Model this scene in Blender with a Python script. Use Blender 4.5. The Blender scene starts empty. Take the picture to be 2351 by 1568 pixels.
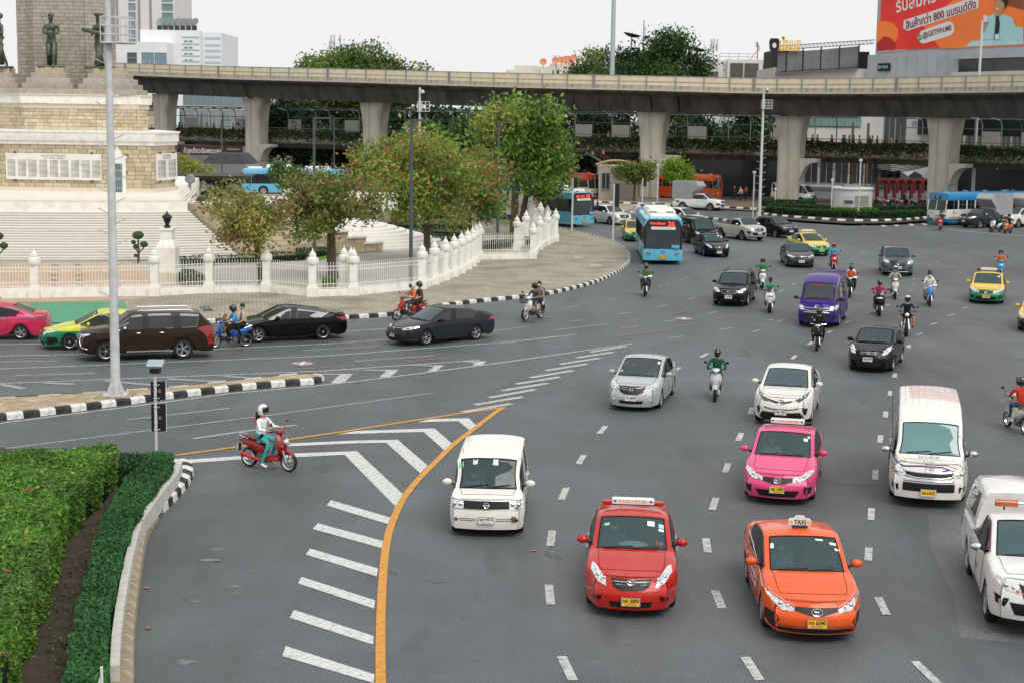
import bpy,bmesh,math,random
from math import sin,cos,pi,radians,atan2,hypot,sqrt
from mathutils import Vector,Matrix
from mathutils.bvhtree import BVHTree
from mathutils.geometry import delaunay_2d_cdt
SC=bpy.context.scene
COL=SC.collection
R=random.Random(7)
# ------------------------------------------------ camera, sky, sun, exposure
CAM_H,PITCH,ROLL,FOC=9.17,radians(8.16),0.015,3600.0
cd=bpy.data.cameras.new('camera');cd.sensor_width=36;cd.lens=FOC/2351*36;cd.clip_end=6000;cd.clip_start=.5
cam=bpy.data.objects.new('camera',cd);COL.objects.link(cam);SC.camera=cam
FWD=Vector((0,cos(PITCH),-sin(PITCH)));UP0=Vector((0,sin(PITCH),cos(PITCH)));RT0=Vector((1,0,0))
RT=RT0*cos(ROLL)+UP0*sin(ROLL);UP=UP0*cos(ROLL)-RT0*sin(ROLL)
CAM=Vector((0,0,CAM_H))
cam.matrix_world=Matrix.Translation(CAM)@Matrix((RT,UP,-FWD)).transposed().to_4x4()
w=bpy.data.worlds.new('World');SC.world=w;w.use_nodes=True
nt=w.node_tree;bg=nt.nodes['Background']
sky=nt.nodes.new('ShaderNodeTexSky');sky.sky_type='NISHITA';sky.sun_disc=False
sky.sun_elevation=radians(52);sky.sun_rotation=radians(150);sky.dust_density=3.0
mx=nt.nodes.new('ShaderNodeMix');mx.data_type='RGBA';mx.inputs[0].default_value=.97
mx.inputs[7].default_value=(6.35,6.42,6.4,1)
nt.links.new(sky.outputs[0],mx.inputs[6]);nt.links.new(mx.outputs[2],bg.inputs[0]);bg.inputs[1].default_value=.1
sl=bpy.data.lights.new('sun','SUN');sl.energy=1.5;sl.angle=radians(38);sl.color=(1,.96,.9)
so=bpy.data.objects.new('sun',sl);COL.objects.link(so)
az=radians(150)
so.rotation_euler=Vector((sin(az)*cos(radians(52)),cos(az)*cos(radians(52)),sin(radians(52)))).to_track_quat('Z','Y').to_euler()
SC.view_settings.view_transform='Standard';SC.view_settings.look='None';SC.view_settings.exposure=0.5;SC.view_settings.gamma=1
SC.view_settings.use_curve_mapping=False
SC.cycles.max_bounces=6;SC.cycles.transparent_max_bounces=12
# ------------------------------------------------ surveying helpers
def ray(px,py):return(FWD*FOC+RT*(px-1175.5)-UP*(py-784)).normalized()
def G(px,py,z=0.0):
 d=ray(px,py);t=(z-CAM_H)/d.z;return CAM+d*t
def V(px,py,y):
 d=ray(px,py);return CAM+d*(y/d.y)
 # ------------------------------------------------ colours and materials
def lin(h):
 h=h.lstrip('#');c=[int(h[i:i+2],16)/255 for i in(0,2,4)]
 return tuple(v/12.92 if v<.04045 else((v+.055)/1.055)**2.4 for v in c)
_m={}
def mat(name,col='#808080',rough=.6,metal=0.,var=.12,scale=4.,bump=0.,coat=0.,bscale=None,spec=.5,stretch=None,dirt=None,dirt_scale=1.5,dirt_amt=.5,detail=4.,emit=0.,two=None):
 if name in _m:return _m[name]
 m=bpy.data.materials.new(name);m.use_nodes=True;N=m.node_tree.nodes;K=m.node_tree.links
 b=N['Principled BSDF'];c=lin(col)if isinstance(col,str)else tuple(col)
 b.inputs['Roughness'].default_value=rough;b.inputs['Metallic'].default_value=metal
 b.inputs['Coat Weight'].default_value=coat;b.inputs['Coat Roughness'].default_value=.06
 b.inputs['Specular IOR Level'].default_value=spec
 tc=N.new('ShaderNodeTexCoord');vec=tc.outputs['Object']
 if stretch:
  mp=N.new('ShaderNodeMapping');mp.inputs['Scale'].default_value=stretch;K.new(vec,mp.inputs[0]);vec=mp.outputs[0]
 out=None
 if var>0:
  n=N.new('ShaderNodeTexNoise');n.inputs['Scale'].default_value=scale;n.inputs['Detail'].default_value=detail;K.new(vec,n.inputs['Vector'])
  r=N.new('ShaderNodeValToRGB');r.color_ramp.elements[0].position=.3;r.color_ramp.elements[1].position=.7
  c2=lin(two)if two else None
  r.color_ramp.elements[0].color=(*[v*(1-var)for v in c],1)
  r.color_ramp.elements[1].color=(*(c2 or[min(1,v*(1+var))for v in c]),1)
  K.new(n.outputs[0],r.inputs[0]);out=r.outputs[0]
 if dirt:
  n2=N.new('ShaderNodeTexNoise');n2.inputs['Scale'].default_value=dirt_scale;n2.inputs['Detail'].default_value=6;K.new(vec,n2.inputs['Vector'])
  r2=N.new('ShaderNodeValToRGB');r2.color_ramp.elements[0].position=.48;r2.color_ramp.elements[1].position=.72
  r2.color_ramp.elements[0].color=(0,0,0,1);r2.color_ramp.elements[1].color=(dirt_amt,)*3+(1,)
  K.new(n2.outputs[0],r2.inputs[0])
  x=N.new('ShaderNodeMix');x.data_type='RGBA';K.new(r2.outputs[0],x.inputs[0])
  if out:K.new(out,x.inputs[6])
  else:x.inputs[6].default_value=(*c,1)
  x.inputs[7].default_value=(*lin(dirt),1);out=x.outputs[2]
 if out:K.new(out,b.inputs['Base Color'])
 else:b.inputs['Base Color'].default_value=(*c,1)
 if emit:b.inputs['Emission Color'].default_value=(*c,1);b.inputs['Emission Strength'].default_value=emit
 if bump>0:
  n3=N.new('ShaderNodeTexNoise');n3.inputs['Scale'].default_value=bscale or scale*6;n3.inputs['Detail'].default_value=3;K.new(vec,n3.inputs['Vector'])
  bp=N.new('ShaderNodeBump');bp.inputs['Strength'].default_value=bump;bp.inputs['Distance'].default_value=.02
  K.new(n3.outputs[0],bp.inputs['Height']);K.new(bp.outputs[0],b.inputs['Normal'])
 _m[name]=m;return m
def paint(col,two=None,line=.0,slope=0.0):
 key='paint_%s_%s_%.2f'%(col,two,line)
 if key in _m:return _m[key]
 dk=sum(lin(col))<.25
 m=mat(key,col,rough=.4,coat=.7 if dk else .8,var=.04,scale=2,dirt=None if dk else '#8a8274',dirt_scale=3,dirt_amt=.12,spec=.04 if dk else .18);m.node_tree.nodes['Principled BSDF'].inputs['Coat IOR'].default_value=1.32 if dk else 1.42
 if two:
  N=m.node_tree.nodes;K=m.node_tree.links;b=N['Principled BSDF']
  src=b.inputs['Base Color'].links[0].from_socket
  tc=N.new('ShaderNodeTexCoord');sp=N.new('ShaderNodeSeparateXYZ');K.new(tc.outputs['Object'],sp.inputs[0])
  ax=N.new('ShaderNodeMath');ax.operation='MULTIPLY_ADD';ax.inputs[1].default_value=slope;K.new(sp.outputs[0],ax.inputs[0]);K.new(sp.outputs[2],ax.inputs[2])
  lt=N.new('ShaderNodeMath');lt.operation='LESS_THAN';lt.inputs[1].default_value=line;K.new(ax.outputs[0],lt.inputs[0])
  x=N.new('ShaderNodeMix');x.data_type='RGBA';K.new(lt.outputs[0],x.inputs[0]);K.new(src,x.inputs[6]);x.inputs[7].default_value=(*lin(two),1)
  K.new(x.outputs[2],b.inputs['Base Color'])
 return m
def glass(name,tint='#4a6a70',clear=.5,rough=.03):
 if name in _m:return _m[name]
 m=bpy.data.materials.new(name);m.use_nodes=True;N=m.node_tree.nodes;K=m.node_tree.links
 b=N['Principled BSDF'];b.inputs['Base Color'].default_value=(*lin(tint),1);b.inputs['Roughness'].default_value=rough
 b.inputs['Specular IOR Level'].default_value=.8;b.inputs['Coat Weight'].default_value=.6
 t=N.new('ShaderNodeBsdfTransparent');t.inputs[0].default_value=(*[min(1,v*1.3+.25)for v in lin(tint)],1)
 x=N.new('ShaderNodeMixShader');x.inputs[0].default_value=clear
 K.new(b.outputs[0],x.inputs[1]);K.new(t.outputs[0],x.inputs[2]);K.new(x.outputs[0],N['Material Output'].inputs[0])
 _m[name]=m;return m
 # ------------------------------------------------ mesh builder
class MB:
 def __init__(s):s.v=[];s.f=[];s.m=[];s.cur=0
 def add(s,vs,fs,mi=None):
  o=len(s.v);s.v+=[tuple(p)for p in vs];s.f+=[tuple(i+o for i in f)for f in fs];s.m+=[s.cur if mi is None else mi]*len(fs);return s
 def box(s,c,d,rz=0.,M=None,mi=None,taper=1.):
  x,y,z=d[0]/2,d[1]/2,d[2]/2;vs=[]
  for k in(-1,1):
   t=1 if k<0 else taper
   for a,b in((-1,-1),(1,-1),(1,1),(-1,1)):vs.append(Vector((a*x*t,b*y*t,k*z)))
  if M is not None:vs=[M@p for p in vs]
  if rz:q=Matrix.Rotation(rz,3,'Z');vs=[q@p for p in vs]
  c=Vector(c);return s.add([p+c for p in vs],[(0,3,2,1),(4,5,6,7),(0,1,5,4),(1,2,6,5),(2,3,7,6),(3,0,4,7)],mi)
 def bbox(s,c,d,b=.02,rz=0.,mi=None):
  x,y,z=d[0]/2,d[1]/2,d[2]/2
  def ring(k,i):return[(-x+i+(0 if k else 0),-y+b,0),(-x+b,-y+i,0),(x-b,-y+i,0),(x-i,-y+b,0),(x-i,y-b,0),(x-b,y-i,0),(-x+b,y-i,0),(-x+i,y-b,0)]
  vs=[]
  for zz,i in((-z,0),(z-b,0),(z,b*.8)):
   for p in ring(0,i):vs.append(Vector((p[0],p[1],zz)))
  if rz:q=Matrix.Rotation(rz,3,'Z');vs=[q@p for p in vs]
  c=Vector(c);fs=[tuple(range(7,-1,-1)),tuple(range(16,24))]
  for r in(0,8):
   for j in range(8):k=(j+1)%8;fs.append((r+j,r+k,r+8+k,r+8+j))
  return s.add([p+c for p in vs],fs,mi)
 def tube(s,pts,r,n=8,mi=None,cap=True):
  pts=[Vector(p)for p in pts];rs=r if isinstance(r,(list,tuple))else[r]*len(pts);vs=[];fs=[]
  prev=None
  for i,p in enumerate(pts):
   d=(pts[min(i+1,len(pts)-1)]-pts[max(i-1,0)])
   d=d.normalized()if d.length>1e-9 else Vector((0,0,1))
   if prev is None:
    a=Vector((0,0,1))if abs(d.z)<.9 else Vector((1,0,0));u=d.cross(a).normalized()
   else:
    u=(prev-d*prev.dot(d));u=u.normalized()if u.length>1e-6 else d.orthogonal().normalized()
   prev=u;w_=d.cross(u)
   for k in range(n):a=2*pi*k/n;vs.append(p+(u*cos(a)+w_*sin(a))*rs[i])
  for i in range(len(pts)-1):
   for k in range(n):j=(k+1)%n;fs.append((i*n+k,i*n+j,(i+1)*n+j,(i+1)*n+k))
  if cap:fs.append(tuple(range(n-1,-1,-1)));o=(len(pts)-1)*n;fs.append(tuple(range(o,o+n)))
  return s.add(vs,fs,mi)
 def lathe(s,prof,c=(0,0,0),n=16,axis='Z',mi=None,a0=0.,a1=2*pi):
  vs=[];fs=[];c=Vector(c);full=abs(a1-a0-2*pi)<1e-6;cnt=n if full else n+1
  for r,z in prof:
   for k in range(cnt):
    a=a0+(a1-a0)*k/n;p=Vector((r*cos(a),r*sin(a),z))
    if axis=='Y':p=Vector((p.x,p.z,p.y))
    if axis=='X':p=Vector((p.z,p.x,p.y))
    vs.append(p+c)
  for i in range(len(prof)-1):
   for k in range(n):
    j=(k+1)%cnt;fs.append((i*cnt+k,i*cnt+j,(i+1)*cnt+j,(i+1)*cnt+k))
  return s.add(vs,fs,mi)
 def prism(s,poly,z0,z1,M=None,mi=None,top=True,bottom=True):
  n=len(poly);ar=sum(poly[i][0]*poly[(i+1)%n][1]-poly[(i+1)%n][0]*poly[i][1]for i in range(n))
  if ar<0:poly=poly[::-1]
  vs=[Vector((p[0],p[1],z0))for p in poly]+[Vector((p[0],p[1],z1))for p in poly]
  if M is not None:vs=[M@p for p in vs]
  fs=[(i,(i+1)%n,n+(i+1)%n,n+i)for i in range(n)]
  if top:fs.append(tuple(range(n,2*n)))
  if bottom:fs.append(tuple(range(n-1,-1,-1)))
  return s.add(vs,fs,mi)
 def ball(s,c,r,n=10,m=6,mi=None,M=None):
  r=r if isinstance(r,(list,tuple))else(r,r,r);vs=[];c=Vector(c)
  for i in range(m+1):
   t=pi*i/m
   for k in range(n):
    a=2*pi*k/n;p=Vector((r[0]*sin(t)*cos(a),r[1]*sin(t)*sin(a),r[2]*cos(t)))
    if M is not None:p=M@p
    vs.append(p+c)
  fs=[(i*n+k,(i+1)*n+k,(i+1)*n+(k+1)%n,i*n+(k+1)%n)for i in range(m)for k in range(n)]
  return s.add(vs,fs,mi)
 def mesh(s,name,mats,smooth=False):
  me=bpy.data.meshes.new(name);me.from_pydata(s.v,[],s.f);mats=mats if isinstance(mats,(list,tuple))else[mats]
  for m in mats:me.materials.append(m)
  if len(mats)>1:me.polygons.foreach_set('material_index',s.m)
  if smooth:
   me.polygons.foreach_set('use_smooth',[True]*len(me.polygons))
   if smooth!='all':me.set_sharp_from_angle(angle=radians(smooth if smooth is not True else 35))
  me.update();return me
 def build(s,name,mats,parent=None,smooth=False,loc=None,**kw):
  return link(s.mesh(name,mats,smooth),name,parent,loc,**kw)
def link(me,name,parent=None,loc=None,**kw):
 o=bpy.data.objects.new(name,me);COL.objects.link(o)
 if parent:o.parent=parent
 if loc is not None:o.location=loc
 for k,v in kw.items():o[k]=v
 return o
def thing(name,label,cat,loc=(0,0,0),rz=0.,group=None):
 o=bpy.data.objects.new(name,None);COL.objects.link(o);o.location=loc;o.rotation_euler=(0,0,rz)
 o['label']=label;o['category']=cat
 if group:o['group']=group
 return o
def tag(o,label,cat,group=None):
 o['label']=label;o['category']=cat
 if group:o['group']=group
 return o
def clone(o,parent=None):
 c=o.copy();COL.objects.link(c);c.parent=parent
 for ch in list(o.children):clone(ch,c)
 return c
def relabel(o,label,group=None):
 o['label']=label
 if group:o['group']=group
 return o
_tm={}
def textmesh(body,size=1.,depth=.004,bold=0.,shear=0.):
 k=(body,depth,bold,shear)
 if k not in _tm:
  c=bpy.data.curves.new('t','FONT');c.body=body;c.align_x='CENTER';c.align_y='CENTER';c.extrude=depth/2;c.offset=bold;c.resolution_u=3;c.shear=shear
  o=bpy.data.objects.new('t',c);COL.objects.link(o);dg=bpy.context.evaluated_depsgraph_get()
  me=bpy.data.meshes.new_from_object(o.evaluated_get(dg));vs=[v.co.copy()for v in me.vertices];fs=[tuple(p.vertices)for p in me.polygons]
  bpy.data.objects.remove(o);bpy.data.meshes.remove(me)
  if vs:
   x0=min(v.x for v in vs);x1=max(v.x for v in vs);y0=min(v.y for v in vs);y1=max(v.y for v in vs)
   vs=[Vector((v.x-(x0+x1)/2,v.y-(y0+y1)/2,v.z))for v in vs]
  else:x0=x1=y0=y1=0
  _tm[k]=(vs,fs,x1-x0,y1-y0)
 return _tm[k]
def text(mb,body,M,width=None,height=None,mi=None,bold=0.,shear=0.):
 """lettering in the plane of M (x right, y up, z out), scaled to a width and/or a height"""
 vs,fs,w_,h_=textmesh(body,bold=bold,shear=shear)
 if not vs:return
 sx=width/w_ if width else None;sy=height/h_ if height else None
 sx=sx or sy;sy=sy or sx
 mb.add([M@Vector((v.x*sx,v.y*sy,v.z))for v in vs],fs,mi)
def frame(o,right,up):
 r=Vector(right).normalized();u=Vector(up).normalized();n=r.cross(u)
 return Matrix.Translation(Vector(o))@Matrix((r,u,n)).transposed().to_4x4()
def bez(pts,n=8):
 pts=[Vector(p)for p in pts];out=[]
 for i in range(len(pts)-1):
  a=pts[max(i-1,0)];b=pts[i];c=pts[i+1];d=pts[min(i+2,len(pts)-1)]
  for k in range(n):
   t=k/n;out.append(.5*((2*b)+(c-a)*t+(2*a-5*b+4*c-d)*t*t+(3*b-a-3*c+d)*t**3))
 out.append(pts[-1]);return out
def walk(pts,step):
 out=[pts[0].copy()];acc=0.;need=step
 for a,b in zip(pts,pts[1:]):
  L=(b-a).length
  while L>0 and acc+L>=need:
   out.append(a+(b-a)*((need-acc)/L));need+=step
  acc+=L
 return out
 # ------------------------------------------------ ground, road and painted markings
def asphalt(name,c,k=1.):
 m=bpy.data.materials.new(name);m.use_nodes=True;N=m.node_tree.nodes;K=m.node_tree.links;b=N['Principled BSDF'];b.inputs['Roughness'].default_value=.62;b.inputs['Specular IOR Level'].default_value=.5
 tc=N.new('ShaderNodeTexCoord');base=Vector(lin(c))
 def noise(s,d,lo,hi,v0,v1,st=None):
  n=N.new('ShaderNodeTexNoise');n.inputs['Scale'].default_value=s;n.inputs['Detail'].default_value=d;r=N.new('ShaderNodeMapRange')
  v=tc.outputs['Object']
  if st:mp=N.new('ShaderNodeMapping');mp.inputs['Scale'].default_value=st;K.new(v,mp.inputs[0]);v=mp.outputs[0]
  K.new(v,n.inputs['Vector']);r.inputs[1].default_value=lo;r.inputs[2].default_value=hi;r.inputs[3].default_value=v0;r.inputs[4].default_value=v1;K.new(n.outputs[0],r.inputs[0]);return r.outputs[0]
 fs=[noise(.05,3,.38,.62,.8,1.16),noise(.5,5,.35,.65,.9,1.1),noise(60*k,1,.35,.7,.5,1.6),noise(24,2,.3,.7,.78,1.24),noise(.45,4,.5,.72,1.04,.76,(1,.1,1)),noise(2.2,6,.64,.74,1.,.7),noise(1.1,3,.6,.66,1.,1.12),noise(.9,5,.3,.38,.78,1.,(1,.3,1))]
 o=fs[0]
 for f in fs[1:]:q=N.new('ShaderNodeMath');q.operation='MULTIPLY';K.new(o,q.inputs[0]);K.new(f,q.inputs[1]);o=q.outputs[0]
 vo=N.new('ShaderNodeTexVoronoi');vo.feature='DISTANCE_TO_EDGE';vo.inputs['Scale'].default_value=.22;nz=N.new('ShaderNodeTexNoise');nz.inputs['Scale'].default_value=.9;nz.inputs['Detail'].default_value=6;ad=N.new('ShaderNodeVectorMath');ad.operation='MULTIPLY_ADD';ad.inputs[1].default_value=(1.6,1.6,0);K.new(tc.outputs['Object'],nz.inputs['Vector']);K.new(nz.outputs['Color'],ad.inputs[0]);K.new(tc.outputs['Object'],ad.inputs[2]);K.new(ad.outputs[0],vo.inputs['Vector'])
 r=N.new('ShaderNodeMapRange');r.inputs[1].default_value=.002;r.inputs[2].default_value=.006;r.inputs[3].default_value=.55;K.new(vo.outputs[0],r.inputs[0]);mk=noise(.12,2,.56,.6,1,0);mm=N.new('ShaderNodeMath');mm.operation='MAXIMUM';K.new(r.outputs[0],mm.inputs[0]);K.new(mk,mm.inputs[1]);q=N.new('ShaderNodeMath');q.operation='MULTIPLY';K.new(o,q.inputs[0]);K.new(mm.outputs[0],q.inputs[1]);o=q.outputs[0]
 v=N.new('ShaderNodeVectorMath');v.operation='SCALE';v.inputs[0].default_value=base;K.new(o,v.inputs[3]);K.new(v.outputs[0],b.inputs['Base Color'])
 n=N.new('ShaderNodeTexNoise');n.inputs['Scale'].default_value=60;K.new(tc.outputs['Object'],n.inputs['Vector']);bp=N.new('ShaderNodeBump');bp.inputs['Strength'].default_value=.5;bp.inputs['Distance'].default_value=.01;K.new(n.outputs[0],bp.inputs['Height']);K.new(bp.outputs[0],b.inputs['Normal'])
 return m
ASP=asphalt('asphalt','#53575a');ASP2=asphalt('asphalt_smooth','#606266',.8);ASP3=asphalt('asphalt_dark','#505357')
b=MB();b.add([(-2500,-60,0),(2500,-60,0),(2500,5000,0),(-2500,5000,0)],[(0,1,2,3)]);ROAD=b.build('road',ASP,kind='structure')
MW=mat('line_white','#b4b5b2',.8,var=.12,scale=3,dirt='#66686a',dirt_scale=7,dirt_amt=.85);MWF=mat('line_white_fresh','#c6c7c5',.75,var=.06,scale=2,dirt='#76787a',dirt_scale=9,dirt_amt=.6)
MWO=mat('line_worn','#969898',.85,var=.12,scale=4,dirt='#5d6063',dirt_scale=9,dirt_amt=.95);MYL=mat('line_yellow','#c98f38',.75,var=.1,scale=3,dirt='#7c6a4c',dirt_scale=9,dirt_amt=.6);MRD=mat('line_red','#86706d',.85,var=.1,scale=3,dirt='#6f7072',dirt_scale=8,dirt_amt=.9)
def sheet(name,pts,m,z,parent=ROAD,ret=False):
 b=MB();n=len(pts);P=[Vector((p[0],p[1]))for p in pts];r=delaunay_2d_cdt(P,[(i,(i+1)%n)for i in range(n)],[],1,1e-6)
 b.add([(q.x,q.y,z)for q in r[0]],[tuple(f)for f in r[2]]);return b.build(name,m,parent)
def mark(pts,m=MW,z=.008,name='road_marking'):return sheet(name,[G(*p)for p in pts],m,z)
def stroke(pts,w_=.14,m=MW,z=.008,name='lane_line',world=False):
 P=[Vector(p)if world else G(*p)for p in pts];L=[];Rr=[]
 for i,p in enumerate(P):
  d=(P[min(i+1,len(P)-1)]-P[max(i-1,0)]);d.z=0;d.normalize();n=Vector((-d.y,d.x,0))*(w_/2);L.append(p+n);Rr.append(p-n)
 b=MB();k=len(P);b.add([(q.x,q.y,z)for q in L+Rr],[(i,k+i,k+i+1,i+1)for i in range(k-1)]);return b.build(name,m,ROAD)
def z1(pts):return[(411.5+x*.31258,793.7+y*.31258)for x,y in pts]
def zz(c,r,pts):return[(587.8*c+x/4,(0,392.1,784.2,1117)[r]+y/4)for x,y in pts]
stroke(bez([(*p,0)for p in[(405,1045),(536.5,1027),(661.6,1009),(786.6,991),(958.5,964),(1080,946),(1158,935.5)]],3)and[(405,1045),(536.5,1027),(661.6,1009),(786.6,991),(958.5,964),(1080,946),(1158,935.5)],.15,MYL,.012,'yellow_line')
stroke([tuple(v)[:2]for v in bez([(*p,0)for p in[(1158,935.5),(1136,948),(1086.7,986),(1039.8,1022),(1002,1059),(958.5,1103),(927,1144),(904,1191),(890,1235),(881,1300),(875,1400),(873.5,1500),(875,1640)]],4)],.17,MYL,.016,'yellow_line')
for q in([(1745,562),(1850,537),(2125,531),(2180,582),(2132,618),(2050,553),(1850,558)],[(1155,650),(1300,625),(1875,606),(2010,723),(1950,770),(1795,632),(1300,645)],[(700,722),(1300,695),(1605,690),(1825,880),(1770,935),(1520,712),(1300,715),(700,742)],[(20,838),(445,810),(800,792),(1305,773),(1643,1090),(1590,1182),(1215,800),(800,820),(445,835),(60,862)]):mark(z1(q),MWF,name='chevron')
for q in([(760,1148),(897,1188),(890,1203),(750,1160)],[(730,1201),(880,1242),(876,1258),(718,1214)],[(712,1259),(868,1305),(865,1323),(702,1273)],[(692,1324),(861,1378),(859,1397),(684,1339)],[(675,1400),(858,1460),(857,1480),(665,1418)],[(656,1483),(860,1548),(858,1568),(648,1506)]):mark(q,MWF,name='hatch_bar')
for a,c in(((1060,946),(1174,926.5)),((1090,929),(1201,910.5)),((1122,912.7),(1228.5,894)),((1154,896.5),(1257,879.7)),((1185,881.5),(1286,865)),((1217,867),(1316,850.5)),((1253.5,850.5),(1348.5,835.5)),((1287,836),(1377,822)),((1323.5,821.5),(1408.5,808.5)),((1356,808.5),(1437,795))):stroke([a,c],.24,MW,name='hatch_bar')
for pts,w_,m in(([(-40,976),(0,971.5),(344,927.6),(531,902.6),(735,884.5),(820,875),(980,855),(1176,829),(1451,789.5)],.12,MW),([(-40,1036),(0,1031),(620,952.7),(994,902)],.12,MWO),([(444,1006.7),(560,990),(681,975.5)],.2,MWO),([(291,963.6),(528,937)],.14,MWO),([(-40,792),(106,790),(462,786)],.12,MW),([(-40,818),(194,813.5),(462,803.5),(735,790.7),(830,784),(898,779.5),(1176,756)],.12,MW),([(-40,849),(0,847),(735,818),(1176,785),(1326,767.8)],.12,MW),([(-40,882),(0,880),(735,852),(1103,826.5)],.12,MW),([(773,762.5),(898,754.5)],.12,MW),([(0,831),(136,828.5)],.16,MWO),([(34,862),(217,856.7)],.18,MWO),([(695,805),(875.5,794.5)],.14,MWO),([(815.5,829),(998,816.5)],.16,MWO),([(123.5,872),(255,868)],.15,MRD),([(697,847),(813,840)],.15,MRD),([(935.5,830),(1040.5,820)],.15,MRD),([(540,825),(720,814)],.12,MRD)):stroke(pts,w_,m,.008 if m!=MRD else .012)
for q in([(775,260),(1315,258),(1230,325),(1130,328),(1200,268)],[(185,295),(890,297),(810,380),(680,383),(770,305)],[(1290,218),(1725,218),(1660,268),(1565,278),(1640,227)],[(1850,180),(2115,182),(2080,215),(1985,222),(2010,195)]):mark(zz(1,2,q),MW,.012,'chevron')
for a,c in(((0,660),(180,693)),((320,648),(545,660)),((760,633),(1115,665)),((1230,620),(1660,643)),((1650,600),(2020,625))):stroke([(a[0]*.3126,676+a[1]*.3126),(c[0]*.3126,676+c[1]*.3126)],.3,MWO,.012,'chevron')
for c in((695,835),(1570,732.5)):
 g=G(*c);sheet('red_disc',[g+Vector((cos(t*pi/12)*.45,sin(t*pi/12)*.55,0))for t in range(24)],MRD,.012);stroke([g-Vector((.33,0,0)),g+Vector((.33,0,0))],.2,MWF,.016,'cross',True);stroke([g-Vector((0,.42,0)),g+Vector((0,.42,0))],.17,MWF,.02,'cross',True)
for r_,c_,w_,m,L in((1,2,.15,MWO,((500,1260,620,1242),(863,1195,957,1180),(980,1322,1088,1305),(530,1387,665,1373),(0,1450,150,1437),(1143,1130,1200,1118),(1330,1253,1427,1236),(1615,1182,1687,1165),(1785,1317,1887,1299),(1395,1391,1510,1374),(1005,1447,1160,1430),(1910,1462,2033,1443),(2205,1484,2280,1461),(1435,1540,1580,1521),(390,1466,880,1410),(270,1350,390,1343),(600,560,1130,535),(1020,590,1075,597),(640,570,700,577))),(1,2,.15,MRD,((1395,1330,1585,1295),(1000,1400,1205,1368),(1885,1365,2060,1327),(1725,1260,1850,1230),(1465,1440,1695,1405),(920,1530,1425,1465))),(1,3,.16,MWO,((705,710,750,717),(930,672,980,682),(850,742,895,752),(1410,788,1455,799),(1535,832,1575,843),(1645,880,1680,888),(1740,930,1780,940),(1820,980,1860,990),(740,875,765,885),(815,975,835,985),(1325,990,1350,1000),(1330,1045,1355,1056),(1300,1105,1330,1113),(1205,1178,1250,1165),(1080,1245,1120,1230),(885,1315,945,1300),(700,1400,765,1383),(540,1495,590,1470),(1785,1270,1835,1255),(1650,1340,1715,1318),(1490,1420,1555,1398),(1365,1515,1418,1490),(220,1050,250,1037),(100,1115,150,1098),(0,1380,50,1368),(70,1395,140,1373),(240,530,540,556),(240,545,420,560),(610,612,655,617))),(2,3,.16,MW,((1288,60,1296,32),(1161,330,1167,292),(1119,498,1125,452),(1076,697,1082,641),(1026,928,1036,860),(984,1268,988,1178),(945,1638,950,1530),(222,163,255,128),(362,35,410,5))),(3,3,.16,MW,((920,680,925,560),(1090,1180,1010,1015))),(2,2,.17,MW,((1735,146,1798,108),(1490,270,1540,238),(2190,668,2205,606),(2075,912,2108,838),(1958,1202,1985,1118),(1835,1545,1875,1435),(800,848,860,776),(610,1127,660,1041),(450,1456,500,1342))),(3,2,.17,MW,((1797,605,1780,475),(1930,1118,1865,957),(350,545,370,405),(355,1084,338,902),(455,1560,560,1780),(2140,1565,2275,1780))),(3,3,.16,MW,((1345,1605,1560,1810),))):
 for q in L:p=zz(c_,r_,[q[:2],q[2:]]);stroke(p,w_,m,.012,'lane_dash')
def dotted(pts,w_=.1,L=.55,gap=.7,m=MWO):
 P=walk([Vector(v)for v in bez([G(*p)for p in pts],8)],L+gap)
 for a,c in zip(P,P[1:]):stroke([a,a+(c-a)*(L/(L+gap))],w_,m,.012,'lane_dot',True)
dotted(zz(2,1,[(1345,1065),(1650,975),(1850,905),(2000,865),(2180,790)]));dotted(zz(2,1,[(1600,800),(1800,750),(1980,700),(2150,655)]))
dotted(zz(3,1,[(500,605),(800,572),(1200,548),(1480,520)]));dotted(zz(3,1,[(580,695),(800,640),(1100,600),(1500,575),(1750,565)]));dotted(zz(3,1,[(720,840),(900,760),(1150,685),(1500,635),(2000,590)]));dotted(zz(3,1,[(1340,790),(1500,740),(1700,690),(2000,640),(2340,605)]));dotted(zz(3,1,[(0,905),(120,862),(260,800)]))
stroke(zz(3,1,[(1250,515),(2348,603),(2600,625)]),.3,MW,.016,'stop_line');stroke(zz(3,1,[(1750,530),(2000,545),(2340,562)]),.15,MWO,.012)
for x,y in((865,500),(1055,510),(1170,505),(1310,499),(1430,495)):mark(zz(3,1,[(x-25,y-7),(x+10,y-9),(x+38,y+7),(x+2,y+10)]),MW,.012,'hatch_bar')
sheet('asphalt_patch',[G(*p)for p in((2131,1182),(2134,1252),(2164,1317),(2189,1367),(2206,1464),(2351,1479),(2480,1490),(2430,1190))],ASP2,.004)
sheet('asphalt_patch',[G(*p)for p in zz(3,2,[(680,1030),(560,1310),(1050,1320),(1120,1100),(850,1020)])],ASP3,.004)
sheet('asphalt_patch',[G(*p)for p in zz(3,1,[(180,910),(900,925),(1150,932),(1150,970),(700,955),(150,945)])],ASP3,.004)
MSP=mat('cement_spill','#77797a',.9,var=.1)
for k,c in enumerate(((1992,557),(2165,557),(1210,740))):g=G(*c);sheet('manhole_cover',[g+Vector((cos(t*pi/10)*.38,sin(t*pi/10)*.38,0))for t in range(20)],mat('manhole_iron','#4b4a49',.6,var=.3,scale=20,metal=.3),.006)
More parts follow.
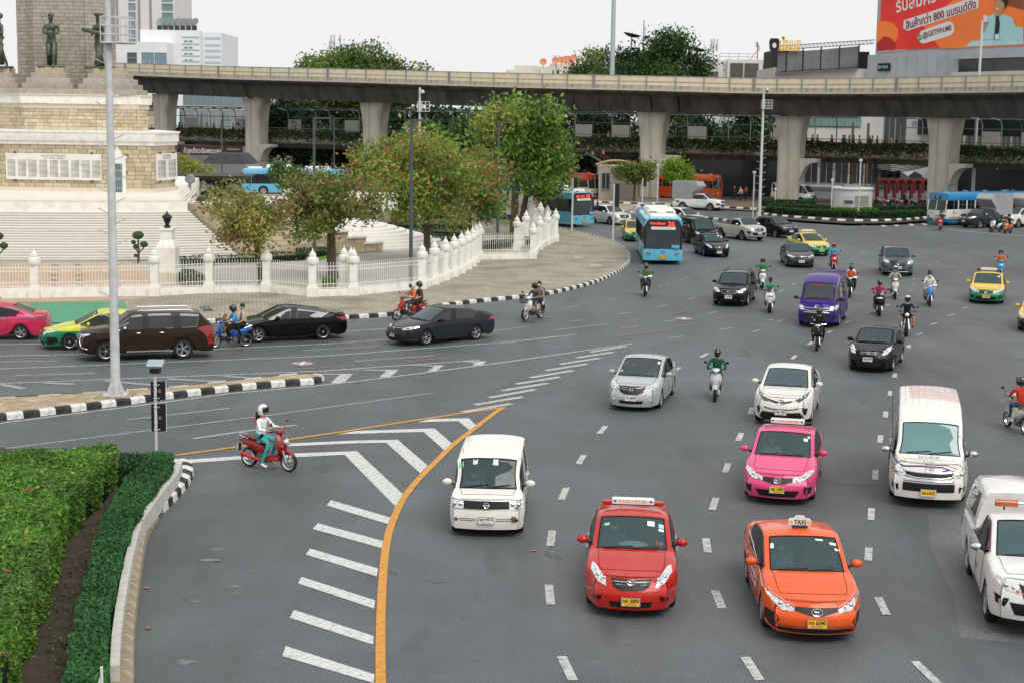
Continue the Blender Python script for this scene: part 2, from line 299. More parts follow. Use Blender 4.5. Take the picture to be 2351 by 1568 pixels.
# leaf litter and stains of cement on the near lane
for px,py,a,c in((440,1380,.5,.1),(500,1260,.6,.12),(430,1520,.5,.2),(540,1345,.3,.1),(470,1285,.8,.15),(545,1360,.25,.08)):
 g=G(px,py);sheet('paint_spill',[g+Vector((cos(t*pi/7)*a*R.uniform(.1,.6),sin(t*pi/7)*c*R.uniform(.2,.8),0))for t in range(14)],MSP,.004)
for px,py in((340,1443),(337,1351),(500,1288),(1225,1265)):
 g=G(px,py);b=MB();b.add([(-.09,0,.01),(0,-.05,.03),(.1,0,.012),(0,.05,.035)],[(0,1,2,3)]);o=b.build('fallen_leaf',mat('dry_leaf','#9a7046',.8),None,False,g);tag(o,{340:'dry curled leaf at the foot of the beige kerb',337:'small pale leaf against the kerb, above the curled one',500:'reddish dry leaf lying alone on the near lane',1225:'pale leaf on the asphalt beside the boxy white car'}[px],'leaf')
 # ---- kerbs
KB=mat('kerb_black','#17181b',.6,var=.15,dirt='#5d5a53',dirt_scale=5,dirt_amt=.3);KW=mat('kerb_white','#d4d4d0',.7,var=.05,dirt='#77746c',dirt_scale=6,dirt_amt=.5);KC=mat('kerb_beige','#8f8068',.85,var=.15,scale=6,dirt='#b3b2aa',dirt_scale=4,dirt_amt=.45,bump=.3)
def kerb(pts,step=.5,w_=.2,h=.16,side=1,cols=(KW,KB),world=False,name='kerb',z=0.,inset=True,lab=None):
 P=[Vector(p)for p in pts]if world else[G(*p)for p in pts]
 P=walk([Vector(v)for v in bez(P,10)],step);root=bpy.data.objects.new(name,None);COL.objects.link(root);root['kind']='structure';ms=[]
 for m in cols:
  b=MB();L=step-.012;sec=[(0,0),(w_,0),(w_,h),(w_*.35,h),(.02,h*.72)]
  b.prism([(x*side,y_)for x,y_ in sec],0,L,M=Matrix(((0,0,1,0),(1,0,0,0),(0,1,0,0),(0,0,0,1))));ms.append(b.mesh('kerb_stone',m))
 for i,(a,c)in enumerate(zip(P,P[1:])):
  d=c-a;o=link(ms[i%len(ms)],'kerb_stone',root,(a.x,a.y,z));o.rotation_euler=(0,R.uniform(-.006,.006),atan2(d.y,d.x));o.scale=(d.length/step,1,R.uniform(.96,1.04))
 return P
ISL=[(-260,764),(-60,755),(107,752),(300,748),(482,742),(650,738),(763,734.5),(838,731),(912,724),(1045,702),(1175,688),(1251,679.5),(1326,663),(1376,648),(1416,629.5),(1441,612),(1449.7,599.5),(1446,584.5),(1431,569.5),(1406,557),(1376,547),(1326,534.5),(1288,527),(1240,516)]
KP=kerb(ISL,.5,.22,.17,1)
stroke([p+Vector((0,-.0,0))for p in[G(x,y+5)for x,y in ISL[:12]]],.1,MWO,.012,'edge_line',True)
def paving(name,c1,c2,cm,sc,dirt='#4a463f',rot=35):
 m=bpy.data.materials.new(name);m.use_nodes=True;N=m.node_tree.nodes;K=m.node_tree.links;b=N['Principled BSDF'];b.inputs['Roughness'].default_value=.88
 tc=N.new('ShaderNodeTexCoord');mp=N.new('ShaderNodeMapping');mp.inputs['Rotation'].default_value=(0,0,radians(rot));K.new(tc.outputs['Object'],mp.inputs[0])
 br=N.new('ShaderNodeTexBrick');br.inputs['Scale'].default_value=sc;br.inputs['Color1'].default_value=(*lin(c1),1);br.inputs['Color2'].default_value=(*lin(c2),1);br.inputs['Mortar'].default_value=(*lin(cm),1);br.inputs['Mortar Size'].default_value=.025;K.new(mp.outputs[0],br.inputs['Vector'])
 n=N.new('ShaderNodeTexNoise');n.inputs['Scale'].default_value=.45;n.inputs['Detail'].default_value=8;K.new(tc.outputs['Object'],n.inputs['Vector']);r=N.new('ShaderNodeMapRange');r.inputs[1].default_value=.46;r.inputs[2].default_value=.72;r.inputs[4].default_value=.65;K.new(n.outputs[0],r.inputs[0])
 x=N.new('ShaderNodeMix');x.data_type='RGBA';K.new(r.outputs[0],x.inputs[0]);K.new(br.outputs[0],x.inputs[6]);x.inputs[7].default_value=(*lin(dirt),1);K.new(x.outputs[2],b.inputs['Base Color'])
 bp=N.new('ShaderNodeBump');bp.inputs['Strength'].default_value=.4;bp.inputs['Distance'].default_value=.01;K.new(br.outputs[1],bp.inputs['Height']);bp.invert=True;K.new(bp.outputs[0],b.inputs['Normal']);return m
PAV=paving('paving_brick','#b5ab99','#9d9484','#4f4a40',1.9,'#5b5248');TIL=paving('plaza_tile','#aca8a2','#a19d97','#8b8782',.8,'#8d8983',8);TAN=paving('gate_paving','#c5a98c','#b89c80','#8c7864',.8,'#a38b72',0)
poly=[p.copy()for p in KP];poly=[Vector((p.x,p.y+.2,0))for p in poly]+[Vector((20,175,0)),Vector((0,185,0)),Vector((-90,185,0)),Vector((-110,70,0))]
b=MB();b.prism([(p.x,p.y)for p in poly][::-1],-.2,.14,top=False,bottom=False)
b.build('pavement_edge',KC,ROAD);PVM=sheet('pavement',[(p.x,p.y)for p in poly],PAV,.14,None);PVM['kind']='structure'
sheet('green_paint',[G(*p,.14)for p in((70,696),(285,692),(302,735),(305,751),(70,752))],mat('green_paving_paint','#4d9170',.8,var=.08,dirt='#3d7a5c',dirt_amt=.5),.146,PVM)
for q in([(700,870),(735,862),(828,863),(815,880),(720,882)],[(225,1030),(270,1020),(380,1028),(340,1037)],[(560,785),(650,790),(655,806),(580,808)],[(450,700),(510,698),(500,710)]):sheet('drain_cover',[G(*p,.14)for p in zz(2,1,q)],mat('drain_concrete','#a9a194',.85,var=.1),.146,PVM)
sheet('gate_apron',[G(*p,.14)for p in((-120,694),(-120,686),(81,686),(356,682),(478,674),(300,688),(100,695))],TAN,.15,PVM)
# median island on the left and its kerbs
MD=[G(*p)for p in((-60,972),(0,964),(110,951),(344,920),(531,896),(640,886),(722,880),(742,874),(736,870),(700,868),(640,872),(400,898),(240,910),(0,925),(-60,930))]
sheet('median',[(p.x,p.y)for p in MD],mat('median_sand','#9c8a6f',.95,var=.2,scale=3,dirt='#c0b6a2',dirt_scale=2,dirt_amt=.6,bump=.5,bscale=40),.17,None)['kind']='structure'
kerb([(-60,974),(0,966),(110,953),(344,922),(531,898),(640,888),(722,882),(745,874)],.52,.22,.2,1);kerb([(745,874),(736,869),(700,867),(640,871),(400,897),(240,909),(0,924),(-60,929)],.7,.12,.18,1)
# planter kerb bottom left
PK=[(412,1057),(437,1068),(446,1084),(436,1111),(412,1141),(377,1176),(346,1223),(332,1276),(322,1351),(315,1413),(310,1476),(309,1600)]
KQ=[G(*p)for p in PK]
kerb(PK[1:6][::-1],.44,.5,.24,1,name='kerb');kerb(PK[5:][::-1],.62,.36,.24,1,cols=(KC,KC),name='kerb')
WALLP=[(398,1048),(412,1056),(400,1090),(372,1122),(345,1158),(318,1200),(300,1262),(286,1330),(274,1400),(266,1470),(261,1600)]
WQ=walk([Vector(v)for v in bez([G(*p,.5)for p in WALLP[1:]],8)],1.5)
wl=thing('planter_wall','low whitewashed concrete wall round the planter at bottom left','wall',(0,0,0));wm_=mat('concrete_white','#c2c1bb',.85,var=.1,scale=3,dirt='#8b857a',dirt_scale=4,dirt_amt=.5)
for a,c in zip(WQ,WQ[1:]):d=c-a;b=MB();b.box((d.length/2,0,.3),(d.length-.01,.15,.4));o=b.build('wall_panel',wm_,wl,False,(a.x,a.y,0));o.rotation_euler=(0,0,atan2(d.y,d.x))
sheet('planting_soil',[(p.x,p.y)for p in WQ]+[(-14,18),(-40,22),(-40,42),(-22,42),(-15,41.5),tuple(G(290,1068))[:2]],mat('soil','#3f332a',.95,var=.35,scale=3,bump=.8,bscale=30,dirt='#2f3a22',dirt_scale=2,dirt_amt=.7),.2,None)['kind']='structure'
# ------------------------------------------------ road vehicles: one shaped shell, split into body, panes, doors, lamps
GL_WS=glass('windscreen_glass','#5f787d',.68);GL_DK=glass('tinted_glass','#0c1012',.12);GL_MD=glass('side_glass','#161c1e',.5)
M_TYRE=mat('tyre_rubber','#17171a',.85,var=.1);M_BLK=mat('black_plastic','#0d0d0f',.5,var=.1);M_SEAM=mat('panel_gap','#050505',.9,var=0)
M_CHR=mat('chrome','#d8dadc',.12,metal=1,var=0);M_ALU=mat('alloy','#b9bbbd',.3,metal=.8,var=.03);M_DARKALU=mat('dark_alloy','#3a3b3d',.35,metal=.6,var=.05)
M_LAMP=mat('lamp_lens','#c9ced2',.08,metal=.55,var=.35,scale=14,coat=1,two='#ffffff');M_LAMPD=mat('lamp_dark','#4a4f55',.1,metal=.6,var=.3,scale=16,coat=1)
M_TAIL=mat('tail_lens','#8c0c0c',.12,var=.1,coat=1);M_AMB=mat('amber_lens','#d96a12',.15,var=.05,coat=1)
M_WHT=mat('white_plastic','#d9dad8',.4,var=.03);M_PY=mat('plate_yellow','#e8b40c',.4,var=.02);M_PW=mat('plate_white','#dcdcd8',.4,var=.02)
M_INK=mat('ink_black','#0b0b0b',.5,var=0);M_RED=mat('print_red','#b5281e',.5,var=0);M_SEAT=mat('seat_cloth','#8a8680',.9,var=.15);M_DASH=mat('dashboard','#323436',.7,var=.1)
M_BEIGE=mat('beige_trim','#b3a78f',.8,var=.05)
PL=dict(L=4.54,W=1.76,H=1.47,wb=2.6,fo=.93,wr=.315,gc=.17,iA=6,iB=7,iC=10,iD=12,xA=.98,xB=.20,xC=-1.05,xD=-1.72,ns=.70,cs=.90,ts=.98,cowl=.97,deck=1.07,roofw=.62,tumble=.80,nose=(.2,.36,.5,.61,.70,.76),nosex=(-.05,0,0,-.05,-.13,-.2),bulge=.16,plan=.80,pillars=(8,),doors=((6,8),(8,10)),pane_end=11,tailr=.08)
def prof(i,p):
 return p
def car_cage(p):
 L2=p['L']/2;W2=p['W']/2;xf=L2-p['fo'];xr=xf-p['wb'];RA=p['wr']*1.17;gc=p['gc']
 xl=[L2,min(L2-.24,xf+RA+.12),xf+RA,xf+.72*RA,xf,xf-.72*RA,xf-RA,xf-RA-(xf-xr-2*RA)*.27,0,0,xr+RA,xr+.72*RA,xr,xr-.72*RA,xr-RA,max(-L2+.24,xr-RA-.12-1e9)if False else min(-L2+.24,xr-RA-.05),-L2]
 m=(xf-RA)*.48+(xr+RA)*.52;xl[8]=m+.05;xl[9]=m-.05
 iA,iB,iC,iD=p['iA'],p['iB'],p['iC'],p['iD']
 arch={2:.0,3:.72,4:1.,5:.72,6:0.,10:0.,11:.72,12:1.,13:.72,14:0.}
 # top line
 xt=[0.]*17;anchors=[(0,L2+p['nosex'][5]),(iA,p['xA']),(iB,p['xB']),(iC,p['xC']),(iD,p['xD']),(16,-L2+p.get('tailx',.06))]
 if iD==16:anchors=anchors[:-1]
 for(a,xa),(b,xb)in zip(anchors,anchors[1:]):
  for i in range(a,b+1):xt[i]=xa+(xb-xa)*(i-a)/(b-a)
 if iA<8<iC:xt[8]=xt[8]*.2+(xl[8])*.8;xt[9]=xt[8]-.1
 if iB==7 and xt[8]>xt[7]-.15:xt[8]=xt[7]-.3;xt[9]=xt[8]-.1
 zt=[];H=p['H']
 for i in range(17):
  if i<=iA:t=i/iA;z=p['nose'][5]+(p['cowl']-p['nose'][5])*(1-(1-t)**1.7)
  elif i<iB:t=(i-iA)/(iB-iA);z=p['cowl']+(H-p.get('frontdrop',.05)-p['cowl'])*t
  elif i<=iC:
   t=(xt[iB]-xt[i])/(xt[iB]-xt[iC]);z=H-p.get('roofdrop',.06)*(2*t-.75)**2 if t>.375 else H-p.get('frontdrop',.05)*(1-t/.375)**2
  elif i<=iD:t=(i-iC)/(iD-iC);a=H-p.get('roofdrop',.06)*1.56;z=a+(p['deck']-a)*t
  else:t=(i-iD)/(16-iD);z=p['deck']-.03*t
  zt.append(z)
 V_=[];idx={}
 def put(k,co):idx[k]=len(V_);V_.append(Vector(co))
 nb=12
 for i in range(17):
  e=min(i,16-i);pl=[p['plan'],p['plan']+(1-p['plan'])*.68,.985,.995,1,1,1,1,1][e]
  if i>=12:pl=[p.get('rplan',p['plan']+.06),p.get('rplan',p['plan']+.06)*.35+.65,.985,1,1,1][e]if e<6 else 1
  t=i/16;zs=p['ns']+(p['cs']-p['ns'])*min(1,i/5)**.8 if i<6 else p['cs']+(p['ts']-p['cs'])*(i-5)/11
  if i==0:zr=list(p['nose'][:5])
  elif i==16:zr=[.28,.45,.62,.80,zs-.02]
  else:zr=[gc+.02,.36,.56,zs-.13,zs]
  if i in arch:
   az_=gc+.02 if arch[i]==0 else p['wr']+RA*(sqrt(max(0,1-arch[i]**2))if False else{.72:.69,1.:1.}[arch[i]])
   if arch[i]:zr[0]=az_;zr[1]=max(zr[1],az_+.03);zr[2]=max(zr[2],zr[1]+.05);zr[3]=max(zr[3],zr[2]+.04);zr[4]=max(zr[4],zr[3]+.05)
  wm=[.955,.985,1.,.985,.945]
  for r in range(5):
   f=r/4;x=xl[i]
   if i==0:x=L2+p['nosex'][r]
   if i==16:x=-L2+[.05,0,0,.02,p['tailr']][r]
   if r==4 and iA<=i<=iD and not p.get('straight'):x=xl[i]*.75+xt[i]*.25 if i!=iA else xl[i]
   fl=1.0
   if i in arch and r<=1:fl=1.015
   for sg in(-1,1):put((i,r,sg),(x,sg*W2*wm[r]*pl*fl,zr[r]))
  if iB<=i<=iC:yt=W2*p['tumble']
  elif i<=iA or i>=iD:yt=W2*.86*pl
  else:yt=W2*.8
  if i==iA or i==iD:yt=W2*.88*(pl if i==iD and iD>13 else 1)
  zz=zt[i]-(.075 if iB<=i<=iC else .03)
  if i==0:zz=p['nose'][5]-.02
  if i==iA:zz=max(zz,V_[idx[(i,4,1)]].z+.015)
  cb=.11 if i in(iA,)else(.07 if i==iB else(0.03 if i==0 else 0));cb2=-.06 if i in(iC,iD)else 0
  for c,fr in enumerate((-1,-.87,-.5,0,.5,.87,1)):
   co=(xt[i]+(cb+cb2+(p['bulge']if i==0 else(p['bulge']*.5 if i==1 and iA>2 else 0)))*(1-fr*fr)-(.03 if i==16 else 0)*(1-fr*fr),yt*fr,zz+(zt[i]-zz)*(1-fr**4))
   put((i,'t',c),co)
 for i in(0,16):
  for r in range(5):
   a=V_[idx[(i,r,1)]]
   for c,fr in enumerate((-.87,-.5,0,.5,.87),1):
    b_=(p['bulge']if i==0 else-.07)*(1-fr*fr)
    put((i,'f',r,c),(a.x+b_,a.y*fr,a.z+(.02 if r==4 and i==0 else 0)*(1-fr*fr)))
 F=[];T=[]
 def sv(i,r,sg):return idx[(i,r,sg)]if r<5 else idx[(i,'t',6 if sg>0 else 0)]
 dr={}
 for k,(a,b)in enumerate(p['doors']):
  for i in range(a,b):dr[i]=k
 for i in range(16):
  for sg in(-1,1):
   for r in range(5):
    tg='body'
    if r<4 and i in dr and not(r==0 and not p.get('fulldoor')):tg='door%d%s'%(dr[i],'L'if sg>0 else 'R')
    if r==4:
     if iA<=i<min(p['pane_end'],iD):tg='pane%s'%('L'if sg>0 else 'R')
     if i in p['pillars']:tg='pillar'+('L'if sg>0 else 'R')
    q=(sv(i,r,sg),sv(i,r+1,sg),sv(i+1,r+1,sg),sv(i+1,r,sg))
    F.append(q if sg>0 else q[::-1]);T.append(tg)
  for c in range(6):
   tg='body';mid=1<=c<=4
   if i<iA and mid and i>=1:tg='bonnet'
   if iA<=i<iB and mid:tg='windscreen'
   if iC<=i<iD and mid:tg='rear_window'if not p.get('norear')else 'body'
   if i>=iD and mid and i<16:tg='boot_lid'
   F.append((idx[(i,'t',c)],idx[(i+1,'t',c)],idx[(i+1,'t',c+1)],idx[(i,'t',c+1)]));T.append(tg)
 for i in(0,16):
  def fv(r,c):
   if r==5:return idx[(i,'t',c)]
   if c==0:return idx[(i,r,-1)]
   if c==6:return idx[(i,r,1)]
   return idx[(i,'f',r,c)]
  for r in range(5):
   for c in range(6):
    q=(fv(r,c),fv(r,c+1),fv(r+1,c+1),fv(r+1,c));F.append(q if i==0 else q[::-1]);T.append('body')
    # creases
 cr={}
 def E_(a,b,v):cr[(min(a,b),max(a,b))]=v
 for sg in(-1,1):
  for i in range(16):
   E_(sv(i,4,sg),sv(i+1,4,sg),.75 if iA<=i<iD else .3)
   E_(sv(i,2,sg),sv(i+1,2,sg),p.get('crease2',.15))
   E_(sv(i,0,sg),sv(i+1,0,sg),.2)
   if iA<=i<iD:E_(sv(i,5,sg),sv(i+1,5,sg),.5)
   elif i<iA:E_(sv(i,5,sg),sv(i+1,5,sg),.25)
 for i,v in((iA,.8),(iB,.5),(iC,.5),(iD,.7)):
  for c in range(6):E_(idx[(i,'t',c)],idx[(i,'t',c+1)],v)
 for c in(1,5):
  for i in(*range(iA,iB),*range(iC,iD)):E_(idx[(i,'t',c)],idx[(i+1,'t',c)],.5)
 return V_,F,T,cr,xf,xr
_shells={}
class Shell:
 pass
def shell(key,p,lv=2):
 if key in _shells:return _shells[key]
 Vv,F,T,cr,xf,xr=car_cage(p);tags=sorted(set(T));me=bpy.data.meshes.new('cage');me.from_pydata(Vv,[],F)
 for _ in tags:me.materials.append(None)
 me.polygons.foreach_set('material_index',[tags.index(t)for t in T])
 at=me.attributes.new('crease_edge','FLOAT','EDGE')
 for e in me.edges:
  k=(min(e.vertices),max(e.vertices));at.data[e.index].value=cr.get(k,0)
 o=bpy.data.objects.new('cage',me);COL.objects.link(o);md=o.modifiers.new('s','SUBSURF');md.levels=lv;md.subdivision_type='CATMULL_CLARK'
 dg=bpy.context.evaluated_depsgraph_get();ev=bpy.data.meshes.new_from_object(o.evaluated_get(dg))
 s=Shell();s.v=[v.co.copy()for v in ev.vertices];s.n=[v.normal.copy()for v in ev.vertices];s.f=[tuple(q.vertices)for q in ev.polygons];s.t=[tags[q.material_index]for q in ev.polygons]
 s.p=p;s.xf=xf;s.xr=xr;s.bvh=BVHTree.FromPolygons(s.v,s.f);s.cache={}
 bpy.data.objects.remove(o);bpy.data.meshes.remove(me);bpy.data.meshes.remove(ev)
 # seams between doors / bonnet and body
 ed={}
 for f,t in zip(s.f,s.t):
  for a,b in zip(f,f[1:]+f[:1]):ed.setdefault((min(a,b),max(a,b)),[]).append(t)
 s.seams=[k for k,ts in ed.items()if len(ts)==2 and ts[0]!=ts[1]and any(x.startswith('door')or x in('bonnet','boot_lid')for x in ts)]
 s.wsedge=[k for k,ts in ed.items()if len(ts)==2 and ts[0]!=ts[1]and any(x=='windscreen'for x in ts)]
 _shells[key]=s;return s
def shell_part(s,tag_,grow=0.):
 k=(tag_,grow)
 if k in s.cache:return s.cache[k]
 ids={};vs=[];fs=[];ns=[]
 for f,t in zip(s.f,s.t):
  if t!=tag_:continue
  q=[]
  for a in f:
   if a not in ids:ids[a]=len(vs);vs.append(s.v[a]+s.n[a]*grow);ns.append(s.n[a])
   q.append(ids[a])
  fs.append(tuple(q))
 s.cache[k]=(vs,fs,ns);return s.cache[k]
def part_mesh(s,tag_,name,m,grow=0.):
 vs,fs,ns=shell_part(s,tag_,grow)
 if not fs:return None
 me=bpy.data.meshes.new(name);me.from_pydata(vs,[],fs);me.materials.append(m)
 me.polygons.foreach_set('use_smooth',[True]*len(fs));me.normals_split_custom_set_from_vertices(ns);return me
def proj(s,axis,a,b):
 """drop a point of a front/side/top drawing onto the shell"""
 if axis in 'FB':sg=1 if axis=='F'else-1;o=Vector((9*sg,a,b));d=Vector((-sg,0,0))
 elif axis in 'LR':sg=1 if axis=='L'else-1;o=Vector((a,5*sg,b));d=Vector((0,-sg,0))
 else:o=Vector((a,b,6));d=Vector((0,0,-1))
 h=s.bvh.ray_cast(o,d)
 if h[0]is None:
  h2=s.bvh.find_nearest(Vector((o.x if axis not in 'FB'else s.p['L']/2*sg,o.y if axis not in 'LR'else s.p['W']/2*sg,min(o.z,s.p['H']))))
  return h2[0],h2[1]
 n=h[1]if h[1].dot(d)<0 else-h[1];return h[0],n
def patch(s,mb,axis,poly,off=.006,step=.07,mi=None,mirror=False):
 for sgn in((1,-1)if mirror else(1,)):
  pl=[(a*sgn if axis in 'FBT'and axis!='T'else a,b*(sgn if axis=='T'else 1))for a,b in poly]
  if sgn<0:pl=pl[::-1]
  n=len(pl);P=[]
  for i in range(n):
   a=Vector(pl[i]);b=Vector(pl[(i+1)%n]);k=max(1,int((b-a).length/step))
   P+=[a+(b-a)*j/k for j in range(k)]
  nb=len(P);x0=min(q.x for q in P);x1=max(q.x for q in P);y0=min(q.y for q in P);y1=max(q.y for q in P)
  def inside(q):
   c=False;j=n-1
   for i in range(n):
    if(pl[i][1]>q.y)!=(pl[j][1]>q.y)and q.x<(pl[j][0]-pl[i][0])*(q.y-pl[i][1])/(pl[j][1]-pl[i][1])+pl[i][0]:c=not c
    j=i
   return c
  gx=x0+step/2
  while gx<x1:
   gy=y0+step/2
   while gy<y1:
    q=Vector((gx,gy))
    if inside(q)and min((q-b_).length for b_ in P[:nb])>step*.4:P.append(q)
    gy+=step
   gx+=step
  r=delaunay_2d_cdt(P,[(i,(i+1)%nb)for i in range(nb)],[],2,1e-5)
  if not r[2]:continue
  vs=[]
  for q in r[0]:
   h,nn=proj(s,axis,q.x,q.y);vs.append(h+nn*off)
  fs=[]
  for f in r[2]:
   c=sum((r[0][i]for i in f),Vector((0,0)))/len(f)
   if not inside(c):continue
   a,b,c_=(vs[i]for i in f[:3]);nn=(b-a).cross(c_-a);d={'F':Vector((1,0,0)),'B':Vector((-1,0,0)),'L':Vector((0,1,0)),'R':Vector((0,-1,0)),'T':Vector((0,0,1))}[axis]
   fs.append(tuple(f)if nn.dot(d)>0 else tuple(reversed(f)))
  mb.add(vs,fs,mi)
def line(s,mb,axis,pts,r=.008,n=5,step=.06,off=.0,mi=None,mirror=False):
 for sgn in((1,-1)if mirror else(1,)):
  out=[]
  for i in range(len(pts)-1):
   a=Vector(pts[i]);b=Vector(pts[i+1]);k=max(1,int((b-a).length/step))
   for j in range(k+(1 if i==len(pts)-2 else 0)):
    q=a+(b-a)*j/k;h,nn=proj(s,axis,q.x*(sgn if axis in 'FB'else 1),q.y*(sgn if axis=='T'else 1));out.append(h+nn*off)
  mb.tube(out,r,n,mi)
_wheel={}
def wheel(parent,x,y,r,w_,style,key):
 k=(round(r,3),round(w_,3),style)
 if k not in _wheel:
  t=MB();t.lathe([(r*.66,-w_/2),(r*.9,-w_/2),(r*.985,-w_*.38),(r,-w_*.2),(r,w_*.2),(r*.985,w_*.38),(r*.9,w_/2),(r*.66,w_/2),(r*.64,w_*.3),(r*.64,-w_*.3),(r*.66,-w_/2)],n=28,axis='Y')
  a=MB();a.lathe([(r*.68,w_*.47),(r*.66,w_*.5),(r*.62,w_*.46),(r*.6,w_*.1),(r*.6,-w_*.4)],n=28,axis='Y',mi=0)
  ns,sw,mt={'ten':(5,.05,1),'five':(5,.09,0),'steel':(0,0,0),'multi':(10,.035,0),'truck':(0,0,0)}[style]
  a.lathe([(0.001,w_*.12),(r*.62,w_*.12)],n=20,axis='Y',mi=1)
  if ns:
   for i in range(ns):
    for dl in((-.16,.16)if style=='ten'else(0,)):
     an=2*pi*i/ns;a1=an+dl
     p0=Vector((cos(an+dl*.3)*r*.12,w_*.42,sin(an+dl*.3)*r*.12));p1=Vector((cos(a1)*r*.63,w_*.44,sin(a1)*r*.63))
     sd=Vector((-sin(a1),0,cos(a1)))*r*sw;nn=Vector((0,w_*.12,0))
     a.add([p0-sd*1.2-nn,p0+sd*1.2-nn,p1+sd*1.3-nn,p1-sd*1.3-nn,p0-sd,p0+sd,p1+sd,p1-sd],[(4,5,6,7),(0,4,7,3),(1,2,6,5),(3,7,6,2)],0)
     a.add([p0-sd,p0+sd,p1+sd,p1-sd],[(3,2,1,0)],0)
   a.lathe([(0.001,w_*.46),(r*.1,w_*.46),(r*.14,w_*.4),(r*.14,w_*.2)],n=12,axis='Y',mi=0)
  else:
   a.lathe([(0.001,w_*.34),(r*.2,w_*.34),(r*.26,w_*.2),(r*.52,w_*.28),(r*.6,w_*.4)],n=20,axis='Y',mi=0)
   for i in range(8):an=2*pi*i/8;a.ball((cos(an)*r*.4,w_*.26,sin(an)*r*.4),r*.06,6,4,mi=1)
  mm={'ten':(M_ALU,M_BLK),'five':(M_ALU,M_BLK),'steel':(M_ALU,M_BLK),'multi':(M_ALU,M_BLK),'truck':(mat('steel_rim','#9a9a96',.5,var=.15),M_BLK)}[style]
  _wheel[k]=(t.mesh('tyre',M_TYRE,40),a.mesh('rim',list(mm),30))
 t,a=_wheel[k];e=bpy.data.objects.new('wheel',t);COL.objects.link(e);e.parent=parent;e.location=(x,y,r)
 if y<0:e.rotation_euler=(0,0,pi)
 o=link(a,'rim',e);return e
_plate={}
def plate(parent,M,body,m,w_=.34,h_=.15,name='number_plate',sub=True):
 b=MB();b.box((0,0,0),(w_,h_,.015),mi=0);b.v=[tuple(M@Vector(v))for v in b.v]
 f=MB()
 fw=.008
 for c,d in(((0,h_/2),(w_+.02,fw*2)),((0,-h_/2),(w_+.02,fw*2)),((w_/2,0),(fw*2,h_)),((-w_/2,0),(fw*2,h_))):
  q=MB();q.box((c[0],c[1],.002),(d[0],d[1],.02));b.add([M@Vector(v)for v in q.v],q.f,2)
 text(b,body,M@Matrix.Translation((0,h_*(.12 if sub else 0),.012)),width=w_*.86,height=h_*.48,mi=1,bold=.02)
 if sub:text(b,'กรุงเทพมหานคร',M@Matrix.Translation((0,-h_*.33,.012)),width=w_*.6,height=h_*.14,mi=1)
 return b.build(name,[m,M_INK,M_CHR],parent)
def skinmesh(key,nodes,edges,sub=1):
 """a body grown over a skeleton: nodes {name:(co, radius)}, edges [(a, b, region)]"""
 names=list(nodes);me=bpy.data.meshes.new('sk');me.from_pydata([nodes[n][0]for n in names],[(names.index(a),names.index(b))for a,b,_ in edges],[])
 o=bpy.data.objects.new('sk',me);COL.objects.link(o);md=o.modifiers.new('k','SKIN');md.use_smooth_shade=True
 for i,n in enumerate(names):
  r=nodes[n][1];r=r if isinstance(r,tuple)else(r,r);me.skin_vertices[0].data[i].radius=r;me.skin_vertices[0].data[i].use_root=(i==0)
 if sub:s2=o.modifiers.new('s','SUBSURF');s2.levels=sub
 dg=bpy.context.evaluated_depsgraph_get();ev=bpy.data.meshes.new_from_object(o.evaluated_get(dg))
 regs=sorted(set(e[2]for e in edges));segs=[(Vector(nodes[a][0]),Vector(nodes[b][0]),regs.index(g))for a,b,g in edges];mi=[]
 for p in ev.polygons:
  c=p.center;best=9e9;bi=0
  for a,b,g in segs:
   ab=b-a;t=max(0,min(1,(c-a).dot(ab)/max(ab.length_squared,1e-9)));d=(c-a-ab*t).length
   if d<best:best=d;bi=g
  mi.append(bi)
 ev.materials.clear()
 for _ in regs:ev.materials.append(None)
 ev.polygons.foreach_set('material_index',mi);ev.polygons.foreach_set('use_smooth',[True]*len(mi))
 bpy.data.objects.remove(o);bpy.data.meshes.remove(me);return ev,regs
_body={}
SKIN_TONES=['#a5714f','#b98560','#8f5f41','#c4926c']
def cloth(col):return mat('cloth_'+col,col,.9,var=.22,scale=9,bump=.3,bscale=25)
def skin(i=0):return mat('skin_%d'%i,SKIN_TONES[i%4],.55,var=.06,scale=12)
M_HAIR=mat('hair_black','#120e0c',.6,var=.2,scale=30);M_MASKW=mat('mask_white','#dfe5e6',.8,var=.03);M_MASKB=mat('mask_blue','#6fb2c4',.8,var=.03);M_MASKK=mat('mask_black','#16171a',.8,var=.05)
